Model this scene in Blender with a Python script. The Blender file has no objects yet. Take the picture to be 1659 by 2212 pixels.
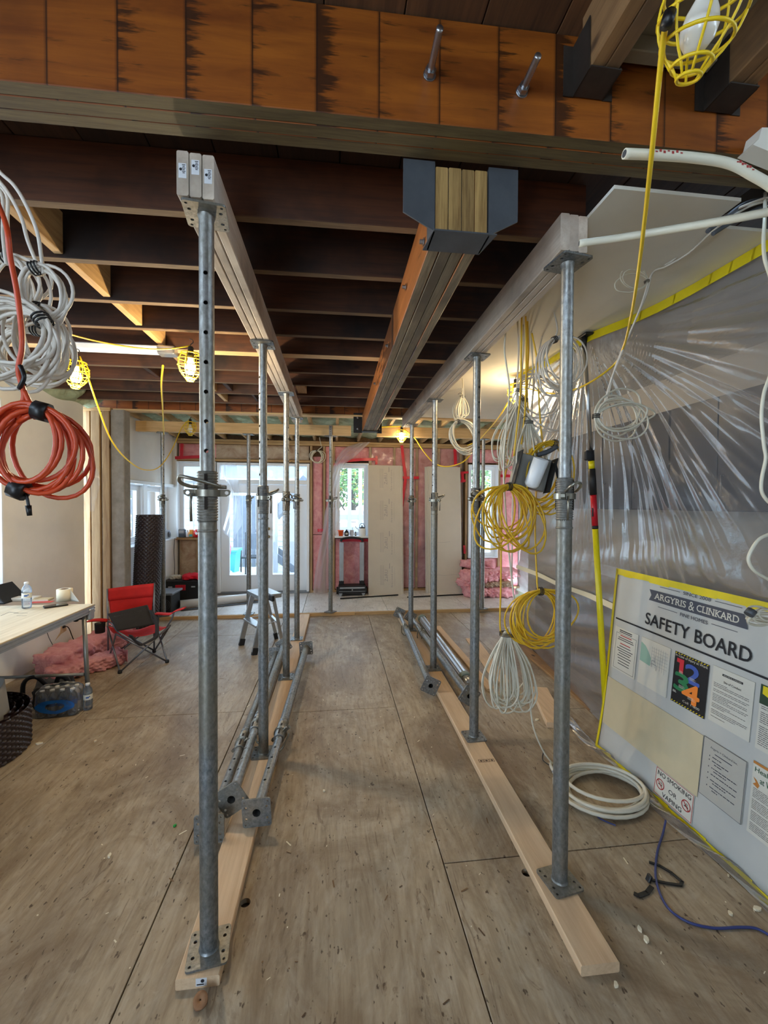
import bpy, math, random
from mathutils import Vector, Matrix
random.seed(7)
scn = bpy.context.scene
COL = scn.collection
pi = math.pi

# ---------------------------------------------------------------- camera, world, light, exposure
F, IW, IH, CZ = 900.0, 1659, 2212, 1.6
YAW, PITCH, ROLL = math.atan(107.5 / F), math.atan(17.5 / F), 0.0045
CAMROT = (Matrix.Rotation(-YAW, 3, 'Z') @ Matrix.Rotation(pi / 2 - PITCH, 3, 'X') @ Matrix.Rotation(ROLL, 3, 'Z'))
cd = bpy.data.cameras.new('camera')
cd.sensor_fit = 'HORIZONTAL'; cd.sensor_width = 36.0; cd.lens = 36.0 * F / IW
cd.clip_start = 0.02; cd.clip_end = 200
cam = bpy.data.objects.new('camera', cd); COL.objects.link(cam)
cam.matrix_world = Matrix.Translation((0, 0, CZ)) @ CAMROT.to_4x4()
scn.camera = cam

world = bpy.data.worlds.new('world'); scn.world = world; world.use_nodes = True
wn = world.node_tree.nodes; wl = world.node_tree.links
for n in list(wn): wn.remove(n)
wo = wn.new('ShaderNodeOutputWorld'); bg = wn.new('ShaderNodeBackground')
wtc = wn.new('ShaderNodeTexCoord'); wsep = wn.new('ShaderNodeSeparateXYZ'); wr = wn.new('ShaderNodeValToRGB')
wl.new(wtc.outputs['Generated'], wsep.inputs[0]); wl.new(wsep.outputs['Z'], wr.inputs[0])
wr.color_ramp.elements[0].position = 0.0; wr.color_ramp.elements[0].color = (0.66, 0.83, 1.0, 1)
wr.color_ramp.elements[1].position = 0.7; wr.color_ramp.elements[1].color = (0.52, 0.74, 1.0, 1)
wl.new(wr.outputs[0], bg.inputs[0]); bg.inputs[1].default_value = 6.4
wl.new(bg.outputs[0], wo.inputs[0])

scn.view_settings.view_transform = 'Standard'; scn.view_settings.look = 'None'
scn.view_settings.gamma = 1.0; scn.view_settings.use_curve_mapping = False
scn.view_settings.exposure = 0.80
scn.cycles.max_bounces = 9; scn.cycles.diffuse_bounces = 5; scn.cycles.glossy_bounces = 3
scn.cycles.transparent_max_bounces = 24; scn.cycles.transmission_bounces = 4
scn.cycles.caustics_reflective = False; scn.cycles.caustics_refractive = False
scn.cycles.sample_clamp_indirect = 6.0
scn.cycles.use_denoising = True

def portal(loc, rot, sx, sy):                       # sampling guide for the daylight of an opening
    l = bpy.data.lights.new('daylight_portal', 'AREA'); l.shape = 'RECTANGLE'; l.size = sx; l.size_y = sy
    l.cycles.is_portal = True
    o = bpy.data.objects.new('daylight_portal', l); o.location = loc; o.rotation_euler = rot; COL.objects.link(o)
portal((-2.3, -3.0, 1.35), (pi / 2, 0, 0), 1.4, 2.6)            # made-up open end behind the camera
portal((-3.05, 3.1, 1.66), (0, -pi / 2, 0), 1.7, 1.8)           # window in the left wall
portal((-1.3, 7.6, 1.2), (-pi / 2, 0, 0), 2.4, 2.3)             # patio door
portal((0.3, 7.6, 1.7), (-pi / 2, 0, 0), 0.6, 1.3)

# ---------------------------------------------------------------- pixel rays onto real planes (measuring)
def ray(px, py):
    return CAMROT @ Vector(((px - IW / 2) / F, -(py - IH / 2) / F, -1.0))
def at(px, py, x=None, y=None, z=None):
    d = ray(px, py)
    t = x / d.x if x is not None else y / d.y if y is not None else (z - CZ) / d.z
    return Vector((0, 0, CZ)) + d * t

# ---------------------------------------------------------------- mesh builder
def frame(d, up=(0, 0, 1)):                               # a, b with a x b = d; b leans towards up
    d = Vector(d).normalized(); u = Vector(up)
    if abs(d.dot(u.normalized())) > 0.999: u = Vector((0, 1, 0))
    a = u.cross(d).normalized(); return a, d.cross(a).normalized()
class MB:
    def __init__(s): s.v = []; s.f = []; s.m = []; s.sm = []
    def add(s, vs, fs, mi=0, smooth=False):
        b = len(s.v); s.v += [tuple(v) for v in vs]
        for f in fs: s.f.append([b + i for i in f]); s.m.append(mi); s.sm.append(smooth)
        return s
    def box(s, c, d, mi=0, rot=None, ch=0.0):
        x, y, z = d[0] / 2, d[1] / 2, d[2] / 2
        if ch <= 0:
            vs = [Vector((sx * x, sy * y, sz * z)) for sx in (-1, 1) for sy in (-1, 1) for sz in (-1, 1)]
            fs = [(0, 1, 3, 2), (4, 6, 7, 5), (0, 4, 5, 1), (2, 3, 7, 6), (0, 2, 6, 4), (1, 5, 7, 3)]
        else:
            vs, fs, idx = [], [], {}
            for sx in (-1, 1):
                for sy in (-1, 1):
                    for sz in (-1, 1):
                        for a in range(3):
                            k = [ch, ch, ch]; k[a] = 0
                            idx[(sx, sy, sz, a)] = len(vs); vs.append(Vector((sx * (x - k[0]), sy * (y - k[1]), sz * (z - k[2]))))
            S = (-1, 1)
            for q in S:
                fs.append([idx[(q, a, b, 0)] for a, b in ((-1, -1), (1, -1), (1, 1), (-1, 1))][::q])
                fs.append([idx[(a, q, b, 1)] for a, b in ((-1, -1), (1, -1), (1, 1), (-1, 1))][::-q])
                fs.append([idx[(a, b, q, 2)] for a, b in ((-1, -1), (1, -1), (1, 1), (-1, 1))][::q])
            for a in S:
                for b in S:
                    fs.append([idx[(a, b, -1, 0)], idx[(a, b, 1, 0)], idx[(a, b, 1, 1)], idx[(a, b, -1, 1)]])
                    fs.append([idx[(a, -1, b, 0)], idx[(a, 1, b, 0)], idx[(a, 1, b, 2)], idx[(a, -1, b, 2)]])
                    fs.append([idx[(-1, a, b, 1)], idx[(1, a, b, 1)], idx[(1, a, b, 2)], idx[(-1, a, b, 2)]])
                    for e in S: fs.append([idx[(a, b, e, k)] for k in range(3)])
        if rot is not None: vs = [rot @ v for v in vs]
        c = Vector(c); return s.add([v + c for v in vs], fs, mi)
    def bar(s, p0, p1, w, h, up=(0, 0, 1), mi=0, ch=0.003, mb=None):     # lumber: w across, h along up, chamfered long edges
        p0, p1 = Vector(p0), Vector(p1); a, b = frame(p1 - p0, up); w /= 2; h /= 2
        pr = [(-w + ch, -h), (w - ch, -h), (w, -h + ch), (w, h - ch), (w - ch, h), (-w + ch, h), (-w, h - ch), (-w, -h + ch)]
        vs = [p + a * x + b * y for p in (p0, p1) for x, y in pr]
        fs = [(i, (i + 1) % 8, (i + 1) % 8 + 8, i + 8) for i in range(8)]
        s.add(vs, [fs[0]], mi if mb is None else mb); b0 = len(s.v) - 16
        for f in fs[1:]: s.f.append([b0 + i for i in f]); s.m.append(mi); s.sm.append(False)
        for f in (tuple(range(7, -1, -1)), tuple(range(8, 16))): s.f.append([b0 + i for i in f]); s.m.append(mi); s.sm.append(False)
        return s
    def cyl(s, p0, p1, r0, r1=None, n=16, mi=0, caps=True, smooth=True):
        p0, p1 = Vector(p0), Vector(p1); r1 = r0 if r1 is None else r1; a, b = frame(p1 - p0)
        vs = [p + (a * math.cos(2 * pi * i / n) + b * math.sin(2 * pi * i / n)) * r for p, r in ((p0, r0), (p1, r1)) for i in range(n)]
        s.add(vs, [(i, (i + 1) % n, (i + 1) % n + n, i + n) for i in range(n)], mi, smooth)
        if caps:
            b0 = len(s.v) - 2 * n
            for f in (range(n - 1, -1, -1), range(n, 2 * n)): s.f.append([b0 + i for i in f]); s.m.append(mi); s.sm.append(False)
        return s
    def lathe(s, prof, o=(0, 0, 0), axis=(0, 0, 1), n=20, mi=0, smooth=True, caps=True):
        o = Vector(o); d = Vector(axis).normalized(); a, b = frame(d)
        vs = [o + d * z + (a * math.cos(2 * pi * i / n) + b * math.sin(2 * pi * i / n)) * r for r, z in prof for i in range(n)]
        fs = [(k * n + i, k * n + (i + 1) % n, (k + 1) * n + (i + 1) % n, (k + 1) * n + i) for k in range(len(prof) - 1) for i in range(n)]
        s.add(vs, fs, mi, smooth)
        if caps:
            b0 = len(s.v) - len(vs)
            for k, rev in ((0, True), (len(prof) - 1, False)):
                if prof[k][0] > 1e-5:
                    f = [b0 + k * n + i for i in range(n)]; s.f.append(f[::-1] if rev else f); s.m.append(mi); s.sm.append(False)
        return s
    def tube(s, pts, r, n=6, closed=False, mi=0):
        pts = [Vector(p) for p in pts]; N = len(pts); vs = []; ref = None
        for i, p in enumerate(pts):
            t = (pts[(i + 1) % N] - pts[i - 1]) if closed else (pts[min(i + 1, N - 1)] - pts[max(i - 1, 0)])
            if t.length < 1e-9: t = Vector((0, 0, 1))
            t.normalize()
            if ref is None: ref = frame(t)[0]
            ref = ref - t * ref.dot(t)
            if ref.length < 1e-6: ref = frame(t)[0]
            ref.normalize(); q = t.cross(ref); rr = r(i / (N - 1)) if callable(r) else r
            vs += [p + (ref * math.cos(2 * pi * k / n) + q * math.sin(2 * pi * k / n)) * rr for k in range(n)]
        fs = [(i * n + k, i * n + (k + 1) % n, ((i + 1) % N) * n + (k + 1) % n, ((i + 1) % N) * n + k)
              for i in range(N if closed else N - 1) for k in range(n)]
        s.add(vs, fs, mi, True)
        if not closed:
            b0 = len(s.v) - len(vs)
            for f in (range(n - 1, -1, -1), range((N - 1) * n, N * n)): s.f.append([b0 + i for i in f]); s.m.append(mi); s.sm.append(False)
        return s
    def prism(s, poly, o, ax, ay, d, mi=0):              # 2-D outline in the (ax, ay) plane extruded by vector d
        o, ax, ay, d = map(Vector, (o, ax, ay, d)); n = len(poly)
        vs = [o + ax * x + ay * y for x, y in poly]; vs += [v + d for v in vs]
        return s.add(vs, [tuple(range(n - 1, -1, -1)), tuple(range(n, 2 * n))] + [(i, (i + 1) % n, (i + 1) % n + n, i + n) for i in range(n)], mi)
    def grid(s, fn, nu, nv, mi=0, smooth=True):
        vs = [fn(i / nu, j / nv) for j in range(nv + 1) for i in range(nu + 1)]
        return s.add(vs, [(j * (nu + 1) + i, j * (nu + 1) + i + 1, (j + 1) * (nu + 1) + i + 1, (j + 1) * (nu + 1) + i) for j in range(nv) for i in range(nu)], mi, smooth)
    def sheet(s, fn, nu, nv, t, mi=0, smooth=True):       # a grid with real thickness t (fn gives point, normal)
        top, bot = [], []
        for j in range(nv + 1):
            for i in range(nu + 1):
                p, q = fn(i / nu, j / nv); p = Vector(p); q = Vector(q).normalized() * t / 2; top.append(p + q); bot.append(p - q)
        W = nu + 1; N = len(top); fs = []
        for j in range(nv):
            for i in range(nu):
                a = j * W + i; fs += [(a, a + 1, a + 1 + W, a + W), (N + a + W, N + a + 1 + W, N + a + 1, N + a)]
        for i in range(nu): fs += [(i + 1, i, N + i, N + i + 1), (nv * W + i, nv * W + i + 1, N + nv * W + i + 1, N + nv * W + i)]
        for j in range(nv): fs += [(j * W, (j + 1) * W, N + (j + 1) * W, N + j * W), ((j + 1) * W + nu, j * W + nu, N + j * W + nu, N + (j + 1) * W + nu)]
        return s.add(top + bot, fs, mi, smooth)
    def rings(s, rs, mi=0, smooth=True, caps=True, closed=True):
        n = len(rs[0]); vs = [p for r in rs for p in r]
        fs = [(k * n + i, k * n + (i + 1) % n, (k + 1) * n + (i + 1) % n, (k + 1) * n + i) for k in range(len(rs) - 1) for i in range(n if closed else n - 1)]
        if caps: fs += [tuple(range(n - 1, -1, -1)), tuple(range((len(rs) - 1) * n, len(rs) * n))]
        return s.add(vs, fs, mi, smooth)

def mesh_of(name, m, mats, off=Vector((0, 0, 0))):
    me = bpy.data.meshes.new(name)
    me.from_pydata([(v[0] - off.x, v[1] - off.y, v[2] - off.z) for v in m.v], [], m.f)
    for mt in (mats if isinstance(mats, (list, tuple)) else [mats]): me.materials.append(mt)
    me.polygons.foreach_set('material_index', m.m); me.polygons.foreach_set('use_smooth', m.sm); me.update()
    return me
def wloc(o):
    v = Vector(o.location)
    while o.parent: o = o.parent; v = v + o.location
    return v
def obj(name, m, mats, parent=None, loc=None, label=None, cat=None, group=None, kind=None):
    if parent is not None: off = wloc(parent)
    elif loc is not None: off = Vector(loc)
    else:
        xs = [v[0] for v in m.v]; ys = [v[1] for v in m.v]; zs = [v[2] for v in m.v]
        off = Vector(((min(xs) + max(xs)) / 2, (min(ys) + max(ys)) / 2, min(zs)))
    o = bpy.data.objects.new(name, mesh_of(name, m, mats, off)); COL.objects.link(o)
    if parent is not None: o.parent = parent
    else: o.location = off
    tag(o, label, cat, group, kind); return o
def tag(o, label=None, cat=None, group=None, kind=None):
    for k, v in (('label', label), ('category', cat), ('group', group), ('kind', kind)):
        if v: o[k] = v
    return o
def thing(name, label=None, cat=None, loc=(0, 0, 0), group=None, kind=None, rz=0.0):
    o = bpy.data.objects.new(name, None); o.empty_display_size = 0.05; COL.objects.link(o)
    o.location = loc; o.rotation_euler = (0, 0, rz); return tag(o, label, cat, group, kind)
def dup(o, loc=None, rot=None, label=None, parent=None):
    c = o.copy(); COL.objects.link(c)
    if parent is not None: c.parent = parent
    if loc is not None: c.location = loc
    if rot is not None: c.rotation_euler = rot
    if label: c['label'] = label
    for ch in o.children: dup(ch, parent=c)
    return c
def cut(o, cutter, flat=True):                                       # real holes: boolean difference baked into the mesh
    c = bpy.data.objects.new('cutter', mesh_of('cutter', cutter, [o.data.materials[0]])); COL.objects.link(c)
    c.matrix_world = Matrix.Translation(wloc(o))
    md = o.modifiers.new('holes', 'BOOLEAN'); md.operation = 'DIFFERENCE'; md.object = c; md.solver = 'EXACT'
    bpy.context.view_layer.update()
    dg = bpy.context.evaluated_depsgraph_get(); me = bpy.data.meshes.new_from_object(o.evaluated_get(dg), depsgraph=dg)
    o.modifiers.clear(); o.data = me
    if flat:
        me.polygons.foreach_set('use_smooth', [True] * len(me.polygons)); me.set_sharp_from_angle(angle=0.55)
    bpy.data.objects.remove(c)
def smooth_path(pts, k=6):                                # Catmull-Rom through the points
    P = [Vector(p) for p in pts]; P = [2 * P[0] - P[1]] + P + [2 * P[-1] - P[-2]]; out = []
    for i in range(1, len(P) - 2):
        for j in range(k):
            t = j / k; a, b, c, d = P[i - 1:i + 3]
            out.append(0.5 * ((2 * b) + (c - a) * t + (2 * a - 5 * b + 4 * c - d) * t * t + (3 * b - a - 3 * c + d) * t ** 3))
    return out + [P[-2]]

# ---------------------------------------------------------------- materials
def lin(c):
    f = lambda v: v / 12.92 if v <= 0.04045 else ((v + 0.055) / 1.055) ** 2.4
    return (f(c[0] / 255), f(c[1] / 255), f(c[2] / 255), 1)
def newmat(name):
    m = bpy.data.materials.new(name); m.use_nodes = True; nt = m.node_tree
    return m, nt, nt.nodes['Principled BSDF'], nt.nodes['Material Output']
def mapped(nt, scale, coord='Object', rnd=True):
    tc = nt.nodes.new('ShaderNodeTexCoord'); mp = nt.nodes.new('ShaderNodeMapping'); mp.inputs['Scale'].default_value = scale
    nt.links.new(tc.outputs[coord], mp.inputs['Vector'])
    if rnd:
        oi = nt.nodes.new('ShaderNodeObjectInfo'); mu = nt.nodes.new('ShaderNodeMath'); mu.operation = 'MULTIPLY'; mu.inputs[1].default_value = 37.0
        nt.links.new(oi.outputs['Random'], mu.inputs[0]); nt.links.new(mu.outputs[0], mp.inputs['Location'])
    return mp.outputs[0]
def noise(nt, vec, scale, detail=5, rough=0.6, dist=0.0):
    n = nt.nodes.new('ShaderNodeTexNoise'); n.inputs['Scale'].default_value = scale; n.inputs['Detail'].default_value = detail
    n.inputs['Roughness'].default_value = rough; n.inputs['Distortion'].default_value = dist
    nt.links.new(vec, n.inputs['Vector']); return n.outputs['Fac']
def ramp(nt, fac, stops):
    r = nt.nodes.new('ShaderNodeValToRGB'); e = r.color_ramp.elements
    while len(e) < len(stops): e.new(0.5)
    for q, (p, c) in zip(e, stops): q.position = p; q.color = c if len(c) == 4 else lin(c)
    nt.links.new(fac, r.inputs[0]); return r.outputs[0]
def mixc(nt, fac, a, b, mode='MIX'):
    n = nt.nodes.new('ShaderNodeMix'); n.data_type = 'RGBA'; n.blend_type = mode
    if isinstance(fac, (int, float)): n.inputs[0].default_value = fac
    else: nt.links.new(fac, n.inputs[0])
    for i, v in ((6, a), (7, b)):
        if isinstance(v, tuple): n.inputs[i].default_value = v
        else: nt.links.new(v, n.inputs[i])
    return n.outputs[2]
def bump(nt, b, h, st, dist=0.002):
    n = nt.nodes.new('ShaderNodeBump'); n.inputs['Strength'].default_value = st; n.inputs['Distance'].default_value = dist
    nt.links.new(h, n.inputs['Height']); nt.links.new(n.outputs[0], b.inputs['Normal'])
def plain(name, c, rough=0.5, metal=0.0, var=0.0, vs=8.0, bmp=0.0, spec=None, trans=0.0):
    m, nt, b, o = newmat(name); c = lin(c); b.inputs['Roughness'].default_value = rough; b.inputs['Metallic'].default_value = metal
    if spec is not None: b.inputs['Specular IOR Level'].default_value = spec
    if trans: b.inputs['Transmission Weight'].default_value = trans
    b.inputs['Base Color'].default_value = c
    if var or bmp:
        f = noise(nt, mapped(nt, (1, 1, 1)), vs, 6)
        if var:
            d = tuple(v * (1 - var) for v in c[:3]) + (1,); l = tuple(min(1, v * (1 + var * 0.6)) for v in c[:3]) + (1,)
            nt.links.new(ramp(nt, f, [(0.3, d), (0.7, l)]), b.inputs['Base Color'])
        if bmp: bump(nt, b, f, bmp, 0.004)
    return m
def wood(name, c0, c1, axis='Y', sc=9.0, rough=0.65, stain=None, bright=0.25, st=0.25, knots=True):
    m, nt, b, o = newmat(name); k = {'X': (0.06, 1, 1), 'Y': (1, 0.06, 1), 'Z': (1, 1, 0.06)}[axis]
    v = mapped(nt, k); f = noise(nt, v, sc * 2.2, 6, 0.62, 1.1); c = ramp(nt, f, [(0.3, c1), (0.62, c0)])
    f2 = noise(nt, v, sc * 11, 3, 0.6); c = mixc(nt, 0.35, c, ramp(nt, f2, [(0.35, c1), (0.6, c0)]), 'MULTIPLY' if False else 'MIX')
    big = noise(nt, mapped(nt, (1, 1, 1)), 2.2, 4)
    if stain: c = mixc(nt, ramp(nt, big, [(0.48, (0, 0, 0, 1)), (0.68, (1, 1, 1, 1))]), c, lin(stain))
    if knots:
        vo = nt.nodes.new('ShaderNodeTexVoronoi'); vo.inputs['Scale'].default_value = 3.2
        kk = {'X': (0.55, 1, 1), 'Y': (1, 0.55, 1), 'Z': (1, 1, 0.55)}[axis]
        nt.links.new(mapped(nt, kk), vo.inputs['Vector'])
        c = mixc(nt, ramp(nt, vo.outputs['Distance'], [(0.03, (1, 1, 1, 1)), (0.07, (0, 0, 0, 1))]), c, tuple(x * 0.35 for x in lin(c1)[:3]) + (1,))
    oi = nt.nodes.new('ShaderNodeObjectInfo')
    c = mixc(nt, ramp(nt, oi.outputs['Random'], [(0, (1 - bright,) * 3 + (1,)), (1, (1.0,) * 3 + (1,))]), (0, 0, 0, 1), c) if False else c
    hv = nt.nodes.new('ShaderNodeHueSaturation'); nt.links.new(c, hv.inputs['Color'])
    mr = nt.nodes.new('ShaderNodeMapRange'); mr.inputs[3].default_value = 1 - bright; mr.inputs[4].default_value = 1 + bright * 0.4
    nt.links.new(oi.outputs['Random'], mr.inputs[0]); nt.links.new(mr.outputs[0], hv.inputs['Value'])
    nt.links.new(hv.outputs[0], b.inputs['Base Color']); b.inputs['Roughness'].default_value = rough
    bump(nt, b, f2, st, 0.0015); return m
def emit(name, c, s):
    m, nt, b, o = newmat(name); e = nt.nodes.new('ShaderNodeEmission'); e.inputs[0].default_value = lin(c); e.inputs[1].default_value = s
    nt.links.new(e.outputs[0], o.inputs[0]); return m
def film(name, c, op, rough=0.25, edge=0.6, gl=0.5, bsc=0.0, transl=0.5):   # clear or milky sheet: transparent + scattering + gloss
    m, nt, b, o = newmat(name); N = nt.nodes.new; L = nt.links.new
    t = N('ShaderNodeBsdfTransparent'); d = N('ShaderNodeBsdfDiffuse'); tr = N('ShaderNodeBsdfTranslucent'); g = N('ShaderNodeBsdfGlossy')
    d.inputs[0].default_value = lin(c); tr.inputs[0].default_value = lin(c); g.inputs['Roughness'].default_value = rough
    a = N('ShaderNodeMixShader'); a.inputs[0].default_value = transl; L(d.outputs[0], a.inputs[1]); L(tr.outputs[0], a.inputs[2])
    lw = N('ShaderNodeLayerWeight'); lw.inputs[0].default_value = 0.35
    mr = N('ShaderNodeMapRange'); mr.inputs[3].default_value = op; mr.inputs[4].default_value = min(1, op + edge); L(lw.outputs['Facing'], mr.inputs[0])
    b1 = N('ShaderNodeMixShader'); L(mr.outputs[0], b1.inputs[0]); L(t.outputs[0], b1.inputs[1]); L(a.outputs[0], b1.inputs[2])
    fr = N('ShaderNodeFresnel'); fr.inputs[0].default_value = 1.35
    mu = N('ShaderNodeMath'); mu.operation = 'MULTIPLY'; mu.inputs[1].default_value = gl; L(fr.outputs[0], mu.inputs[0])
    e = N('ShaderNodeMixShader'); L(mu.outputs[0], e.inputs[0]); L(b1.outputs[0], e.inputs[1]); L(g.outputs[0], e.inputs[2]); L(e.outputs[0], o.inputs[0])
    if bsc:
        n = N('ShaderNodeBump'); n.inputs['Strength'].default_value = 0.5; n.inputs['Distance'].default_value = 0.01
        L(noise(nt, mapped(nt, (1, 1, 1)), bsc, 4), n.inputs['Height'])
        for q in (tr, g): L(n.outputs[0], q.inputs['Normal'])
    return m
# ================================================================ MATERIALS
M = {}
M['ply'] = None
def floor_mat(name, c0, c1, dirt, light, rough):
    m, nt, b, o = newmat(name); v = mapped(nt, (1, 0.10, 1)); L = nt.links.new
    f = noise(nt, v, 26, 7, 0.62, 1.6); c = ramp(nt, f, [(0.30, c1), (0.60, c0)])
    w = noise(nt, mapped(nt, (1, 0.35, 1)), 7, 6, 0.7, 2.5); c = mixc(nt, ramp(nt, w, [(0.45, (0, 0, 0, 1)), (0.75, (0.75,) * 3 + (1,))]), c, lin(light))
    d = noise(nt, mapped(nt, (1, 0.7, 1), 'Object', False), 1.7, 7, 0.7, 0.8); c = mixc(nt, ramp(nt, d, [(0.44, (0, 0, 0, 1)), (0.64, (0.85,) * 3 + (1,))]), c, lin(dirt))
    d2 = noise(nt, mapped(nt, (1, 0.6, 1), 'Object', False), 4.5, 7, 0.75, 0.5); c = mixc(nt, ramp(nt, d2, [(0.56, (0, 0, 0, 1)), (0.70, (0.6,) * 3 + (1,))]), c, lin(tuple(v * 0.82 for v in dirt)))
    d3 = noise(nt, mapped(nt, (1, 0.8, 1), 'Object', False), 9.0, 6, 0.8); c = mixc(nt, ramp(nt, d3, [(0.62, (0, 0, 0, 1)), (0.74, (0.45,) * 3 + (1,))]), c, lin(tuple(min(255, v * 1.08) for v in light)))
    s = noise(nt, mapped(nt, (1, 0.5, 1)), 60, 3, 0.5); c = mixc(nt, ramp(nt, s, [(0.66, (0, 0, 0, 1)), (0.72, (0.85,) * 3 + (1,))]), c, lin((62, 46, 32)))
    s2 = noise(nt, mapped(nt, (1, 0.2, 1)), 15, 3, 0.6, 3.0); c = mixc(nt, ramp(nt, s2, [(0.62, (0, 0, 0, 1)), (0.68, (0.45,) * 3 + (1,))]), c, lin((84, 62, 44)))
    L(c, b.inputs['Base Color']); b.inputs['Roughness'].default_value = rough; b.inputs['Specular IOR Level'].default_value = 0.4
    bump(nt, b, f, 0.35, 0.002); return m
M['ply'] = floor_mat('plywood_dusty', (172, 155, 130), (138, 121, 99), (116, 95, 72), (184, 172, 153), 0.48)
M['ply2'] = floor_mat('plywood_dusty_lit', (226, 224, 222), (208, 206, 202), (196, 192, 186), (234, 233, 230), 0.38)  # rear floor: dust and window light both put into the paler colour
M['gap'] = plain('dark_gap', (40, 32, 26), 0.9)
M['drywall'] = plain('drywall', (240, 239, 236), 0.85, var=0.05, vs=3)
M['drywallR'] = plain('drywall_ceiling', (222, 216, 202), 0.85, var=0.05, vs=4)
M['white'] = plain('white_paint', (240, 243, 246), 0.4)
M['stud'] = wood('stud_spruce', (196, 164, 120), (144, 108, 72), 'Z', 9)
M['platex'] = wood('plate_spruce', (206, 170, 118), (156, 114, 70), 'X', 9)
M['raft'] = wood('rafter_spruce', (200, 172, 128), (150, 116, 78), 'Y', 9)
M['newY'] = wood('new_lumber', (222, 208, 190), (186, 164, 142), 'Y', 6, stain=(160, 146, 132), bright=0.12)
M['newX'] = wood('new_lumber_across', (232, 196, 142), (198, 156, 104), 'X', 6, bright=0.12)
M['base'] = wood('base_board', (224, 194, 158), (198, 164, 128), 'Y', 7, bright=0.1)
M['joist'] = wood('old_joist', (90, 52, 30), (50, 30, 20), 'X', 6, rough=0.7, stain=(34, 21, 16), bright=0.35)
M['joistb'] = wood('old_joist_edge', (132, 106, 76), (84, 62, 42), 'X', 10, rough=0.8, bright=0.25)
M['plank'] = wood('old_subfloor', (72, 46, 28), (42, 27, 18), 'Y', 6, rough=0.8, bright=0.4)
M['pinkb'] = None
def batt(name, c0, c1, sc=7):
    m, nt, b, o = newmat(name); f = noise(nt, mapped(nt, (1, 1, 1)), sc, 7, 0.7, 0.8)
    nt.links.new(ramp(nt, f, [(0.3, c1), (0.65, c0)]), b.inputs['Base Color']); b.inputs['Roughness'].default_value = 0.95
    b.inputs['Specular IOR Level'].default_value = 0.1; bump(nt, b, noise(nt, mapped(nt, (1, 1, 1)), sc * 6, 5), 0.7, 0.01); return m
M['pink'] = batt('pink_batt', (236, 176, 176), (206, 126, 132))
M['kraft'] = batt('faced_batt', (206, 188, 166), (160, 128, 104), 4)
M['foam'] = batt('spray_foam', (196, 206, 176), (140, 152, 122), 6)
M['osb'] = plain('sheathing', (120, 92, 66), 0.9, var=0.3, vs=20)
M['redtape'] = plain('red_tape', (206, 24, 48), 0.35, var=0.2, vs=10)
M['glass'] = film('window_glass', (235, 245, 250), 0.03, 0.02, 0.06, 0.8)
M['poly'] = film('poly_sheet', (150, 150, 155), 0.38, 0.26, 0.42, 0.55, bsc=11, transl=0.45)
M['vapour'] = film('vapour_barrier', (235, 226, 222), 0.16, 0.2, 0.3, 1.3, bsc=14)
M['conc'] = plain('concrete', (148, 142, 134), 0.9, var=0.25, vs=9, bmp=0.3)

# ================================================================ SETTING
RT = -0.9 * pi / 180                                           # the cross timbers run slightly off square
def rx_(p, x0=0.0):                                            # rotate a point about (x0, y) pivot for the cross timbers
    return Vector((p[0], p[1] + (p[0] - x0) * math.tan(RT), p[2]))
LIP = 5.97
# ---- floors: plywood sheets on a dark deck
fl = thing('floor', kind='structure', loc=(0, 0, 0))
m = MB(); m.box((-0.1, 1.45, -0.05), (6.2, 9.0, 0.06)); obj('deck', m, M['gap'], fl)
cols = [(-3.1, -1.905), (-1.9, -0.685), (-0.68, 0.485), (0.49, 1.705), (1.71, 3.0)]
cuts = [[-3, -0.5, 1.95, 4.4, LIP], [-3, -1.6, 0.84, 3.28, 5.2, LIP], [-3, -1.66, 0.78, 3.22, 5.18, LIP], [-3, -0.66, 1.78, 4.22, LIP], [-3, 0.6, 3.04, 5.4, LIP]]
for (x0, x1), ys in zip(cols, cuts):
    for a, b in zip(ys, ys[1:]):
        m = MB(); m.box(((x0 + x1) / 2, (a + b) / 2, -0.01), (x1 - x0, b - a - 0.005, 0.02), ch=0.0015)
        obj('plywood_sheet', m, M['ply'], fl)
fl2 = thing('floor', kind='structure', loc=(0, 6.7, 0))
m = MB(); m.box((-0.1, 6.72, 0.0), (6.0, 1.46, 0.05)); obj('deck', m, M['gap'], fl2)
for x0, x1, a, b in ((-3.0, -1.65, 6.0, 7.5), (-1.645, -0.45, 6.0, 6.55), (-1.645, -0.45, 6.555, 7.5), (-0.445, 0.78, 6.0, 7.5), (0.785, 2.0, 6.0, 6.7), (0.785, 2.0, 6.705, 7.5), (2.005, 3.0, 6.0, 7.5)):
    m = MB(); m.box(((x0 + x1) / 2, (a + b) / 2, 0.035), (x1 - x0, b - a, 0.02), ch=0.0015); obj('plywood_sheet', m, M['ply2'], fl2)
for i, (a, b) in enumerate(((-2.9, 0.3), (0.304, 2.9))):
    m = MB(); m.bar((a, LIP + 0.012, 0.021), (b, LIP + 0.012, 0.021), 0.036, 0.042, ch=0.003); obj('trim_%d' % (i + 1), m, M['platex'], kind='structure')
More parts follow.
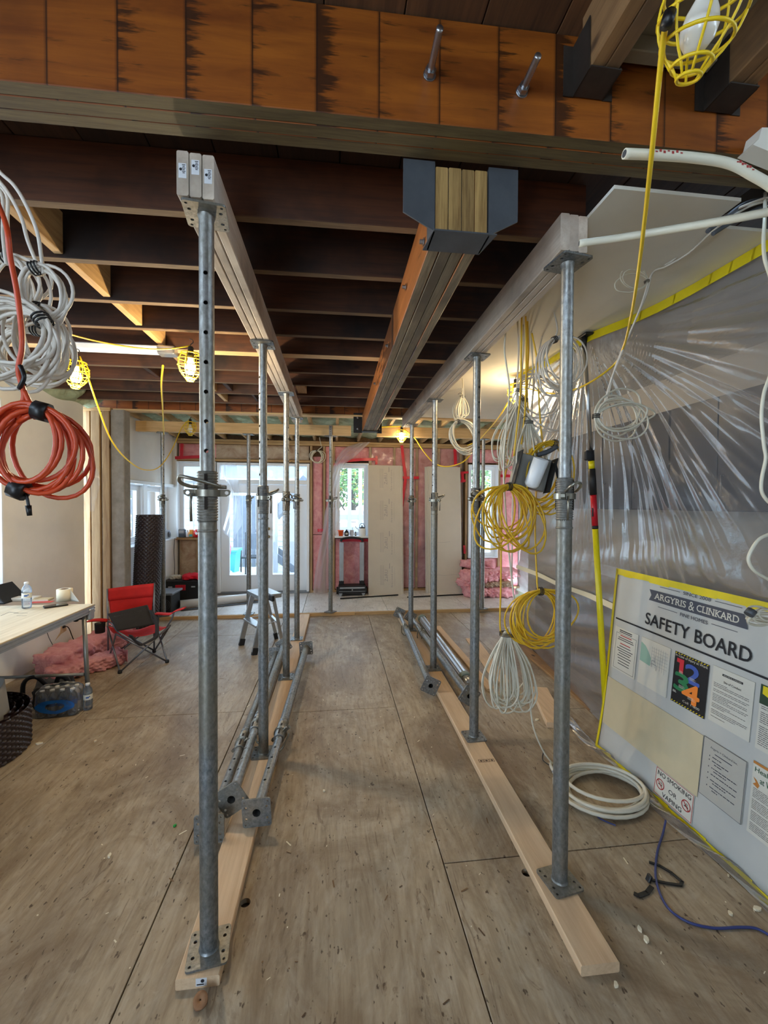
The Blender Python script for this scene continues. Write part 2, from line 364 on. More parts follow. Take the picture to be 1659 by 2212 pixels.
# ---- left wall
XL = -2.86
wL = thing('wall_left', kind='structure', loc=(XL, 1, 0)); W0, W1, WZ0, WZ1, WT = 2.25, 3.98, 0.80, 2.50, 2.74
for y0, y1, z0, z1 in ((-3, W0, 0, WT), (W1, 5.17, 0, WT), (W0, W1, 0, WZ0), (W0, W1, WZ1, WT)):
    m = MB(); m.box((XL - 0.07, (y0 + y1) / 2, (z0 + z1) / 2), (0.14, y1 - y0, z1 - z0)); obj('drywall', m, M['drywall'], wL)
def win(name, o, ax, w, h, depth, nrm, fr=0.05, mull=(), label=None):   # jamb box, sash and pane; o = lower corner on the room face
    t = thing(name, kind='structure', loc=o, label=label); o, ax, nrm = Vector(o), Vector(ax), Vector(nrm); up = Vector((0, 0, 1))
    def rect(m, u0, u1, v0, v1, d0, d1): m.prism([(u0, v0), (u1, v0), (u1, v1), (u0, v1)], o + nrm * d0, ax, up, nrm * (d1 - d0))
    m = MB(); j = 0.018
    for r in ((0, j, 0, h), (w - j, w, 0, h), (j, w - j, 0, j), (j, w - j, h - j, h)): rect(m, *r, -0.01, depth)
    obj('jamb', m, M['white'], t)
    ed = [j] + [q for q in mull] + [w - j]
    for a, b in zip(ed, ed[1:]):
        m = MB()
        for r in ((a, a + fr, j, h - j), (b - fr, b, j, h - j), (a + fr, b - fr, j, j + fr), (a + fr, b - fr, h - j - fr, h - j)): rect(m, *r, depth - 0.06, depth - 0.01)
        s = obj('sash', m, M['white'], t)
        m = MB(); rect(m, a + fr, b - fr, j + fr, h - j - fr, depth - 0.035, depth - 0.029); obj('pane', m, M['glass'], s)
    return t
win('window_1', (XL, W0, WZ0), (0, 1, 0), W1 - W0, WZ1 - WZ0, 0.16, (-1, 0, 0), 0.06, (0.86,))
# exposed framing at the wall end, then the bare column
for x0, x1, y, z1 in ((-2.965, -2.87, 5.33, 2.68), (-2.84, -2.745, 5.30, 2.68), (-2.715, -2.635, 5.29, 2.68)):
    m = MB(); m.bar(((x0 + x1) / 2, y, 0.0), ((x0 + x1) / 2, y, z1), x1 - x0, 0.038, up=(0, 1, 0)); obj('stud', m, M['stud'], wL)
m = MB(); m.bar((-3.0, 5.31, 2.70), (-2.62, 5.31, 2.70), 0.089, 0.038); obj('top_plate', m, M['platex'], wL)
m = MB(); m.box((-2.80, 5.39, 1.33), (0.30, 0.06, 2.64)); obj('back_board', m, M['osb'], wL)
m = MB(); m.bar((-2.55, 5.36, 0), (-2.55, 5.36, 2.70), 0.15, 0.15, up=(0, 1, 0), ch=0.008); obj('pillar', m, M['conc'], kind='structure')
# left bay of the rear room: half wall, ledge, windows, bulkhead
wB = thing('wall_left', kind='structure', loc=(-2.7, 6.5, 0))
m = MB(); m.box((-2.73, 6.5, 0.52), (0.2, 1.98, 0.96)); obj('half_wall', m, M['drywall'], wB)
m = MB(); m.box((-2.735, 6.5, 1.012), (0.25, 1.98, 0.024), ch=0.003); obj('ledge', m, M['white'], wB)
m = MB(); m.box((-2.80, 6.5, 2.34), (0.22, 2.2, 0.88)); obj('bulkhead', m, M['drywall'], wB)
m = MB(); m.bar((-2.68, 5.5, 1.885), (-2.68, 7.45, 1.885), 0.05, 0.045); obj('head_trim', m, M['white'], wB)
for y0, y1 in ((5.45, 5.72), (6.50, 6.62), (7.30, 7.5)):
    m = MB(); m.box((-2.84, (y0 + y1) / 2, 1.45), (0.12, y1 - y0, 0.86)); obj('mullion_post', m, M['white'], wB)
win('window_2', (-2.80, 5.72, 1.026), (0, 1, 0), 0.78, 0.84, 0.1, (-1, 0, 0), 0.07)
win('window_3', (-2.80, 6.62, 1.026), (0, 1, 0), 0.68, 0.84, 0.1, (-1, 0, 0), 0.07)
m = MB(); m.box((-2.80, 7.42, 1.37), (0.34, 0.10, 2.66)); obj('wall_return', m, M['drywall'], wB)
# ---- back wall: plates, studs, pink batts, sheathing outside, openings
YB = 7.35
wK = thing('wall_back', kind='structure', loc=(0, YB, 0))
ops = [(-2.62, -1.99, 1.03, 2.30), (-1.97, -0.43, 0.04, 2.30), (0.02, 0.60, 1.02, 2.31), (2.42, 2.98, 0.62, 2.32)]
xs = [-3.1] + [v for o in ops for v in o[:2]] + [3.6]
for i in range(0, len(xs), 2):
    m = MB(); m.box(((xs[i] + xs[i + 1]) / 2, YB + 0.16, 1.4), (xs[i + 1] - xs[i], 0.03, 2.8)); obj('sheathing', m, M['osb'], wK)
for x0, x1, z0, z1 in ops:
    for a, b in ((0, z0), (z1, 2.8)):
        if b - a > 0.05: m = MB(); m.box(((x0 + x1) / 2, YB + 0.16, (a + b) / 2), (x1 - x0, 0.03, b - a)); obj('sheathing', m, M['osb'], wK)
m = MB(); m.bar((-2.62, YB + 0.07, 2.665), (3.5, YB + 0.07, 2.665), 0.14, 0.038); obj('top_plate', m, M['platex'], wK)
m = MB(); m.bar((-2.62, YB + 0.07, 2.625), (3.5, YB + 0.07, 2.625), 0.14, 0.038); obj('top_plate', m, M['platex'], wK)
m = MB(); m.bar((-0.38, YB + 0.07, 0.064), (3.5, YB + 0.07, 0.064), 0.14, 0.038); obj('bottom_plate', m, M['platex'], wK)
for x, z0, z1 in ((-0.40, 0.045, 2.6), (-0.175, 0.08, 2.6), (-0.01, 0.08, 2.6), (0.63, 0.08, 2.6), (1.06, 0.08, 2.6), (1.47, 0.08, 2.6), (1.87, 0.08, 2.6), (2.28, 0.08, 2.6), (2.385, 0.08, 2.6), (3.01, 0.08, 2.6)):
    m = MB(); m.bar((x, YB + 0.07, z0), (x, YB + 0.07, z1), 0.14, 0.042, up=(1, 0, 0)); obj('stud', m, M['stud'], wK)
m = MB(); m.bar((-2.62, YB + 0.06, 2.33), (-0.42, YB + 0.06, 2.33), 0.12, 0.04); obj('header', m, M['platex'], wK)
def pillow(m, x0, x1, z0, z1, y, dep=0.05, seed=0, nu=10, nv=14):
    R = random.Random(seed); ph = [R.uniform(0, 6.28) for _ in range(6)]
    def fn(u, v):
        x = x0 + (x1 - x0) * u; z = z0 + (z1 - z0) * v
        e = min(1, min(u, 1 - u) * 8) * min(1, min(v, 1 - v) * 8)
        b = 0.5 * math.sin(x * 21 + ph[0] + 2 * math.sin(z * 5 + ph[3])) + 0.5 * math.sin(z * 17 + ph[1] + 2 * math.sin(x * 9 + ph[2]))
        return (x, y - dep * (0.5 * e + 0.22 * b * e), z)
    m.grid(fn, nu, nv); return m
for i, (x0, x1, z0, z1) in enumerate(((-0.37, -0.20, 0.09, 1.05), (-0.37, -0.20, 1.06, 2.42), (0.02, 0.60, 0.09, 0.98), (-0.15, -0.03, 0.09, 2.6), (0.0, 0.62, 2.36, 2.6), (0.66, 1.04, 0.09, 2.6),
        (1.085, 1.45, 0.09, 2.6), (1.49, 1.85, 0.09, 2.6), (1.89, 2.26, 0.09, 1.5), (1.89, 2.26, 1.51, 2.6), (2.41, 2.99, 0.09, 0.6), (2.41, 2.99, 2.36, 2.6), (3.03, 3.4, 0.09, 2.6), (-2.6, -2.0, 2.37, 2.6), (-2.3, -2.26, 2.37, 2.6))):
    m = MB(); pillow(m, x0, x1, z0, z1, YB + 0.05, 0.06, i, 12, max(6, int((z1 - z0) * 12))); obj('insulation_batt', m, M['pink'], wK)
for x0, x1, z0, z1 in ((-2.0, -0.44, 2.36, 2.6), (-2.6, -2.31, 0.09, 0.98), (-2.28, -2.0, 0.09, 0.98)):
    m = MB(); pillow(m, x0, x1, z0, z1, YB + 0.05, 0.05, int(z1 * 9), 16, 8); obj('faced_batt', m, M['kraft'], wK)
m = MB(); m.bar((-2.64, YB + 0.05, 1.005), (-1.98, YB + 0.05, 1.005), 0.2, 0.04); obj('rough_sill', m, M['platex'], wK)
m = MB(); m.bar((-2.30, YB + 0.04, 0.05), (-2.30, YB + 0.04, 0.985), 0.06, 0.035, up=(1, 0, 0)); obj('stud', m, M['stud'], wK)
def vfn(u, v):
    x = 0.60 + 1.72 * u; z = 0.10 + 2.50 * v
    return ((x, YB - 0.012 - 0.010 * math.sin(x * 14 + 3 * math.sin(z * 4)) - 0.006 * math.sin(z * 23 + x * 8), z))
m = MB(); m.grid(vfn, 60, 60); obj('vapour_barrier', m, M['vapour'], wK)
def tape(pts, w=0.06):                                          # red sheathing tape as a thin strip on the wall
    P = smooth_path([(a, b, 0) for a, b in pts], 6); m = MB(); L_, R_ = [], []
    for i, p in enumerate(P):
        d = (P[min(i + 1, len(P) - 1)] - P[max(i - 1, 0)]).normalized(); q = Vector((-d.y, d.x, 0)) * (w / 2 * (1 + 0.06 * math.sin(i * 2.3)))
        L_.append(p + q); R_.append(p - q)
    n = len(P)
    vs = [(v.x, YB - 0.045 + o + 0.003 * math.sin(i * 1.3), v.y) for o in (0.0, 0.002) for S in (L_, R_) for i, v in enumerate(S)]
    m.add(vs, [(i, i + 1, n + i + 1, n + i) for i in range(n - 1)] + [(2 * n + i + 1, 2 * n + i, 3 * n + i, 3 * n + i + 1) for i in range(n - 1)], 0, True)
    obj('tape', m, M['redtape'], wK)
def tx(px, py): v = at(px, py, y=YB - 0.045); return (v.x, v.z)
for pts, w in (([tx(868, 962), tx(872, 1000), tx(876, 1032), tx(872, 1062), tx(868, 1095)], 0.05), ([tx(870, 1032), tx(905, 1032)], 0.05), ([tx(728, 1000), tx(740, 997), tx(775, 993), tx(816, 992)], 0.05),
               ([tx(813, 985), tx(813, 1003)], 0.04), ([tx(721, 1004), tx(729, 1003)], 0.04), ([tx(378, 989), tx(442, 986)], 0.05), ([tx(393, 958), tx(392, 986)], 0.05), ([tx(737, 1167), tx(795, 1167)], 0.045),
               ([tx(983, 970), tx(984, 1005)], 0.055), ([tx(988, 1022), tx(1012, 1020)], 0.04), ([tx(999, 1022), tx(1000, 1042)], 0.05), ([tx(990, 1041), tx(1006, 1038)], 0.045), ([tx(1081, 1028), tx(1102, 1028)], 0.05),
               ([tx(1003, 1178), tx(1004, 1196)], 0.04), ([tx(686, 1146), tx(700, 1145)], 0.05)):
    tape(pts, w)
win('window_4', (-2.62, YB - 0.02, 1.03), (1, 0, 0), 0.63, 1.27, 0.17, (0, 1, 0), 0.06)
win('window_5', (0.02, YB - 0.02, 1.02), (1, 0, 0), 0.58, 1.29, 0.17, (0, 1, 0), 0.06)
win('window_6', (2.42, YB - 0.02, 0.62), (1, 0, 0), 0.56, 1.70, 0.17, (0, 1, 0), 0.07)
# patio door: frame, transom, two glazed leaves
dr = thing('door_1', kind='structure', loc=(-1.2, YB + 0.1, 0.04)); D0, D1 = -1.97, -0.43
m = MB()
for x0, x1, z0, z1 in ((D0, D0 + 0.045, 0.05, 2.29), (D1 - 0.045, D1, 0.05, 2.29), (D0 + 0.045, D1 - 0.045, 2.245, 2.29), (D0 + 0.045, D1 - 0.045, 1.93, 2.0)):
    m.box(((x0 + x1) / 2, YB + 0.07, (z0 + z1) / 2), (x1 - x0, 0.17, z1 - z0), ch=0.003)
obj('door_frame', m, M['white'], dr)
m = MB(); m.box(((D0 + D1) / 2, YB + 0.06, 0.055), (D1 - D0, 0.2, 0.03)); obj('threshold', m, plain('threshold_metal', (120, 122, 124), 0.4, 0.7), dr)
m = MB(); m.box(((D0 + D1) / 2, YB + 0.10, 2.122), (1.42, 0.006, 0.235)); obj('pane', m, M['glass'], dr)
cxm = (D0 + D1) / 2
for x0, x1 in ((D0 + 0.048, cxm - 0.002), (cxm + 0.002, D1 - 0.048)):
    m = MB(); a = 0.135; zt, zb = 1.78, 0.36
    for q in ((x0, x0 + a, 0.075, 1.925), (x1 - a, x1, 0.075, 1.925), (x0 + a, x1 - a, 0.075, zb), (x0 + a, x1 - a, zt, 1.925)):
        m.box(((q[0] + q[1]) / 2, YB + 0.09, (q[2] + q[3]) / 2), (q[1] - q[0], 0.045, q[3] - q[2]))
    lf = obj('door_leaf', m, M['white'], dr)
    m = MB()
    for q in ((x0 + a - 0.02, x0 + a, zb - 0.02, zt + 0.02), (x1 - a, x1 - a + 0.02, zb - 0.02, zt + 0.02), (x0 + a, x1 - a, zb - 0.02, zb), (x0 + a, x1 - a, zt, zt + 0.02)):
        m.box(((q[0] + q[1]) / 2, YB + 0.064, (q[2] + q[3]) / 2), (q[1] - q[0], 0.012, q[3] - q[2]))
    obj('glazing_bead', m, M['white'], lf)
    m = MB(); m.box(((x0 + x1) / 2, YB + 0.09, (zb + zt) / 2), (x1 - x0 - 2 * a, 0.006, zt - zb)); obj('pane', m, M['glass'], lf)
m = MB()
for z in (1.02, 1.16): m.lathe([(0.0, -0.05), (0.022, -0.045), (0.026, -0.03), (0.012, -0.02), (0.012, 0.0), (0.028, 0.0), (0.028, 0.008)], (cxm + 0.065, YB + 0.06, z), (0, 1, 0), 14)
obj('door_handle', m, plain('brass_handle', (150, 130, 90), 0.3, 0.9), dr)

# ---- ceiling: joists, blocking, old plank subfloor
ce = thing('ceiling', kind='structure', loc=(0, 3, 2.72)); JB, JT = 2.725, 2.96
ys = [1.735, 2.115, 2.515, 2.885, 3.27, 3.68, 4.07, 4.46, 4.88]
for i, y in enumerate(ys):
    dbl = i == 4
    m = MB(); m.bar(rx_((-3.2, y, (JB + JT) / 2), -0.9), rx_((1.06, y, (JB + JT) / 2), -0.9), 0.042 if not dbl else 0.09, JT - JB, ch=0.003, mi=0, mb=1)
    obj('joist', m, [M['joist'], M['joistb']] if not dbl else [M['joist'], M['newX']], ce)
yr = 5.38
m = MB(); m.bar(rx_((-3.0, yr, 2.85), -0.4), rx_((3.2, yr, 2.85), -0.4), 0.09, 0.26, ch=0.002, mi=0, mb=1); 
M['lvlface'] = None
def lvl(name, c0, c1, seam_axis, period, off):
    m, nt, b, o = newmat(name); L = nt.links.new; N = nt.nodes.new
    k = {'X': (0.10, 1, 1), 'Y': (1, 0.10, 1)}[seam_axis]
    f = noise(nt, mapped(nt, k), 14, 6, 0.65, 0.6); c = ramp(nt, f, [(0.30, c1), (0.62, c0)])
    tc = N('ShaderNodeTexCoord'); sp = N('ShaderNodeSeparateXYZ'); L(tc.outputs['Object'], sp.inputs[0])
    a = N('ShaderNodeMath'); a.operation = 'MULTIPLY_ADD'; a.inputs[1].default_value = 1 / period; a.inputs[2].default_value = off + 50; L(sp.outputs[seam_axis], a.inputs[0])
    fr = N('ShaderNodeMath'); fr.operation = 'FRACT'; L(a.outputs[0], fr.inputs[0])
    w = N('ShaderNodeMath'); w.operation = 'FLOOR'; L(a.outputs[0], w.inputs[0])
    wn_ = N('ShaderNodeTexWhiteNoise'); wn_.noise_dimensions = '1D'; L(w.outputs[0], wn_.inputs['W'])
    # dark scorch streaks to the right of the panel joints, thin joint line
    st = noise(nt, mapped(nt, {'X': (0.12, 1, 1), 'Y': (1, 0.12, 1)}[seam_axis], 'Object', False), 42, 4, 0.7, 0.3)
    near = N('ShaderNodeMapRange'); near.inputs[1].default_value = 0.0; near.inputs[2].default_value = 0.45; near.inputs[3].default_value = 1; near.inputs[4].default_value = 0; L(fr.outputs[0], near.inputs[0])
    mu = N('ShaderNodeMath'); mu.operation = 'MULTIPLY'; L(near.outputs[0], mu.inputs[0]); L(wn_.outputs['Value'], mu.inputs[1])
    ad = N('ShaderNodeMath'); ad.operation = 'MULTIPLY_ADD'; ad.inputs[1].default_value = 0.48; L(mu.outputs[0], ad.inputs[0]); L(st, ad.inputs[2])
    c = mixc(nt, ramp(nt, ad.outputs[0], [(0.62, (0, 0, 0, 1)), (0.74, (0.85,) * 3 + (1,))]), c, lin((34, 19, 10)))
    c = mixc(nt, ramp(nt, fr.outputs[0], [(0.012, (0.9,) * 3 + (1,)), (0.03, (0, 0, 0, 1)), (0.96, (0, 0, 0, 1)), (1.0, (0.6,) * 3 + (1,))]), c, lin((38, 18, 8)))
    bg_ = noise(nt, mapped(nt, (1, 1, 1), 'Object', False), 3.0, 4); c = mixc(nt, ramp(nt, bg_, [(0.5, (0, 0, 0, 1)), (0.75, (0.5,) * 3 + (1,))]), c, lin((74, 36, 15)))
    L(c, b.inputs['Base Color']); b.inputs['Roughness'].default_value = 0.42; bump(nt, b, f, 0.15, 0.001); return m
M['lvlX'] = lvl('laminated_face_across', (154, 85, 26), (112, 55, 17), 'X', 0.1815, 0.30)
M['lvlY'] = lvl('laminated_face_along', (176, 108, 54), (140, 78, 34), 'Y', 3.3, 0.3)
M['lvledX'] = wood('laminated_edge_across', (112, 96, 62), (74, 58, 36), 'X', 16, bright=0.08, knots=False)
M['lvledY'] = wood('laminated_edge_along', (146, 130, 104), (98, 82, 62), 'Y', 16, bright=0.2, knots=False, stain=(92, 80, 64))
M['lvlend'] = wood('laminated_end', (176, 142, 86), (112, 82, 40), 'Z', 14, bright=0.3, knots=False)
obj('rim_joist', m, [M['lvlX'], M['platex']], ce)
m = MB(); m.bar(rx_((-3.0, yr - 0.02, 2.713), -0.4), rx_((3.2, yr - 0.02, 2.713), -0.4), 0.12, 0.022); obj('rim_plate', m, M['newX'], ce)
xk = at(67, 500, z=JB).x
M['block'] = wood('blocking', (216, 176, 120), (170, 128, 78), 'Y', 8, bright=0.15)
for i in range(len(ys) - 1):
    x = xk + (0.0 if i < 5 else 0.02) + (ys[i] - 1.9) * 0.012
    m = MB(); a = ys[i] + 0.024 + (0.024 if i == 4 else 0); b = ys[i + 1] - 0.024 - (0.024 if i + 1 == 4 else 0)
    h = 0.19; m.bar((x, a, JB + 0.012 + h / 2), (x, b, JB + 0.012 + h / 2), 0.04, h); obj('blocking', m, M['block'], ce)
for x, i, w in ((-0.33, 6, 0.09), (0.55, 6, 0.08), (-1.6, 5, 0.04), (-0.86, 7, 0.03), (-1.05, 6, 0.04)):
    m = MB(); m.bar((x, ys[i] + 0.024, JB + 0.09), (x, ys[i + 1] - 0.024, JB + 0.09), w, 0.14); obj('blocking', m, M['joist'] if w < 0.05 else M['block'], ce)
for i in range(26):                                             # boards over the joists, running front to back
    x = -3.1 + i * 0.24
    m = MB(); m.box((x + 0.119, 3.47, JT + 0.013), (0.236, 4.1, 0.024), ch=0.002); obj('plank', m, M['plank'], ce)
m = MB(); m.box((0.0, 3.47, JT + 0.033), (6.4, 4.1, 0.01)); obj('upper_floor', m, M['gap'], ce)
# rear room ceiling: rafters and spray foam
ce2 = thing('ceiling', kind='structure', loc=(0, 6.5, 2.74))
for i in range(17):
    x = -2.62 + i * 0.38
    m = MB(); m.bar((x, 5.44, 2.80), (x, 7.5, 2.755), 0.04, 0.12); obj('rafter', m, M['raft'], ce2)
def ffn(u, v):
    x = -2.9 + 6.3 * u; y = 5.43 + 2.1 * v
    lump = math.sin(x * 16.5) * 0.5 + 0.3 * math.sin(x * 37 + y * 11) + 0.3 * math.sin(y * 19 + 4 * math.sin(x * 7)) + 0.15 * math.sin(x * 71 + y * 53)
    return (x, y, 2.815 - 0.04 * v + 0.018 * lump)
m = MB(); m.grid(ffn, 150, 40); obj('spray_foam', m, M['foam'], ce2)
m = MB(); m.box((0.1, 6.5, 2.9), (6.6, 2.3, 0.02)); obj('roof_deck', m, M['osb'], ce2)
def ffn2(u, v):                                                 # foam in the joist ends above the left wall
    y = 2.6 + 2.65 * u; a = v * pi * 0.62
    l = 0.035 * math.sin(y * 15.7 + 1) + 0.022 * math.sin(y * 27 + 3 * math.sin(v * 4)) + 0.012 * math.sin(y * 61 + v * 13) + 0.008 * math.sin(y * 113 + v * 37)
    r = 0.15 + l
    return (-2.86 + 0.0 + r * math.sin(a) * 1.1, y, 2.70 + 0.02 * math.sin(y * 9) + (0.26 + l * 0.5) * (1 - math.cos(a)) * 0.75)
m = MB(); m.grid(ffn2, 160, 24); obj('spray_foam', m, M['foam'], wL)

# ---- right: drywall ceiling with a cut hole, wall behind the sheeting
ce3 = thing('ceiling', kind='structure', loc=(2, 3, JB))
for x0, x1, y0, y1 in ((0.975, 1.475, 1.38, 5.33), (1.475, 3.3, 1.52, 5.33)):
    m = MB(); m.box(((x0 + x1) / 2, (y0 + y1) / 2, 2.718), (x1 - x0, y1 - y0, 0.013)); obj('drywall', m, M['drywallR'], ce3)
m = MB(); m.box((2.3, 1.30, 2.80), (1.5, 0.5, 0.02)); obj('cavity_board', m, M['gap'], ce3)
wR = thing('wall_right', kind='structure', loc=(2.9, 3, 0)); M['beige'] = plain('beige_wall', (206, 196, 180), 0.9)
M['darkwall'] = plain('dark_cabinet', (30, 31, 36), 0.35)
m = MB(); m.box((2.95, 1.45, 1.36), (0.1, 9.0, 2.74)); obj('wall_panel', m, M['beige'], wR)
m = MB(); m.box((3.47, 6.72, 1.36), (0.1, 1.5, 2.74)); obj('wall_panel', m, M['drywall'], wR)
m = MB(); m.box((3.2, 5.9, 1.36), (0.5, 0.1, 2.74)); obj('wall_return', m, M['drywall'], wR)
m = MB(); m.box((2.88, 1.33, 1.45), (0.03, 0.95, 2.0)); obj('opening_shade', m, M['gap'], wR)  # flat dark panel painted as the shade of an opening
# ---- front: unseen open end made up to admit daylight, wall added to narrow it
wF = thing('wall_front_added', kind='structure', loc=(0, -3, 0))
m = MB(); m.box((-0.0, -3.05, 2.95), (7, 0.1, 0.55)); obj('lintel', m, M['drywall'], wF)
m = MB(); m.box((0.75, -3.05, 1.35), (4.6, 0.1, 2.75)); obj('drywall', m, M['drywall'], wF)  # unseen panel added to narrow the daylight and dim the right side
# ================================================================ BEAMS
Y0, Y1 = 1.245, 1.375; BZ0, BZ1 = 2.737, 3.045
fb = thing('laminated_beam', 'deep orange laminated beam crossing overhead just before the ceiling joists', 'beam', (0, 1.31, BZ0))
for i in range(3):
    y = Y0 + 0.0217 + i * 0.0434
    m = MB(); m.bar(rx_((-2.86, y, (BZ0 + BZ1) / 2)), rx_((2.85, y, (BZ0 + BZ1) / 2)), 0.0428, BZ1 - BZ0 + (0.002 if i == 1 else 0), ch=0.002, mi=0, mb=1)
    obj('ply', m, [M['lvlX'], M['lvledX']], fb)
M['zinc'] = plain('zinc_bolt', (176, 178, 182), 0.3, 0.95, var=0.15, vs=40)
for px, py, ln in ((927, 166, 0.125), (1124, 205, 0.105)):
    p = at(px, py, y=Y0); p.y = Y0 + p.x * math.tan(RT)
    m = MB(); n = 34
    pr = [(0.0095 + (0.0009 if k % 2 else 0), -ln + k * ln / n) for k in range(n)]
    m.lathe([(0.0, -ln)] + pr, p, (0, 1, 0), 12); m.lathe([(0.019, -0.003), (0.019, 0.0)], p, (0, 1, 0), 18)
    m.lathe([(0.0165, -0.02), (0.0165, -0.004)], p, (0, 1, 0), 6, smooth=False)
    obj('threaded_bolt', m, M['zinc'], fb, label='threaded rod with washer and nut')
cb = thing('laminated_beam', 'four-ply laminated beam with orange side running away between the shoring headers', 'beam', (0.42, 3.4, 2.515))
cx0, cx1 = 0.331, 0.512
for i in range(4):
    w = (cx1 - cx0) / 4; x = cx0 + w * (i + 0.5)
    m = MB(); m.bar((x, 1.378, 2.62), (x + 0.02, 5.30, 2.62), w - 0.0025, 0.205 + (0.003 if i % 2 else 0), ch=0.003, mi=0, mb=1)
    o = obj('ply', m, [M['lvlY'] if i in (0, 3) else M['lvledY'], M['lvledY'], M['lvlend']], cb)
    for pl in o.data.polygons:
        if abs(pl.normal.y) > 0.9: pl.material_index = 2
M['tin'] = plain('galvanised_bolt', (150, 150, 150), 0.4, 0.9)
for y in (1.55, 1.95, 2.6, 3.4):
    m = MB(); q = (cx0 - 0.0005, y, 2.60 + 0.02 * math.sin(y * 7)); m.lathe([(0.014, 0.0), (0.014, -0.003), (0.008, -0.003), (0.008, -0.016), (0.0, -0.016)], q, (1, 0, 0), 6, smooth=False); obj('bolt', m, M['tin'], cb)
M['hang'] = plain('grey_hanger_steel', (88, 92, 98), 0.55, 0.5, var=0.15, vs=12)
hg = thing('beam_hanger', 'dark grey steel bucket hanger with side flanges under the near end of the middle beam', 'hanger', (0.42, 1.37, 2.5))
for s, xi, xo in ((-1, cx0 - 0.002, 0.223), (1, cx1 + 0.002, 0.617)):
    w = abs(xo - xi)
    m = MB(); m.prism([(0, 0.0), (s * w, 0.055), (s * w, 0.228), (0, 0.228)], (xi, 1.372, 2.506), (1, 0, 0), (0, 0, 1), (0, 0.005, 0)); obj('flange', m, M['hang'], hg)
for xq in (cx0 - 0.006, cx1 + 0.002): m = MB(); m.prism([(0, 0), (0.005, 0), (0.005, 0.225), (0, 0.225)], (xq, 1.374, 2.506), (1, 0, 0), (0, 0, 1), (0, 0.10, 0)); obj('side_plate', m, M['hang'], hg)
m = MB(); m.prism([(cx0 - 0.006, 1.366), (cx1 + 0.03, 1.366), (cx1 + 0.008, 1.48), (cx0 - 0.02, 1.48)], (0, 0, 2.506), (1, 0, 0), (0, 1, 0), (0, 0, 0.005)); obj('seat_plate', m, M['hang'], hg)
M['blk'] = plain('black_steel', (30, 30, 32), 0.5, 0.3)
bh = thing('beam_hanger', 'black steel bucket hanger at the far end of the middle beam', 'hanger', (0.44, 5.3, 2.5))
for xa, xb in ((0.24, 0.35), (0.535, 0.60)):
    m = MB(); m.box(((xa + xb) / 2, 5.31, 2.625), (xb - xa, 0.008, 0.25)); f = obj('flange', m, M['blk'], bh)
    for z in (2.55, 2.69): m = MB(); m.lathe([(0.016, 0), (0.016, -0.008), (0, -0.01)], ((xa + xb) / 2, 5.306, z), (0, 1, 0), 8); obj('bolt_head', m, M['tin'], f)
m = MB(); m.box((0.445, 5.26, 2.508), (0.20, 0.1, 0.006)); obj('seat_plate', m, M['blk'], bh)

HZ0, HZ1 = 2.578, 2.718
M['sticker'] = plain('white_label', (214, 216, 220), 0.5); M['ink'] = plain('black_ink', (28, 28, 32), 0.7)
def header(x0, x1, y0, y1, label):
    t = thing('shoring_header', label, 'beam', ((x0 + x1) / 2, (y0 + y1) / 2, HZ0), 'three-ply shoring headers'); n = 3; w = (x1 - x0) / n
    for i in range(n):
        x = x0 + w * (i + 0.5); d = 0.004 * ((i * 7) % 3 - 1)
        m = MB(); m.bar((x, y0 + d, (HZ0 + HZ1) / 2), (x, y1, (HZ0 + HZ1) / 2), w - 0.002, HZ1 - HZ0 - 0.001 * (i % 2), ch=0.004); obj('ply', m, M['newY'], t)
    return t
hl = header(-0.500, -0.386, 1.415, 5.16, 'left three-ply lumber header on a row of steel posts with stickers on its end')
hr = header(0.858, 0.975, 1.53, 5.28, 'right three-ply lumber header on a row of steel posts beside the white ceiling')
for i, (dz, k) in enumerate(((2.655, 0), (2.672, 1), (2.650, 2))):
    x = -0.500 + 0.038 * (i + 0.5); y = 1.415 + 0.004 * ((i * 7) % 3 - 1) - 0.0006
    m = MB(); m.box((x, y, dz), (0.024, 0.0008, 0.046)); st = obj('sticker', m, M['sticker'], hl)
    m = MB(); m.lathe([(0.0045, 0), (0.0045, 0.0004)], (x - 0.005, y - 0.0009, dz + 0.004), (0, 1, 0), 14)
    for r in range(6): m.box((x + 0.004, y - 0.0006, dz + 0.018 - r * 0.005), (0.010 - 0.003 * (r % 2), 0.0004, 0.0022))
    obj('print', m, M['ink'], st)
# rear header: two long boards on edge
rh = thing('rear_header', 'long pale double-board header across the rear room on steel posts', 'beam', (0, 6.0, 2.565))
for y in (5.965, 6.004):
    m = MB(); m.bar(rx_((-2.66, y, 2.637), 0.2), rx_((0.235, y, 2.637), 0.2), 0.038, 0.14); obj('board', m, M['newX'], rh)
    m = MB(); m.bar(rx_((0.605, y, 2.637), 0.2), rx_((2.75, y, 2.637), 0.2), 0.038, 0.14); obj('board', m, M['newX'], rh)

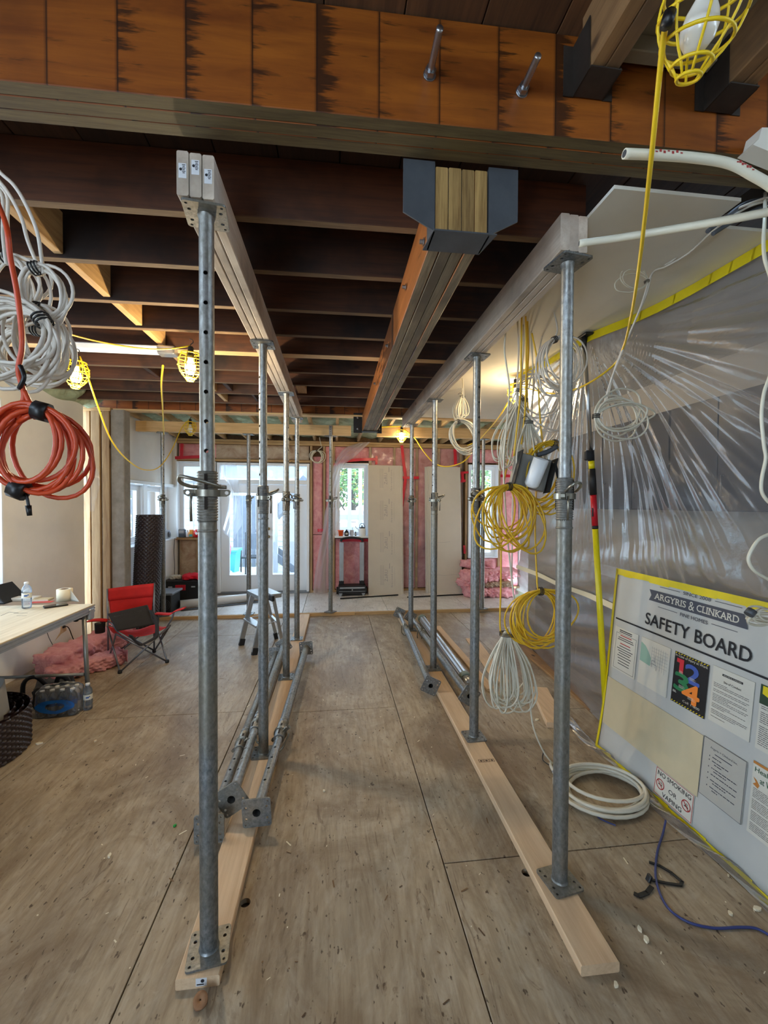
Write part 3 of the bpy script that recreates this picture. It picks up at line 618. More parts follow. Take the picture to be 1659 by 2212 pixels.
# ================================================================ STEEL POSTS
def galv(name, c0, c1, metal, rough):
    m, nt, b, o = newmat(name); f = noise(nt, mapped(nt, (1, 1, 0.6)), 75, 5, 0.65, 0.2); g = noise(nt, mapped(nt, (1, 1, 0.5)), 5, 4, 0.6)
    c = mixc(nt, ramp(nt, g, [(0.4, (0, 0, 0, 1)), (0.65, (0.6,) * 3 + (1,))]), ramp(nt, f, [(0.32, c1), (0.66, c0)]), lin((136, 126, 104)))
    nt.links.new(c, b.inputs['Base Color']); b.inputs['Metallic'].default_value = metal; nt.links.new(ramp(nt, f, [(0.3, (rough + 0.15,) * 3 + (1,)), (0.7, (rough,) * 3 + (1,))]), b.inputs['Roughness']); bump(nt, b, f, 0.1, 0.001); return m
M['galv'] = galv('galvanised_outer', (150, 153, 154), (100, 104, 107), 0.75, 0.42)
M['galvi'] = galv('galvanised_inner', (172, 174, 174), (126, 128, 128), 0.8, 0.36)
M['pin'] = plain('steel_pin', (150, 146, 134), 0.35, 0.9, var=0.2, vs=30)
RO, RI, ZC = 0.0305, 0.0245, 1.595
def plate_mb(s, z0, th, r=0.012):
    m = MB(); pts = []
    for cx, cy, a0 in ((1, 1, 0), (-1, 1, 90), (-1, -1, 180), (1, -1, 270)):
        for k in range(4):
            a = math.radians(a0 + k * 30); pts.append((cx * (s - r) + r * math.cos(a), cy * (s - r) + r * math.sin(a)))
    return m.prism(pts, (0, 0, z0), (1, 0, 0), (0, 1, 0), (0, 0, th))
def plate_cut(s, z0, big=False):
    c = MB()
    for x in (-1, 1):
        for y in (-1, 1):
            c.cyl((x * s * 0.80, y * s * 0.55 * 1.45 if False else y * s * 0.80, z0 - 0.02), (x * s * 0.80, y * s * 0.80, z0 + 0.03), s * 0.075, n=8)
            c.cyl((x * s * 0.72, y * s * 0.40, z0 - 0.02), (x * s * 0.72, y * s * 0.40, z0 + 0.03), s * 0.095, n=8)
    if big: c.cyl((0, 0, z0 - 0.02), (0, 0, z0 + 0.03), RI - 0.005, n=14)
    return c
def make_post(L, inner_turn, handle_turn, open_ends=False):          # upright, base at the local origin, L long
    t = thing('shoring_post'); s = 0.068
    o = obj('base_plate', plate_mb(s, 0, 0.008), M['galv'], t); cut(o, plate_cut(s, 0, open_ends))
    m = MB(); zt = 1.67
    m.lathe([(RO + 0.004, 0.008), (RO, 0.014), (RO, 0.016), (RO, 1.4630), (RO, 1.4635), (RO + 0.003, 1.4645), (RO + 0.003, 1.4705), (RO, 1.4715), (RO, 1.472), (RO, 1.50)], n=24, caps=False)
    obj('outer_tube', m, M['galv'], t)
    pr = [(RO, 1.495), (RO, 1.50)]; z = 1.50
    while z < zt: pr += [(RO + 0.0005, z), (RO + 0.0036, z + 0.002), (RO + 0.0036, z + 0.0045), (RO + 0.0005, z + 0.0065)]; z += 0.0095
    pr += [(RO, zt), (RI, zt), (RI, zt - 0.03)]
    m = MB(); m.lathe(pr, n=24, caps=False); o = obj('threaded_sleeve', m, M['galv'], t)
    m = MB(); Rm = Matrix.Rotation(handle_turn, 3, 'Z')
    for q in (0, pi):
        m.box(Matrix.Rotation(q, 3, 'Z') @ Vector((0, -RO - 0.0022, 1.60)), (0.010, 0.005, 0.12), 0, Matrix.Rotation(q, 3, 'Z'))
    obj('slot', m, M['gap'], o); o.rotation_euler = (0, 0, inner_turn)
    m = MB(); zz = [1.68]; m.cyl((0, 0, 1.40), (0, 0, L - 0.006), RI, n=24, caps=False); m.cyl((0, 0, L - 0.006), (0, 0, 1.40), RI - 0.0035, n=24, caps=False)
    n = len(m.v) - 96 if False else 0
    for i in range(24):
        j = (i + 1) % 24; m.f.append([i, j, 48 + 24 + (24 - j) % 24, 48 + 24 + (24 - i) % 24]) if False else None
    m = MB(); m.lathe([(RI, 1.50), (RI, L - 0.02), (RI + 0.004, L - 0.008), (RI - 0.004, L - 0.008), (RI - 0.004, 1.50), (RI, 1.50)], n=32, caps=False)
    o = obj('inner_tube', m, M['galvi'], t); c = MB(); z = L - 0.207
    while z > 1.70: c.cyl((0, -0.05, z), (0, 0.05, z), 0.0075, n=10); z -= 0.099
    cut(o, c); o.rotation_euler = (0, 0, inner_turn)
    if open_ends:
        m = MB(); m.lathe([(RI - 0.0045, L - 0.05), (0, L - 0.05)], n=16, caps=False); obj('bore_shade', m, M['gap'], t)  # dark disc stands in for the shade inside the tube
    o = obj('top_plate', plate_mb(s, L - 0.008, 0.008), M['galv'], t); cut(o, plate_cut(s, L - 0.008, open_ends))
    m = MB(); m.lathe([(RO + 0.004, 0), (RO + 0.012, 0.001), (RO + 0.012, 0.024), (RO + 0.004, 0.025)], (0, 0, ZC - 0.012), n=22)
    for q in (1, -1):                                             # two pierced ears of the cast nut
        pts = [(RO + 0.004, -0.011), (RO + 0.03, -0.011), (RO + 0.042, -0.004), (RO + 0.044, 0.008), (RO + 0.038, 0.013), (RO + 0.004, 0.013)]
        m.prism([(q * x, y) for x, y in pts], (0, -0.012, ZC), (1, 0, 0), (0, 0, 1), (0, 0.016, 0))
    o = obj('collar_nut', m, M['pin'], t); c = MB()
    for q in (1, -1): c.cyl((q * (RO + 0.031), -0.05, ZC + 0.002), (q * (RO + 0.031), 0.05, ZC + 0.002), 0.0065, n=10)
    cut(o, c); o.rotation_euler = (0, 0, handle_turn)
    m = MB(); zp = ZC + 0.022
    m.tube(smooth_path([(RO + 0.03, -0.012, zp), (0, -0.0, zp), (-RO - 0.02, 0.0, zp), (-RO - 0.055, -0.006, zp + 0.012), (-RO - 0.062, -0.028, zp + 0.03), (-RO - 0.03, -0.05, zp + 0.024), (0.0, -0.052, zp + 0.008), (RO, -0.046, zp)], 5), 0.0062, 8)
    o = obj('locking_pin', m, M['pin'], t); o.rotation_euler = (0, 0, handle_turn * 1.3 + 0.25)
    m = MB(); m.tube([(-0.048, -0.02, ZC), (-0.052, -0.022, ZC - 0.03), (-0.05, -0.02, ZC - 0.095)], 0.0045, 6); o = obj('spring_clip', m, M['pin'], t); o.rotation_euler = (0, 0, handle_turn)
    return t
BT = 0.0385                                                       # boards under the posts
P0 = make_post(HZ0 - BT - 0.001, 0.0, 0.12)
posts = [(-0.432, 1.492, 0.14, 0.0, 'first steel post of the left row, nearest, on the end of the left base board'), (-0.436, 2.645, 0.02, 2.2, 'second steel post of the left row, standing among the posts laid on the left board'),
         (-0.425, 3.79, 0.05, 1.0, 'third steel post of the left row, behind the aluminium step ladder'), (-0.424, 4.86, 0.0, 0.4, 'fourth steel post of the left row, at the far end of the left base board'),
         (0.932, 1.60, 0.16, 0.62, 'first steel post of the right row, nearest, on the end of the right base board'), (0.935, 2.68, 0.05, 0.35, 'second steel post of the right row, behind the stamped mark on the base board'),
         (0.936, 3.84, 0.0, 2.0, 'third steel post of the right row, between the two posts laid on the right board'), (0.945, 5.06, 0.0, 0.5, 'fourth steel post of the right row, at the far end of the right base board')]
def turn(o, a):
    for ch in o.children:
        if ch.name.split('.')[0] in ('inner_tube', 'threaded_sleeve', 'collar_nut', 'locking_pin', 'spring_clip'): ch.rotation_euler.z += a
for i, (x, y, rz, tn, lb) in enumerate(posts):
    o = P0 if i == 0 else dup(P0)
    o.location = (x, y, BT); o.rotation_euler = (0, 0, rz); o['label'] = lb; o['category'] = 'post'; o['group'] = 'steel posts under the two headers'
for i, (o, (x, y, rz, tn, lb)) in enumerate(zip([q for q in list(COL.objects) if q.name.startswith('shoring_post')], posts)): turn(o, tn)
P1 = make_post(2.565 - 0.047, 0.4, 0.3)
for i, (x, lb) in enumerate(((-2.335, 'rear steel post beside the black mesh roll, yellow cable at its head'), (-1.19, 'rear steel post standing in front of the patio door'), (-0.05, 'rear steel post in front of the hanging plastic beside the patio door'), (2.19, 'rear steel post in front of the narrow right window'))):
    o = P1 if i == 0 else dup(P1)
    o.location = (x, 5.985 - 0.0157 * (x - 0.2) + 0.01, 0.046); o.rotation_euler = (0, 0, 0.5 + i); o['label'] = lb; o['category'] = 'post'; o['group'] = 'steel posts under the rear header'

# ================================================================ BASE BOARDS
b1 = thing('base_board', 'pale wide base board under the left row of posts', 'board', (-0.43, 3.6, 0))
m = MB(); m.bar((-0.444, 1.405, 0.0195), (-0.410, 5.95, 0.0195), 0.140, 0.038, ch=0.004); obj('plank', m, M['base'], b1)
m = MB(); m.box((-0.432, 1.4045, 0.021), (0.035, 0.001, 0.026)); s_ = obj('sticker', m, M['sticker'], b1)
m = MB(); m.lathe([(0.006, 0), (0.006, 0.0004)], (-0.428, 1.4036, 0.025), (0, 1, 0), 14); m.box((-0.435, 1.4036, 0.014), (0.022, 0.0004, 0.004)); obj('print', m, M['ink'], s_)
b2 = thing('base_board', 'pale wide base board with a row of black stamps under the right row of posts', 'board', (0.93, 3.4, 0))
m = MB(); m.bar((0.903, 1.29, 0.0195), (0.953, 5.66, 0.0195), 0.140, 0.038, ch=0.004); obj('plank', m, M['base'], b2)
M['stampg'] = plain('stamp_ink', (86, 66, 50), 0.8)
m = MB(); sx = at(1051, 1643, z=0.0386)
for i in range(3):
    x = sx.x - 0.034 + i * 0.034
    for q in ((x - 0.014, 0.003, 0.028), (x + 0.014, 0.003, 0.028)): m.box((q[0], sx.y, 0.0387), (q[1], q[2], 0.0003))
    for k in (-1, 1): m.box((x, sx.y + k * 0.013, 0.0387), (0.026, 0.003, 0.0003))
    m.lathe([(0.008, 0), (0.008, 0.0003)], (x, sx.y, 0.0386), (0, 0, 1), 14)
obj('stamp', m, M['stampg'], b2)
# ================================================================ CEILING IN FRONT OF THE BEAM
M['plankf'] = wood('brown_subfloor', (124, 84, 52), (74, 48, 30), 'Y', 6, rough=0.8, bright=0.35)
M['jh'] = plain('rusty_hanger_steel', (62, 54, 48), 0.6, 0.4, var=0.25, vs=20)
cf = thing('ceiling', kind='structure', loc=(0, 0, 3.06))
for i in range(24):
    x = -2.87 + i * 0.2365
    m = MB(); m.box((x + 0.118, -0.85, 3.062), (0.233, 4.3, 0.024), ch=0.002); obj('plank', m, M['plankf'], cf)
m = MB(); m.box((0.0, -0.85, 3.085), (6, 4.4, 0.01)); obj('upper_floor', m, M['gap'], cf)
M['joistY'] = wood('old_joist_along', (168, 128, 84), (116, 82, 52), 'Y', 6, rough=0.75, stain=(104, 80, 58), bright=0.2)
def fj(x, y1, zb):
    for k, dx in enumerate((-0.022, 0.022)):
        m = MB(); m.bar((x + dx, -2.9, (zb + 3.05) / 2), (x + dx, y1, (zb + 3.05) / 2), 0.043, 3.05 - zb, ch=0.003); obj('joist', m, M['joistY'], cf)
fj(0.775, 1.19, 2.865); fj(1.215, 1.17, 2.865)
for x in (0.775, 1.215):
    yb = Y0 + x * math.tan(RT)
    h = thing('joist_hanger', 'sheet metal hanger holding the joist end %s' % ('nearer the middle, left of the caged lamp' if x < 1 else 'on the right, under the broken drywall edge'), 'hanger', (x, yb, 2.85), 'joist hangers on the orange beam')
    m = MB(); m.box((x, yb - 0.05, 2.857), (0.096, 0.09, 0.004)); obj('seat', m, M['jh'], h)
    for s in (-1, 1):
        m = MB(); m.box((x + s * 0.048, yb - 0.045, 2.93), (0.003, 0.085, 0.15)); obj('side', m, M['jh'], h)
        m = MB(); m.box((x + s * 0.064, yb - 0.003, 2.93), (0.032, 0.003, 0.15)); obj('nailing_flange', m, M['jh'], h)
M['oldply'] = plain('grey_plywood', (146, 134, 112), 0.85, var=0.2, vs=10)
m = MB(); m.box((0.995, 1.07, 3.02), (0.36, 0.26, 0.02)); obj('filler_panel', m, M['oldply'], cf)
m = MB(); m.bar((0.83, 1.195, 2.985), (1.16, 1.19, 2.985), 0.04, 0.05); obj('ledger', m, M['oldply'], cf)
m = MB()
for px, py in ((1403, 82), (1397, 130), (1447, 165)): q = at(px, py, z=3.009); m.lathe([(0.004, 0), (0.004, -0.002)], q, (0, 0, 1), 8)
obj('screw', m, M['gap'], cf, kind='stuff')
m = MB(); m.prism([(0, 0), (0.4, -0.10), (0.4, 0.09), (0.03, 0.055), (0.02, 0.02)], (1.265, 1.15, 2.70), (1, 0, 0), (0, 0, 1), (0, 0.05, 0)); obj('broken_drywall', m, M['drywallR'], ce3)

# ================================================================ KITCHEN BEHIND THE SHEETING
def cab(name, lb, x, y0, y1, z0, z1, dep, nd, grp):
    t = thing(name, lb, 'cabinet', (x + dep / 2, (y0 + y1) / 2, z0), grp)
    m = MB(); m.box((x + dep / 2 + 0.01, (y0 + y1) / 2, (z0 + z1) / 2), (dep - 0.02, y1 - y0 - 0.004, z1 - z0)); obj('body', m, M['darkwall'], t)
    for i in range(nd):
        a = y0 + (y1 - y0) * i / nd; b = y0 + (y1 - y0) * (i + 1) / nd
        m = MB(); m.box((x, (a + b) / 2, (z0 + z1) / 2), (0.02, b - a - 0.008, z1 - z0 - 0.01), ch=0.002); d = obj('door', m, M['darkwall'], t)
        m = MB(); m.tube([(x - 0.008, b - 0.05, z0 + 0.1), (x - 0.032, b - 0.05, z0 + 0.1), (x - 0.032, b - 0.05, z0 + 0.24), (x - 0.008, b - 0.05, z0 + 0.24)], 0.005, 6); obj('handle', m, M['tin'], d)
    return t
for i, (a, b) in enumerate(((2.95, 3.75), (3.76, 4.56), (2.13, 2.94))):
    cab('base_cabinet', ('middle dark base cabinet behind the plastic', 'dark base cabinet behind the plastic, nearer the rear room', 'dark base cabinet hidden behind the safety board')[i], 2.32, a, b, 0.0, 0.80, 0.56, 2, 'dark kitchen cabinets behind the plastic')
    cab('wall_cabinet', ('middle dark wall cabinet behind the plastic', 'dark wall cabinet behind the plastic, nearer the rear room', 'dark wall cabinet behind the plastic, above the safety board')[i], 2.58, a, b, 1.56, 2.34, 0.31, 2, 'dark kitchen cabinets behind the plastic')
ct = thing('countertop', 'pale kitchen worktop behind the plastic sheeting', 'countertop', (2.57, 3.35, 0.80))
m = MB(); m.box((2.58, 3.35, 0.822), (0.62, 2.44, 0.04), ch=0.004); obj('slab', m, plain('pale_stone', (214, 206, 190), 0.35, var=0.08, vs=14), ct)
m = MB(); m.box((2.885, 3.35, 0.9), (0.02, 2.44, 0.11)); obj('upstand', m, M['white'], ct)

# ================================================================ PLASTIC SHEETING
HX, HY, HZ = 1.607, 2.551, 2.70
TOPL = [(0.3, 1.82), (1.3, 1.80), (1.9, 1.785), (2.1, 1.765), (2.3, 1.72), (2.45, 1.66), (2.551, 1.63), (3.05, 1.62), (3.40, 1.56)]
BOTL = [(0.3, 1.86), (1.4, 1.84), (2.0, 1.86), (2.7, 1.92), (3.65, 2.06), (5.3, 2.30)]
def pl(tab, y):
    for (a, p), (b, q) in zip(tab, tab[1:]):
        if y <= b: return p + (q - p) * max(0, (y - a)) / (b - a)
    return tab[-1][1]
def sheetfn(u, v):
    yt = 0.3 + 3.1 * u; yb = 0.3 + 4.9 * u ** 1.05; s = v ** 0.92
    y = yb + (yt - yb) * s; z = 0.012 + (2.705 - 0.012) * v
    xt = pl(TOPL, yt); xb = pl(BOTL, yb); x = xb + (xt - xb) * s
    e = math.sin(pi * min(1, v)) ** 0.5 if v < 1 else 0
    x += 0.09 * math.sin(pi * v) * (0.4 + 0.6 * u)
    dy, dz = y - HY, HZ - z; r = math.hypot(dy, dz) + 1e-4; th = math.atan2(dy, dz)
    k = math.exp(-((r - 0.55) / 0.75) ** 2)
    x += e * k * (0.010 * math.sin(46 * th + 1.5 * math.sin(7 * th)) + 0.009 * math.sin(83 * th + 2 * math.sin(11 * th + r * 3)) + 0.005 * math.sin(151 * th + 3 * math.sin(9 * th + r * 5)))
    x += e * 0.030 * math.exp(-((r - 1.1) / 0.7) ** 2) * math.sin(9 * th + 2.4 * r)
    lo = max(0, 1 - v * 1.6)
    x += lo * e * (0.025 * math.sin(15 * z + 2.2 * math.sin(2.3 * y)) + 0.012 * math.sin(37 * z + 5 * math.sin(1.7 * y + 1)))
    x += e * 0.012 * math.sin(7 * z + 3 * math.sin(1.9 * y)) * max(0, min(1, (2.4 - y)))
    return (x, y, z)
pc = thing('plastic_sheet', 'clear plastic dust sheeting taped to the ceiling along the right side', 'sheeting', (1.85, 2.3, 0))
m = MB(); m.grid(sheetfn, 420, 240); obj('film', m, M['poly'], pc)
M['yel'] = plain('yellow_tape', (226, 204, 24), 0.4, var=0.08, vs=12)
m = MB()
tp = [Vector((pl(TOPL, y), y, 2.706)) for y in [0.3 + 0.1 * i for i in range(32)]]
tp = [p + Vector((-0.012, 0, -0.028)) for p in tp]
for a, b in zip(tp, tp[1:]): m.bar(a, b + (b - a) * 0.1, 0.062, 0.002, up=(-1, 0, 0.3), ch=0.0004)
obj('edge_tape', m, M['yel'], pc, label='yellow tape')
m = MB(); m.grid(lambda u, v: Vector(sheetfn(0.40 + 0.6 * u, 0.318 + 0.016 * v)) + Vector((-0.012, 0, 0)), 120, 2); obj('seam_tape', m, plain('ivory_tape', (224, 212, 180), 0.5), pc, label='ivory tape band across the sheeting')
# loose film gathered along the floor
def gath(u, v):
    y = 0.9 + 2.0 * u; x = 1.685 + 0.07 * v + 0.02 * math.sin(y * 9)
    return (x, y, 0.006 + 0.03 * math.sin(pi * v) * (0.5 + 0.5 * math.sin(y * 23 + v * 5)) ** 2)
gs = thing('plastic_sheet', 'crumpled strip of clear plastic lying along the foot of the safety board', 'sheeting', (1.72, 1.9, 0))
m = MB(); m.grid(gath, 90, 10); obj('film', m, M['poly'], gs)
# sill timbers on the floor along the sheeting
for nm, lb, p0, p1, w, h in (('floor_plate', 'brown old floor plate along the foot of the plastic sheeting', (2.02, 2.95, 0.012), (2.09, 4.6, 0.012), 0.12, 0.024),
                             ('board', 'short thick offcut board lying by the hanging hank of white cable', (1.585, 2.78, 0.021), (1.74, 3.35, 0.021), 0.14, 0.040),
                             ('board', 'narrow rough strip of timber lying on the floor right of the laid posts', (1.34, 3.40, 0.012), (1.33, 5.25, 0.012), 0.075, 0.022),
                             ('board', 'thin flat strip of timber beside the narrow rough strip on the floor', (1.50, 3.55, 0.007), (1.62, 4.75, 0.007), 0.14, 0.012)):
    t = thing(nm, lb, 'board', ((p0[0] + p1[0]) / 2, (p0[1] + p1[1]) / 2, 0)); m = MB(); m.bar(p0, p1, w, h, ch=0.003); obj('plank', m, M['base'] if 'offcut' in lb or 'strip' in lb else M['joistY'], t)

# ================================================================ EXTENSION POLE
M['chrome'] = plain('chrome_tube', (186, 188, 190), 0.22, 0.95); M['black'] = plain('black_rubber', (22, 22, 24), 0.55)
M['poley'] = plain('yellow_paint', (232, 214, 20), 0.32); M['redl'] = plain('red_label', (196, 24, 40), 0.4)
pt = Vector((HX, HY, 2.69)); pf = Vector((1.82, 2.56, 0.0)); pd = (pt - pf)
ep = thing('extension_pole', 'yellow and chrome extension pole propping the plastic against the ceiling', 'pole', pf)
def zt_(py): return (lambda p: (p.z) / pt.z)(at(1290, py, y=2.553))
def seg(nm, a, b, r, mt, n=14):
    m = MB(); m.cyl(pf + pd * a, pf + pd * b, r, n=n); return obj(nm, m, mt, ep)
Z = lambda py: (1.6 + (1089 - py) / 900 * 2.56) / 2.69
seg('lower_tube', 0.004, Z(1068), 0.0185, M['poley'])
o = seg('label_band', Z(1137), Z(1066), 0.0192, M['redl'])
m = MB()
for k in range(4): z = Z(1112) + 0.005 * k; p = pf + pd * z; m.box((p.x - 0.0175, p.y - 0.008, p.z), (0.003, 0.012, 0.05 if k == 1 else 0.008))
obj('print', m, M['black'], o)
seg('grip', Z(1066), Z(1006), 0.022, M['black']); seg('band', Z(1006), Z(988), 0.0185, M['poley']); seg('label_end', Z(1137) - 0.008, Z(1137), 0.0193, M['black'])
o = seg('clamp', Z(988), Z(964), 0.020, M['black']); m = MB(); p = pf + pd * Z(976); m.box((p.x - 0.03, p.y - 0.01, p.z), (0.04, 0.03, 0.065), ch=0.006); obj('clamp_lever', m, M['black'], o)
seg('upper_tube', Z(966), 0.99, 0.0125, M['chrome'])
m = MB(); m.box(pt + Vector((0.01, 0, 0.004)), (0.07, 0.11, 0.016), ch=0.005); m.cyl(pt + Vector((0, 0, -0.07)), pt, 0.014, 0.02); obj('head', m, M['black'], ep)

# ================================================================ FLAT LETTERING
_tc = {}
def textgeo(s, bold=0.0):
    if (s, bold) not in _tc:
        c = bpy.data.curves.new('t', 'FONT'); c.body = s; c.size = 1; c.offset = bold; c.resolution_u = 3
        o = bpy.data.objects.new('t', c); me = bpy.data.meshes.new_from_object(o)
        vs = [(v.co.x, v.co.y) for v in me.vertices]; fs = [tuple(p.vertices) for p in me.polygons]
        bpy.data.objects.remove(o); bpy.data.curves.remove(c); bpy.data.meshes.remove(me)
        x0 = min(v[0] for v in vs); x1 = max(v[0] for v in vs); y0 = min(v[1] for v in vs); y1 = max(v[1] for v in vs)
        _tc[(s, bold)] = ([(x - x0, y - y0) for x, y in vs], fs, x1 - x0, y1 - y0)
    return _tc[(s, bold)]
def put(m, s, P, a, b, w, h, bold=0.0, mi=0, lift=0.0008, rot=0.0, center=False):   # P(a, b, lift) gives the point on the carrying surface
    vs, fs, W, H = textgeo(s, 0.0); sx = w / W; sy = (h / H) if h else sx; c, q = math.cos(rot), math.sin(rot); e = bold * sy
    for k, (dx, dy) in enumerate(((-e, 0), (e, 0), (0, e), (0, -e), (e * 0.7, e * 0.7), (-e * 0.7, -e * 0.7)) if bold > 0 else ((0, 0),)):
        out = []
        for x, y in vs:
            x, y = x * sx + dx, y * sy + dy
            out.append(P(a + x * c - y * q, b + x * q + y * c, lift + 0.00005 * k))
        m.add(out, fs, mi)
def rect(m, P, a0, a1, b0, b1, mi=0, lift=0.0006):
    m.add([P(a0, b0, lift), P(a1, b0, lift), P(a1, b1, lift), P(a0, b1, lift)], [(0, 1, 2, 3)], mi)
def slab(m, P, a0, a1, b0, b1, t, lift=0.0, mi=0):
    v = [P(a, b, l) for l in (lift, lift + t) for a, b in ((a0, b0), (a1, b0), (a1, b1), (a0, b1))]
    m.add(v, [(3, 2, 1, 0), (4, 5, 6, 7), (0, 1, 5, 4), (1, 2, 6, 5), (2, 3, 7, 6), (3, 0, 4, 7)], mi)
def lines(m, P, a0, a1, b1, b0, n, th=0.25, mi=0, R=None, gap=()):
    R = R or random.Random(1); st = (b1 - b0) / n
    for i in range(n):
        if i in gap: continue
        a = a0; end = a0 + (a1 - a0) * (R.uniform(0.35, 0.7) if R.random() < 0.28 else R.uniform(0.93, 1.0))
        while a < end:
            w = R.uniform(0.006, 0.024); rect(m, P, a, min(a + w, end), b1 - (i + th) * st, b1 - i * st, mi, 0.0012); a += w + 0.0025
def discs(m, P, a, b, r0, r1, n=28, mi=0, lift=0.0015, t0=0, t1=2 * pi):
    vs = [P(a + r * math.cos(t0 + (t1 - t0) * k / n), b + r * math.sin(t0 + (t1 - t0) * k / n), lift) for r in (r0, r1) for k in range(n + 1)]
    m.add(vs, [(k, k + 1, n + 2 + k, n + 1 + k) for k in range(n)], mi)

# ================================================================ SAFETY BOARD
BR, BU, BN = Vector((0, -1, 0)), Vector((0.0927, 0, 0.9957)), Vector((-0.9957, 0, 0.0927))
BO = Vector((1.752, 2.545, 0.004))
def BP(a, b, l=0.0):
    bow = -0.028 * max(0, 0.45 - b) ** 2 / 0.2 * max(0, 0.8 - a) if a < 0.8 else 0
    return BO + BR * a + BU * b + BN * (l + 0.006 - bow)
sb = thing('safety_board', 'large white site safety board with yellow taped edges leaning on the plastic sheeting', 'board', BO)
M['coro'] = plain('white_board', (194, 193, 187), 0.42, var=0.05, vs=5); M['paper'] = plain('paper', (210, 206, 193), 0.75)
m = MB(); BW, BH = 1.75, 1.18
def bfn(u, v): p = BP(BW * u, BH * v, -0.006); return p, BN
m.sheet(bfn, 30, 24, 0.005); obj('panel', m, M['coro'], sb)
m = MB()
for i in range(24): slab(m, BP, BW * i / 24, BW * (i + 1) / 24, BH - 0.036 - 0.004 * math.sin(i * 1.7), BH + 0.003, 0.0008)
for i in range(20): slab(m, BP, -0.003, 0.016, BH * i / 20, BH * (i + 1) / 20, 0.0008)
for i in range(24): slab(m, BP, BW * i / 24, BW * (i + 1) / 24, -0.002, 0.016 + 0.004 * math.sin(i * 2.1), 0.0008)
obj('edge_tape', m, M['yel'], sb, label='yellow tape')
INK = M['ink']; M['slate'] = plain('slate_ink', (72, 74, 84), 0.6)
m = MB(); m.add([BP(a, b, 0.0006) for a, b in ((0.30, 1.105), (0.873, 1.107), (0.858, 1.086) if False else (0.873, 1.107), (0.895, 1.043), (0.303, 1.042), (0.318, 1.074))], [(0, 5, 4, 3, 1)], 0)
ban = obj('banner', m, M['slate'], sb)
m = MB(); put(m, 'ARGYRIS', BP, 0.345, 1.058, 0.215, 0.034, 0.012, lift=0.0012); put(m, '&', BP, 0.577, 1.052, 0.035, 0.046, -0.004, lift=0.0012); put(m, 'CLINKARD', BP, 0.626, 1.058, 0.225, 0.034, 0.012, lift=0.0012)
# slab serifs on the feet and heads of the straight strokes
for a0, wd, ch in ((0.345, 0.215, 'ARGYRIS'), (0.626, 0.225, 'CLINKARD')):
    full = textgeo(ch)[2]; x = 0
    for i, c in enumerate(ch):
        pre = textgeo(ch[:i + 1])[2]; w = textgeo(c)[2]; l = a0 + (pre - w) / full * wd; r = a0 + pre / full * wd
        for s, b in ((l, 1.058), (l, 1.0885)) if c not in 'AGCSY' else (((l, 1.058),) if c == 'A' else ()): rect(m, BP, s - 0.003, s + 0.011, b, b + 0.0035, 0, 0.0012)
        if c in 'ARKN': rect(m, BP, r - 0.009, r + 0.003, 1.058, 1.0615, 0, 0.0012)
        if c in 'YKN': rect(m, BP, r - 0.009, r + 0.003, 1.0885, 1.092, 0, 0.0012)
        if c == 'Y': rect(m, BP, l - 0.003, l + 0.009, 1.0885, 1.092, 0, 0.0012); rect(m, BP, (l + r) / 2 - 0.007, (l + r) / 2 + 0.007, 1.058, 1.0615, 0, 0.0012)
obj('lettering', m, M['paper'], ban)
m = MB(); put(m, 'SINCE 2008', BP, 0.535, 1.124, 0.165, 0.017, 0.012); put(m, 'FINE HOMES', BP, 0.530, 1.008, 0.165, 0.018, 0.012)
for a0, a1, b in ((0.375, 0.515, 1.131), (0.722, 0.86, 1.131), (0.375, 0.51, 1.017), (0.715, 0.85, 1.017)): rect(m, BP, a0, a1, b, b + 0.003)
obj('lettering', m, M['slate'], sb)
m = MB(); put(m, 'SAFETY', BP, 0.292, 0.900, 0.305, 0.066, 0.016); put(m, 'BOARD', BP, 0.632, 0.900, 0.292, 0.066, 0.016)
rect(m, BP, 0.04, BW - 0.03, 0.859, 0.869); obj('lettering', m, INK, sb, label='bold black title and rule')
def sheet_(nm, a0, a1, b0, b1, mt, lb=None, t=0.0012):
    m = MB(); slab(m, BP, a0, a1, b0, b1, t, 0.0002); return obj(nm, m, mt, sb, label=lb)
R = random.Random(4)
m1 = plain('red_ink', (176, 60, 56), 0.7)
p = sheet_('notice', 0.045, 0.252, 0.545, 0.815, M['paper']); B1 = lambda a, b, l=0: BP(a, b, l + 0.0014)
m = MB(); rect(m, B1, 0.09, 0.20, 0.797, 0.803); rect(m, B1, 0.09, 0.20, 0.787, 0.792)
for q in ((0.062, 0.24, 0.778, 0.780), (0.062, 0.24, 0.555, 0.557), (0.062, 0.064, 0.557, 0.778), (0.238, 0.24, 0.557, 0.778)): rect(m, B1, *q)
for b, w in ((0.752, 0.13), (0.740, 0.14), (0.70, 0.1), (0.684, 0.14), (0.670, 0.12), (0.656, 0.1), (0.640, 0.12), (0.624, 0.11), (0.606, 0.1), (0.59, 0.1)): rect(m, B1, 0.15 - w / 2, 0.15 + w / 2, b, b + 0.0045)
obj('print', m, INK, p); m = MB(); rect(m, B1, 0.10, 0.20, 0.766, 0.772); rect(m, B1, 0.105, 0.195, 0.716, 0.722); obj('red_print', m, m1, p)
p = sheet_('map_sheet', 0.281, 0.495, 0.548, 0.818, M['paper'], t=0.004); B2 = lambda a, b, l=0: BP(a, b, l + 0.0044)
m = MB(); m.add([B2(a, b, 0.0005) for a, b in ((0.284, 0.68), (0.365, 0.672), (0.368, 0.72), (0.345, 0.75), (0.32, 0.775), (0.284, 0.79))], [(0, 1, 2, 3, 4, 5)]); obj('map_lake', m, plain('lake_green', (146, 178, 160), 0.7), p)
m = MB()
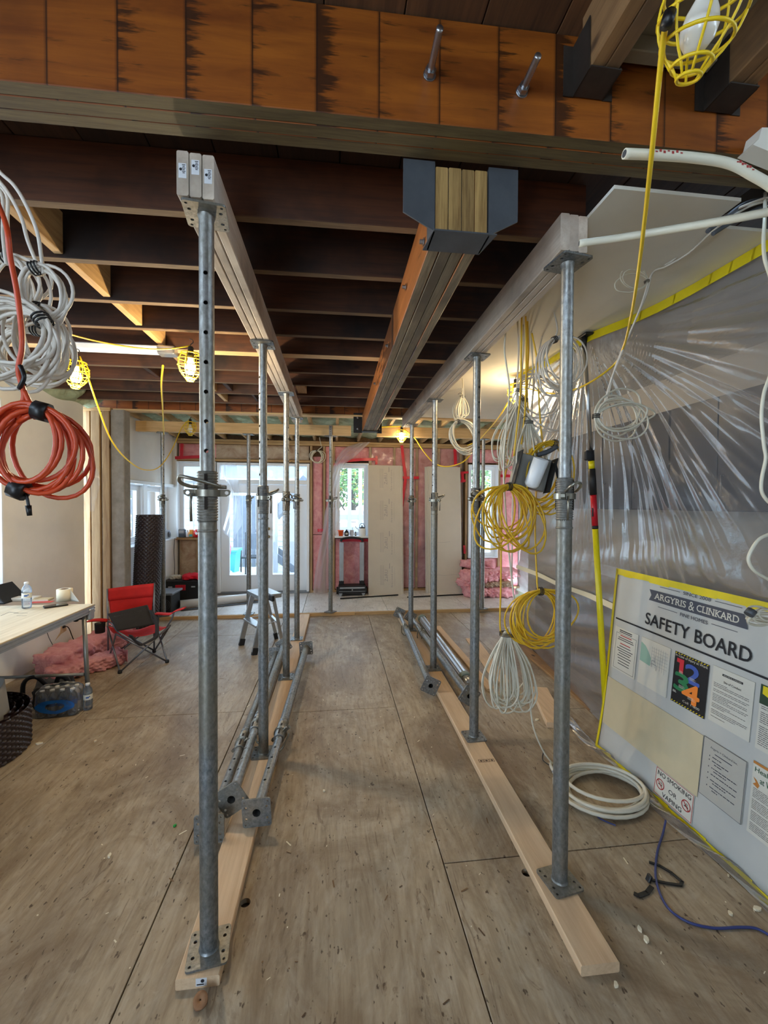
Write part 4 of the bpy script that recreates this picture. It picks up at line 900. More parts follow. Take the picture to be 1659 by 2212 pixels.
for i in range(7): rect(m, B2, 0.37 + 0.016 * i, 0.3712 + 0.016 * i, 0.68 - 0.003 * i, 0.79)
for i in range(6): rect(m, B2, 0.368, 0.485, 0.69 + 0.018 * i, 0.691 + 0.018 * i)
for q in ((0.375, 0.41, 0.69, 0.6935), (0.375, 0.378, 0.672, 0.71), (0.395, 0.398, 0.70, 0.74), (0.41, 0.413, 0.662, 0.69), (0.378, 0.40, 0.71, 0.7128)): rect(m, B2, *q, lift=0.001)
obj('map_streets', m, plain('street_ink', (128, 132, 134), 0.7), p)
p = sheet_('injury_poster', 0.525, 0.730, 0.553, 0.818, M['black'] if False else plain('poster_black', (26, 24, 26), 0.45)); m = MB()
put(m, 'In Case of Injury at Work', B1, 0.531, 0.792, 0.192, 0.016, 0.006); put(m, 'Call 1-800', B1, 0.60, 0.578, 0.10, 0.011, 0.0); rect(m, B1, 0.533, 0.552, 0.612, 0.615); rect(m, B1, 0.533, 0.556, 0.606, 0.609); obj('white_print', m, M['paper'], p)
m = MB()
for i in range(12):
    for b in (0.810, 0.556):
        a = 0.527 + 0.017 * i; m.add([B1(a, b, 0.0006), B1(a + 0.007, b, 0.0006), B1(a + 0.013, b + 0.006, 0.0006), B1(a + 0.006, b + 0.006, 0.0006)], [(0, 1, 2, 3)])
obj('hazard_stripes', m, M['yel'], p)
for ch, c, a, b, w, h in (('1', (206, 44, 58), 0.545, 0.700, 0.055, 0.088), ('2', (66, 92, 172), 0.600, 0.690, 0.084, 0.088), ('3', (40, 122, 74), 0.540, 0.628, 0.085, 0.086), ('4', (240, 134, 44), 0.595, 0.592, 0.098, 0.092)):
    m = MB(); put(m, ch, B1, a, b, w, h, 0.035, lift=0.0012 + 0.0003 * int(ch))
    if ch == '1': m = MB(); rect(m, B1, a + 0.016, a + 0.042, b, b + h, 0, 0.0015); rect(m, B1, a - 0.002, a + 0.016, b + h * 0.76, b + h, 0, 0.0015)
    n = obj('numeral', m, plain('numeral_%s' % ch, c, 0.5), p)
    m = MB()
    for k in range(4): rect(m, B1, a + w * 0.35, a + w * (0.8 if k % 2 else 0.7), b + h * 0.3 - 0.004 * k, b + h * 0.3 - 0.004 * k + 0.0012, 0, 0.003)
    obj('print', m, M['paper'], n)
p = sheet_('code_notice', 0.750, 0.950, 0.565, 0.828, M['paper']); m = MB(); rect(m, B1, 0.80, 0.90, 0.796, 0.806); put(m, 'Site of Conduct', B1, 0.81, 0.765, 0.085, 0.010, 0.006)
lines(m, B1, 0.762, 0.938, 0.752, 0.585, 22, 0.26, R=R, gap=(3, 6, 12, 16, 20)); obj('print', m, INK, p); m = MB(); put(m, 'ARGYRIS & CLINKARD', B1, 0.806, 0.7985, 0.088, 0.005, 0.0, lift=0.0014); obj('banner_print', m, M['paper'], p)
m = MB(); 
def bigfn(a0, a1, b0, b1):
    for i in range(8): slab(m, BP, a0 + (a1 - a0) * i / 8, a0 + (a1 - a0) * (i + 1) / 8, b0, b1, 0.0012, 0.0002)
bigfn(0.024, 0.735, 0.172, 0.475); obj('blank_sheet', m, plain('cream_sheet', (204, 190, 156), 0.7, var=0.06, vs=6), sb)
p = sheet_('no_smoking_sign', 0.484, 0.722, 0.026, 0.170, M['paper']); m = MB()
for q in ((0.486, 0.72, 0.164, 0.167), (0.486, 0.72, 0.029, 0.032), (0.486, 0.489, 0.032, 0.164), (0.717, 0.72, 0.032, 0.164)): rect(m, B1, *q)
for a in (0.522, 0.684):
    discs(m, B1, a, 0.092, 0.022, 0.027); c, q = math.cos(-0.78), math.sin(-0.78)
    m.add([B1(a + x * c - y * q, 0.092 + x * q + y * c, 0.0024) for x, y in ((-0.023, -0.0022), (0.023, -0.0022), (0.023, 0.0022), (-0.023, 0.0022))], [(0, 1, 2, 3)])
obj('red_print', m, plain('sign_red', (170, 50, 48), 0.5), p)
m = MB(); put(m, 'NO SMOKING', B1, 0.499, 0.134, 0.208, 0.023, 0.012); put(m, 'OR', B1, 0.577, 0.082, 0.05, 0.022, 0.012); put(m, 'VAPING', B1, 0.540, 0.040, 0.122, 0.023, 0.012)
for a, vape in ((0.522, False), (0.684, True)):
    if vape: rect(m, B1, a - 0.012, a + 0.012, 0.085, 0.090); discs(m, B1, a + 0.004, 0.099, 0.004, 0.0058, 12)
    else: rect(m, B1, a - 0.014, a + 0.012, 0.087, 0.0915); discs(m, B1, a + 0.010, 0.099, 0.003, 0.0045, 10); discs(m, B1, a + 0.004, 0.104, 0.0025, 0.004, 10)
obj('lettering', m, INK, p, kind='stuff')
p = sheet_('rules_notice', 0.742, 0.953, 0.204, 0.480, plain('plastic_sleeve', (186, 182, 172), 0.3), t=0.003); B3 = lambda a, b, l=0: BP(a, b, l + 0.0034); m = MB()
put(m, 'Argyris + Clinkard Inc.', B3, 0.780, 0.438, 0.135, 0.013, 0.0); rect(m, B3, 0.805, 0.89, 0.422, 0.426)
for i, (b, k) in enumerate(((0.402, 1), (0.384, 2), (0.352, 2), (0.322, 1), (0.296, 2), (0.262, 2))):
    rect(m, B3, 0.778, 0.782, b, b + 0.006)
    for j in range(k): lines(m, B3, 0.795 + 0.012 * j, 0.925 - 0.05 * j, b + 0.006 - 0.012 * j, b - 0.003 - 0.012 * j, 1, 0.45, R=R)
for q in ((0.742, 0.953, 0.478, 0.480), (0.742, 0.953, 0.204, 0.206), (0.742, 0.744, 0.204, 0.48), (0.951, 0.953, 0.204, 0.48)): rect(m, B3, *q)
obj('print', m, M['slate'], p)
p = sheet_('health_poster', 0.978, 1.19, 0.200, 0.505, M['paper']); m = MB(); put(m, 'Health & Safety', B1, 0.988, 0.458, 0.185, 0.026, 0.008); put(m, 'at Work', B1, 1.012, 0.425, 0.085, 0.024, 0.008); obj('green_print', m, plain('dark_green_ink', (40, 84, 56), 0.6), p)
m = MB(); rect(m, B1, 0.978, 1.19, 0.494, 0.505); m.add([B1(a, b, 0.001) for a, b in ((0.984, 0.408), (1.006, 0.400), (1.012, 0.415), (0.998, 0.432), (0.984, 0.438), (0.996, 0.420))], [(0, 1, 2, 5), (2, 3, 4, 5)]); obj('orange_print', m, plain('poster_orange', (190, 122, 52), 0.6), p)
m = MB(); lines(m, B1, 0.988, 1.18, 0.395, 0.212, 26, 0.28, R=R, gap=(6, 13, 20)); obj('print', m, INK, p)
p = sheet_('green_notice', 0.976, 1.19, 0.56, 0.835, M['paper']); m = MB(); rect(m, B1, 0.976, 1.19, 0.752, 0.835); obj('green_print', m, plain('notice_green', (36, 62, 40), 0.6), p)
m = MB(); m.add([B1(a, b, 0.0012) for a, b in ((0.986, 0.796), (1.02, 0.785), (1.06, 0.796), (1.06, 0.83), (0.986, 0.83))], [(0, 1, 2, 3, 4)]); obj('yellow_print', m, M['yel'], p)
m = MB(); lines(m, B1, 0.986, 1.18, 0.745, 0.575, 20, 0.28, R=R, gap=(2, 9)); obj('print', m, INK, p)
# ================================================================ CAGED LAMPS
M['cage'] = plain('yellow_plastic', (240, 206, 30), 0.4); M['bulb_off'] = plain('opal_bulb', (236, 236, 232), 0.15)
M['bulb_on'] = emit('lit_bulb', (255, 226, 170), 26.0)
def ellprof(t):                                              # cage outline: neck at t=0, nose at t=1
    r = 0.078 * (math.sin(pi * min(1, 0.20 + 0.80 * t)) ** 0.62 if t < 0.98 else 0.2)
    return max(r, 0.022), 0.045 + 0.175 * t
def make_lamp(on):                                           # hangs along -Z from the local origin (socket top)
    t = thing('caged_lamp')
    m = MB(); m.lathe([(0.0, 0.0), (0.014, -0.002), (0.018, -0.012), (0.018, -0.05), (0.022, -0.055), (0.022, -0.075), (0, -0.076)][::-1], n=14); obj('socket', m, M['black'], t)
    m = MB(); m.lathe([(0.0, -0.182), (0.018, -0.178), (0.031, -0.160), (0.034, -0.143), (0.029, -0.12), (0.017, -0.095), (0.014, -0.076), (0, -0.075)], n=18); obj('bulb', m, M['bulb_on'] if on else M['bulb_off'], t)
    for k in range(8):
        a = 2 * pi * k / 8; m = MB()
        m.tube([(ellprof(q / 10)[0] * math.cos(a), ellprof(q / 10)[0] * math.sin(a), -ellprof(q / 10)[1]) for q in range(11)], 0.0027, 6); obj('cage_wire', m, M['cage'], t)
    for q in (0.0, 0.22, 0.45, 0.68, 0.88, 1.0):
        r, z = ellprof(q); m = MB(); m.tube([(r * math.cos(2 * pi * k / 24), r * math.sin(2 * pi * k / 24), -z) for k in range(24)], 0.0034 if q else 0.005, 6, closed=True); obj('cage_ring', m, M['cage'], t)
    m = MB(); m.tube(smooth_path([(0, 0, -0.004), (0.0, 0, 0.012), (0.014, 0, 0.024), (0.01, 0, 0.04), (-0.008, 0, 0.045)], 4), 0.003, 6); obj('hook', m, M['black'], t)
    return t
def lamp_light(o, ax, e):
    l = bpy.data.lights.new('lamp_glow', 'POINT'); l.energy = e; l.color = (1.0, 0.78, 0.48); l.shadow_soft_size = 0.035
    p = bpy.data.objects.new('lamp_glow', l); COL.objects.link(p); p.location = o.location + ax * 0.0 + (o.rotation_euler.to_matrix() @ Vector((0, 0, -0.203)))
protos = {}
LAMPS = [(412, 748, 2.86, True, (0.10, 0.05, 0), 'lit caged lamp hooked on a joist left of the first left post'), (166, 768, 3.05, True, (0.0, 0.06, 0), 'lit caged lamp hanging near the pale green foam above the left wall'),
         (868, 922, 5.90, True, (0.1, 0, 0), 'lit caged lamp on the rear header beside the middle beam'), (1114, 818, 3.45, True, (0.1, -0.12, 0), 'lit caged lamp under the white ceiling behind the hanging cables'),
         (411, 905, 5.88, False, (0.0, 0, 0), 'unlit caged lamp on the left part of the rear header'), (1556, -150, 0.74, False, (0.30, -0.10, 0.3), 'big unlit caged lamp close overhead at the right with opal bulb')]
LP = {'A': 44.0, 'B': 13.0, 'C': 18.0, 'D': 20.0}
for i, (px, py, y, on, rot, lb) in enumerate(LAMPS):
    o = protos.get(on)
    if o is None: o = protos[on] = make_lamp(on)
    else: o = dup(o)
    o.location = at(px, py, y=y); o.rotation_euler = rot; o['label'] = lb; o['category'] = 'lamp'; o['group'] = 'yellow caged work lamps'
    if on: lamp_light(o, Vector(), list(LP.values())[i])
del i

# ================================================================ CABLES
M['cw'] = plain('white_cable', (214, 208, 190), 0.45, var=0.06, vs=20); M['cg'] = plain('grey_cable', (214, 206, 194), 0.45, var=0.08, vs=20)
M['cy'] = plain('yellow_cable', (222, 178, 40), 0.4, var=0.06, vs=20); M['co'] = plain('orange_cord', (204, 74, 36), 0.42, var=0.1, vs=20)
M['cb'] = plain('blue_cable', (52, 62, 118), 0.4); M['ylw'] = plain('yellow_cord', (244, 206, 40), 0.4); M['pex'] = plain('ivory_pipe', (230, 226, 206), 0.35)
M['boxg'] = plain('grey_sheet_metal', (142, 142, 138), 0.4, 0.6); M['tapeb'] = plain('black_tape', (20, 20, 22), 0.4)
RC = random.Random(11)
def pp(pts, y):                                              # image trace at a depth (a number, or one per point) -> points in the room
    return [at(p[0], p[1], y=(p[2] if len(p) > 2 else y)) for p in pts]
def run(name, lb, pts, y, r, mt, cat='cable', grp=None, k=6, parent=None, n=7):
    m = MB(); m.tube(smooth_path(pp(pts, y), k), r, n); return obj(name, m, mt, parent, label=lb, cat=cat, group=grp)
def coilpath(u, v, rx, ry, turns, jit, seed, ta):           # loops all pass through the tie (angle ta) and spread away from it
    R = random.Random(seed); w = u.cross(v).normalized(); P = []; n = 26; th = min(0.02, 0.0035 * math.sqrt(turns))
    A = [(R.uniform(1 - jit * 1.5, 1 + jit * 0.6), R.uniform(1 - jit * 1.3, 1 + jit * 0.6), R.gauss(0, jit * 0.75), R.gauss(0, jit * 0.8), R.uniform(-1, 1) * th, R.uniform(-1, 1) * th, R.uniform(-0.6, 0.6) * jit) for _ in range(turns + 2)]
    T = Vector((rx * math.cos(ta), ry * math.sin(ta)))
    for k in range(turns * n + 1):
        a, f = divmod(k / n, 1); a = int(a); s = f * f * (3 - 2 * f); L = lambda j: A[a][j] * (1 - s) + A[a + 1][j] * s
        t = ta + 2 * pi * f; q = Vector((rx * math.cos(t), ry * math.sin(t))) - T
        q = Vector((q.x * L(0), q.y * L(1))); c, d = math.cos(L(2)), math.sin(L(2)); q = Vector((q.x * c - q.y * d, q.x * d + q.y * c))
        wob = 0.06 * jit * (rx + ry) * math.sin(3 * t + 5 * L(6) * 9) * (1 - math.cos(t - ta)) / 2
        P.append(u * (T.x + q.x + L(4)) + v * (T.y + q.y + L(5) + wob) + w * (q.length * math.sin(L(3)) + L(5)))
    return P
def coil(lb, px, py, y, rx, ry, turns, r, mt, jit=0.2, seed=1, yaw=0.0, roll=0.0, ties=((1.57, 'b'),), grp=None, tail=None, lead=None, name='cable_coil', tilt=0.0, cat='cable'):
    c = at(px, py, y=y); sc = y / F * 0.985
    u = Vector((math.cos(yaw), math.sin(yaw), 0)); v = Vector((0, math.sin(tilt), math.cos(tilt)))
    u, v = u * math.cos(roll) + v * math.sin(roll), v * math.cos(roll) - u * math.sin(roll)
    P = [c + q for q in coilpath(u, v, rx * sc, ry * sc, turns, jit, seed, ties[0][0])]
    t = thing(name, lb, cat, c, grp)
    if lead: P = smooth_path(pp(lead, y), 5)[:-1] + P
    if tail: P = P + smooth_path(pp(tail, y), 5)
    m = MB(); m.tube(P, r, 6); obj('cable', m, mt, t)
    for a, k in ties:
        q = c + u * (rx * sc * math.cos(a)) + v * (ry * sc * math.sin(a)); tg = (-u * math.sin(a) * rx + v * math.cos(a) * ry).normalized(); rr = r + 1.3 * min(0.02, 0.0035 * math.sqrt(turns))
        m = MB()
        if k == 'b':
            for s in (-0.9, 0, 0.9):
                e1, e2 = frame(tg); m.tube([q + tg * s * r * 2 + e1 * math.cos(2 * pi * j / 14) * rr * 1.25 + e2 * math.sin(2 * pi * j / 14) * rr for j in range(14)], r * 0.55, 5, closed=True)
        else: m.cyl(q - tg * r * 2.6, q + tg * r * 2.6, rr * 1.05, n=10)
        obj('tie', m, M['tapeb'] if k != 'g' else M['hang'], t)
    return t
def hank(lb, top, bot, wid, n, r, mt, y, seed, grp=None, lead=None, tail=None, depth=0.05):
    R = random.Random(seed); a = at(*top, y=y); b = at(*bot, y=y); L = a.z - b.z; sc = y / F; t = thing('cable_hank', lb, 'cable', a, grp); P = []
    for i in range(n):
        w = wid * sc * R.uniform(0.25, 1.0); o = R.uniform(-1, 1) * wid * sc * 0.45; d = R.uniform(-1, 1) * depth; e = L * R.uniform(0.82, 1.04); bx = b.x - a.x
        ex = R.uniform(-1, 1) * 0.02
        for q, h in ((0, 0), (-0.30, 0.25), (-0.46, 0.6), (-0.44, 0.85), (-0.22, 0.98), (0.05, 1.0), (0.30, 0.95), (0.46, 0.78), (0.36, 0.45), (0.14, 0.15)):
            g = min(1, h * 1.8); P.append(Vector((a.x + bx * h + (q * w + (o + ex) * g), a.y + d * g, a.z - h * e + (0.02 * R.random() if h == 0 else 0))))
    pre = smooth_path(pp(lead, y), 5)[:-1] if lead else []; post = smooth_path(pp(tail, y), 5) if tail else []
    m = MB(); m.tube(pre + smooth_path(P, 4) + post, r, 6); obj('cable', m, mt, t)
    m = MB()
    for s in range(3): m.tube([(a.x + math.cos(2 * pi * j / 12) * wid * sc * 0.22, a.y + math.sin(2 * pi * j / 12) * wid * sc * 0.16, a.z - 0.012 - s * 0.008) for j in range(12)], 0.0022, 5, closed=True)
    m.tube(smooth_path([(a.x, a.y - 0.02, a.z - 0.01), (a.x - 0.03, a.y - 0.03, a.z + 0.01), (a.x - 0.05, a.y - 0.02, a.z - 0.002)], 4), 0.0018, 5); obj('tie', m, M['tapeb'], t); return t
G1 = 'cable runs hanging right of the posts'
# --- lamp cords
run('lamp_cord', 'yellow lamp cord swooping from the lamp at the left wall to the unlit rear lamp', [(172, 770, 3.05), (190, 815, 3.05), (212, 880, 3.1), (240, 950, 3.3), (275, 993, 3.7), (312, 1015, 4.2), (345, 1008, 4.7), (372, 970, 5.3), (392, 925, 5.8), (410, 905, 5.88)], 3, 0.0055, M['ylw'], 'cord')
run('lamp_cord', 'thin dull yellow cord running from the left cable bundle to the lamp on the joist', [(-300, 380, 1.72), (-150, 540, 1.62), (-20, 630, 1.6), (40, 668, 1.8), (110, 708, 2.1), (200, 735, 2.4), (300, 752, 2.65), (360, 754, 2.8), (411, 747, 2.86)], 2, 0.0045, M['ylw'], 'cord')
run('lamp_cord', 'orange yellow cord dropping from the strip light to the rear post head', [(352, 790, 3.25), (349, 830, 3.6), (351, 870, 4.3), (353, 910, 5.2), (354, 938, 5.93)], 3, 0.0075, M['ylw'], 'cord')
run('lamp_cord', 'long yellow cord from the big overhead lamp down to the lamp behind the cables', [(1444, 50, 0.76), (1436, 66, 0.78), (1426, 150, 0.83), (1408, 330, 0.95), (1392, 480, 1.15), (1377, 600, 1.4), (1362, 690, 1.7), (1346, 752, 2.0), (1322, 792, 2.2), (1255, 836, 2.5), (1190, 850, 2.9), (1125, 835, 3.4)], 1, lambda t: 0.0058, M['ylw'], 'cord', n=8)
run('lamp_cord', 'yellow cord sloping down left from the lamp behind the cables', [(1098, 868, 3.45), (1075, 905, 3.8), (1052, 932, 4.6), (1032, 952, 5.4), (1010, 962, 5.9)], 3, 0.006, M['ylw'], 'cord')
run('lamp_cord', 'yellow cord drooping below the rear header between two posts', [(876, 930, 5.9), (895, 945, 5.9), (915, 975, 5.85), (938, 1000, 5.8), (965, 1008, 5.7), (1000, 998, 5.6), (1025, 972, 5.7)], 5, 0.008, M['ylw'], 'cord')
run('lamp_cord', 'short yellow cord lying along the rear header to the lit lamp', [(800, 926, 5.9), (830, 922, 5.89), (866, 921, 5.9)], 5.9, 0.008, M['ylw'], 'cord')

m = MB(); m.lathe([(0, -0.014), (0.011, -0.012), (0.012, 0.012), (0, 0.016)], at(1443, 42, y=0.76), (0.3, 0, 1), 12); obj('cord_connector', m, M['tapeb'], label='black cord connector beside the big overhead lamp', cat='connector')
# --- right-hand cluster
Yc = 2.38
drops = [((1093, 712), (1090, 760), (1100, 835), (1096, 900), (1088, 1000), (1092, 1100), (1098, 1180), (1110, 1290), (1118, 1350)), ((1118, 690), (1120, 760), (1116, 850), (1112, 940), (1108, 1060), (1106, 1180), (1105, 1262)),
         ((1130, 672), (1131, 730), (1128, 800), (1122, 900), (1098, 985)), ((1141, 662), (1143, 720), (1140, 800), (1136, 880), (1150, 940), (1150, 1010)), ((1147, 660), (1148, 740), (1152, 820), (1148, 880)),
         ((1183, 620), (1181, 680), (1168, 740), (1158, 800), (1150, 870), (1148, 900))]
for i, d in enumerate(drops):
    run('cable_drop', ('leftmost pale cable dropping past the caged lamp almost to the floor hank', 'thin pale cable dropping straight past the left side of the fan housing', 'short pale cable ending at the folded white hank', 'pale cable falling to the back of the fan housing', 'short pale cable ending at the wide loops', 'pale cable bending from the ceiling by the tape down to the wide loops')[i], d, Yc + 0.05 * i, 0.0052, M['cg'] if i % 2 else M['cw'], grp=G1)
ydrops = [((1127, 676), (1126, 760), (1124, 850), (1116, 930), (1110, 985)), ((1135, 666), (1137, 740), (1136, 830), (1133, 900), (1126, 960)), ((1149, 720), (1162, 790), (1164, 860), (1168, 920), (1172, 955)), ((1139, 668), (1141, 760), (1139, 840), (1142, 900), (1157, 1000), (1158, 1060), (1156, 1150), (1160, 1260)),
          ((1100, 985), (1086, 1060), (1083, 1150), (1082, 1260), (1080, 1345), (1084, 1375))]
for i, d in enumerate(ydrops):
    run('cable_drop', ('yellow cable falling to the left yellow coil', 'yellow cable falling beside it behind the white hank', 'yellow cable bending right to the coil behind the first right post', 'long yellow cable falling past the fan housing to the lowest yellow coil', 'yellow cable hanging straight down to the low white hank')[i], d, Yc - 0.04 + 0.03 * i, 0.0052, M['cy'], grp=G1)
coil('grey coil hung just behind the top of the first right post', 1210, 790, 2.30, 46, 62, 8, 0.005, M['cg'], 0.18, 3, ties=((1.9, 'b'),), lead=((1185, 634), (1198, 680), (1204, 712), (1198, 732)))
coil('loose pale coil of wide thin loops left of the first right post', 1172, 880, 2.42, 62, 74, 6, 0.0045, M['cg'], 0.30, 5, roll=0.5, ties=((2.2, 'b'),), lead=((1150, 800), (1140, 850)))
hank('folded hank of white cable hanging behind the lamp cage', (1128, 858), (1106, 1010), 62, 16, 0.0045, M['cw'], 2.44, 21)
hank('folded hank of white cable on the right of the first one, reaching lower', (1142, 905), (1150, 1035), 48, 10, 0.0045, M['cw'], 2.36, 22)
coil('yellow coil hung around behind the fan housing', 1180, 1030, 2.34, 58, 80, 13, 0.0052, M['cy'], 0.14, 7, roll=-0.25, ties=((1.6, 'b'), (4.4, 'g')))
coil('yellow coil with wide loose loops hanging lower left of the fan housing', 1106, 1128, 2.28, 56, 82, 14, 0.0052, M['cy'], 0.34, 9, roll=0.1, ties=((1.57, 'b'),))
coil('lowest yellow coil, big and round, hanging above the white hank', 1166, 1338, 2.22, 66, 66, 14, 0.0050, M['cy'], 0.24, 13, ties=((1.57, 'b'),), lead=((1160, 1240), (1160, 1262)))
hank('long hank of white cable hanging lowest, just above the floor', (1098, 1362), (1104, 1530), 92, 22, 0.0048, M['cw'], 2.36, 31, depth=0.09, tail=((1138, 1450), (1145, 1520), (1152, 1570), (1172, 1620), (1192, 1648)))
hank('small white hank hanging from the ceiling left of the second right post', (999, 853), (998, 908), 26, 12, 0.0048, M['cw'], 3.9, 33, lead=((996, 815), (998, 838)))
coil('white coil hanging behind the second right post', 1003, 945, 3.6, 28, 38, 11, 0.005, M['cw'], 0.16, 35, roll=0.4, ties=((1.57, 'b'),), lead=((998, 805), (1002, 860), (1006, 902)))
coil('small white coil hanging at the right end of the patio door', 684, 988, 7.25, 15, 14, 6, 0.006, M['cw'], 0.2, 37, lead=((690, 944), (692, 955), (696, 968)))
# --- upper right: bundle from the ceiling hole, coil on the plastic
for i, d in enumerate((((1660, 425, 1.4), (1600, 448, 1.42), (1560, 472, 1.5), (1500, 520, 1.65), (1450, 565, 1.75), (1412, 585, 1.85), (1395, 640, 1.9), (1360, 720, 2.0), (1330, 790, 2.05), (1312, 860, 2.1), (1296, 905, 2.1)),
                       ((1660, 432, 1.4), (1610, 450, 1.43), (1548, 492, 1.5), (1490, 545, 1.66), (1440, 575, 1.76), (1408, 592, 1.84), (1385, 660, 1.9), (1350, 745, 2.0), (1322, 815, 2.05), (1300, 890, 2.1)))):
    run('cable_drop', ('upper of two pale cables from the white ceiling hole to the coil on plastic', 'lower of two pale cables from the white ceiling hole to the coil on plastic')[i], d, 2, 0.0046, M['cg'], grp='pair of cables from the ceiling hole')
for i, d in enumerate((((1660, 428), (1610, 440), (1570, 468), (1528, 500)), ((1660, 440), (1615, 462), (1580, 480), (1540, 505)))):
    run('cable_drop', ('thick dark cable lying in the ceiling hole, upper', 'thick dark cable lying in the ceiling hole, lower')[i], d, 1.43, 0.008, M['hang'], grp='dark cables in the ceiling hole')
coil('thin white loop tied to the cables under the white ceiling', 1362, 606, 1.84, 42, 25, 3, 0.0022, M['cw'], 0.25, 41, roll=-0.1, ties=((0.2, 'b'),), lead=((1330, 526), (1365, 553), (1398, 588)))
coil('white coil tied to the extension pole against the plastic', 1352, 897, 2.06, 76, 46, 7, 0.0048, M['cw'], 0.26, 43, roll=0.15, ties=((3.0, 'b'),))
run('cable', 'white printed cable hanging from the ceiling hole and looping down by the safety board', [(1653, 398, 1.45), (1652, 470, 1.36), (1649, 520, 1.33), (1652, 560, 1.33), (1664, 600, 1.33), (1682, 680, 1.34), (1678, 760, 1.35), (1662, 815, 1.35), (1650, 850, 1.35), (1645, 900, 1.35), (1650, 960, 1.35), (1654, 990, 1.35), (1646, 1030, 1.35), (1645, 1060, 1.35), (1656, 1080, 1.35), (1676, 1098, 1.35),
     (1692, 1122, 1.35), (1672, 1148, 1.35), (1640, 1165, 1.35), (1620, 1195, 1.35), (1618, 1215, 1.35), (1632, 1235, 1.35), (1668, 1258, 1.36), (1690, 1290, 1.38), (1684, 1325, 1.40)], 1.35, 0.006, M['pex'])
coil('tangled coil of pale wire hung over the top of the safety board', 1650, 1330, 1.40, 40, 14, 6, 0.0045, M['cw'], 0.3, 47, roll=-0.15, ties=((0.4, 'b'), (2.9, 'g')))
# --- ivory pipes
for nm, lb, pts in (('pipe', 'ivory plastic pipe with red print curving in from the right below the beam', ((1349, 332, 0.98), (1420, 335, 0.98), (1500, 341, 0.97), (1570, 352, 0.96), (1620, 375, 0.95), (1690, 425, 0.94), (1790, 560, 0.93), (1840, 760, 0.93), (1850, 1000, 0.93))), ('pipe', 'long pale ivory pipe passing in front of the right header end', ((1251, 526, 1.36), (1330, 515, 1.32), (1440, 497, 1.24), (1560, 477, 1.14), (1690, 452, 1.04), (1900, 410, 0.92), (2300, 350, 0.76)))):
    P = smooth_path(pp(pts, 1), 7); t = thing(nm, lb, 'pipe', P[0]); m = MB(); r = 0.0115; m.tube(P, r, 12); o = obj('tube', m, M['pex'], t)
    d = (P[0] - P[1]).normalized(); m = MB(); m.lathe([(r * 0.72, 0.0006), (0, 0.0006)], P[0], d, 12, caps=False); obj('bore_shade', m, M['hang'], t)  # end disc coloured dark for the shade of the hollow pipe
    if 'red' in lb:
        m = MB()
        for s0 in (0.11, 0.41):
            for k in range(7):
                i = int((s0 + k * 0.014) * (len(P) - 1)); f = (s0 + k * 0.014) * (len(P) - 1) - i; q = P[i].lerp(P[i + 1], f); m.box(q + Vector((0, -r - 0.0002, 0.002 if k % 2 else -0.001)), (0.006, 0.0006, 0.006 if k % 3 else 0.003))
        obj('print', m, m1, t)
# --- fan housing hanging in the cables
c = at(1150, 1020, y=2.30); fh = thing('fan_housing', 'white cylinder in a grey metal bracket hanging among the yellow coils', 'fixture', c)
Rz = Matrix.Rotation(0.25, 3, 'Y') @ Matrix.Rotation(-0.15, 3, 'Z')
m = MB(); ax = Rz @ Vector((0.02, -0.35, 1)); ax.normalize(); a0 = c + Vector((-0.03, -0.04, -0.09)); m.lathe([(0.0, 0.0), (0.03, 0.004), (0.041, 0.02), (0.043, 0.17), (0.040, 0.17), (0.039, 0.165), (0.0, 0.163)], a0, ax, 22); obj('cylinder', m, M['white'], fh)
m = MB(); m.box(c + Vector((-0.005, 0.02, 0.0)), (0.20, 0.05, 0.19), 0, Rz, 0.004); obj('box', m, M['boxg'], fh)
for dx in (-0.10, 0.10):
    m = MB(); m.box(c + Rz @ Vector((dx, -0.02, 0.0)), (0.006, 0.10, 0.20), 0, Rz, 0.001); obj('side_plate', m, M['blk'], fh)
m = MB(); m.bar(c + Rz @ Vector((0.10, -0.03, 0.08)), c + Vector((0.175, -0.02, -0.12)), 0.012, 0.02); obj('bracket_arm', m, M['blk'], fh)
m = MB(); m.box(c + Vector((0.185, -0.02, -0.125)), (0.04, 0.03, 0.03), 0, Rz, 0.003); obj('clip', m, M['tin'], fh)
m = MB(); m.tube(smooth_path([c + Vector((0.03, 0, 0.10)), c + Vector((0.09, -0.01, 0.12)), c + Vector((0.14, -0.02, 0.15))], 4), 0.014, 8); obj('spout', m, M['hang'], fh)
# --- on the floor at the right
c = at(1298, 1706, z=0.02); u = Vector((1, 0, 0)); P = []
R = random.Random(5); t = thing('cable_coil', 'thick cream cable coil lying on the plywood floor before the safety board', 'cable', Vector((c.x, c.y, 0)))
A = [(R.uniform(0.78, 1.06), R.uniform(-0.03, 0.03), R.uniform(-0.03, 0.03)) for _ in range(11)]
for k in range(9 * 26 + 1):
    a, f = divmod(k / 26, 1); a = int(a); L = lambda j: A[a][j] * (1 - f) + A[a + 1][j] * f; th = 2.6 + 2 * pi * k / 26
    P.append(Vector((c.x + 0.245 * L(0) * math.cos(th) + L(1), c.y + 0.185 * L(0) * math.sin(th) + L(2), 0.011 + 0.0085 * a * (0.5 + 0.5 * math.sin(th * 0.5 + a)) + 0.004)))
lead = smooth_path([at(1192, 1648, y=2.42), at(1190, 1655, z=0.02), P[0]], 4)[:-1]
m = MB(); m.tube(lead + P, 0.0095, 8); obj('cable', m, M['cw'], t)
m = MB(); m.cyl(P[-1], P[-1] + (P[-1] - P[-2]).normalized() * 0.02, 0.006, n=8); obj('wire_end', m, M['tin'], t)
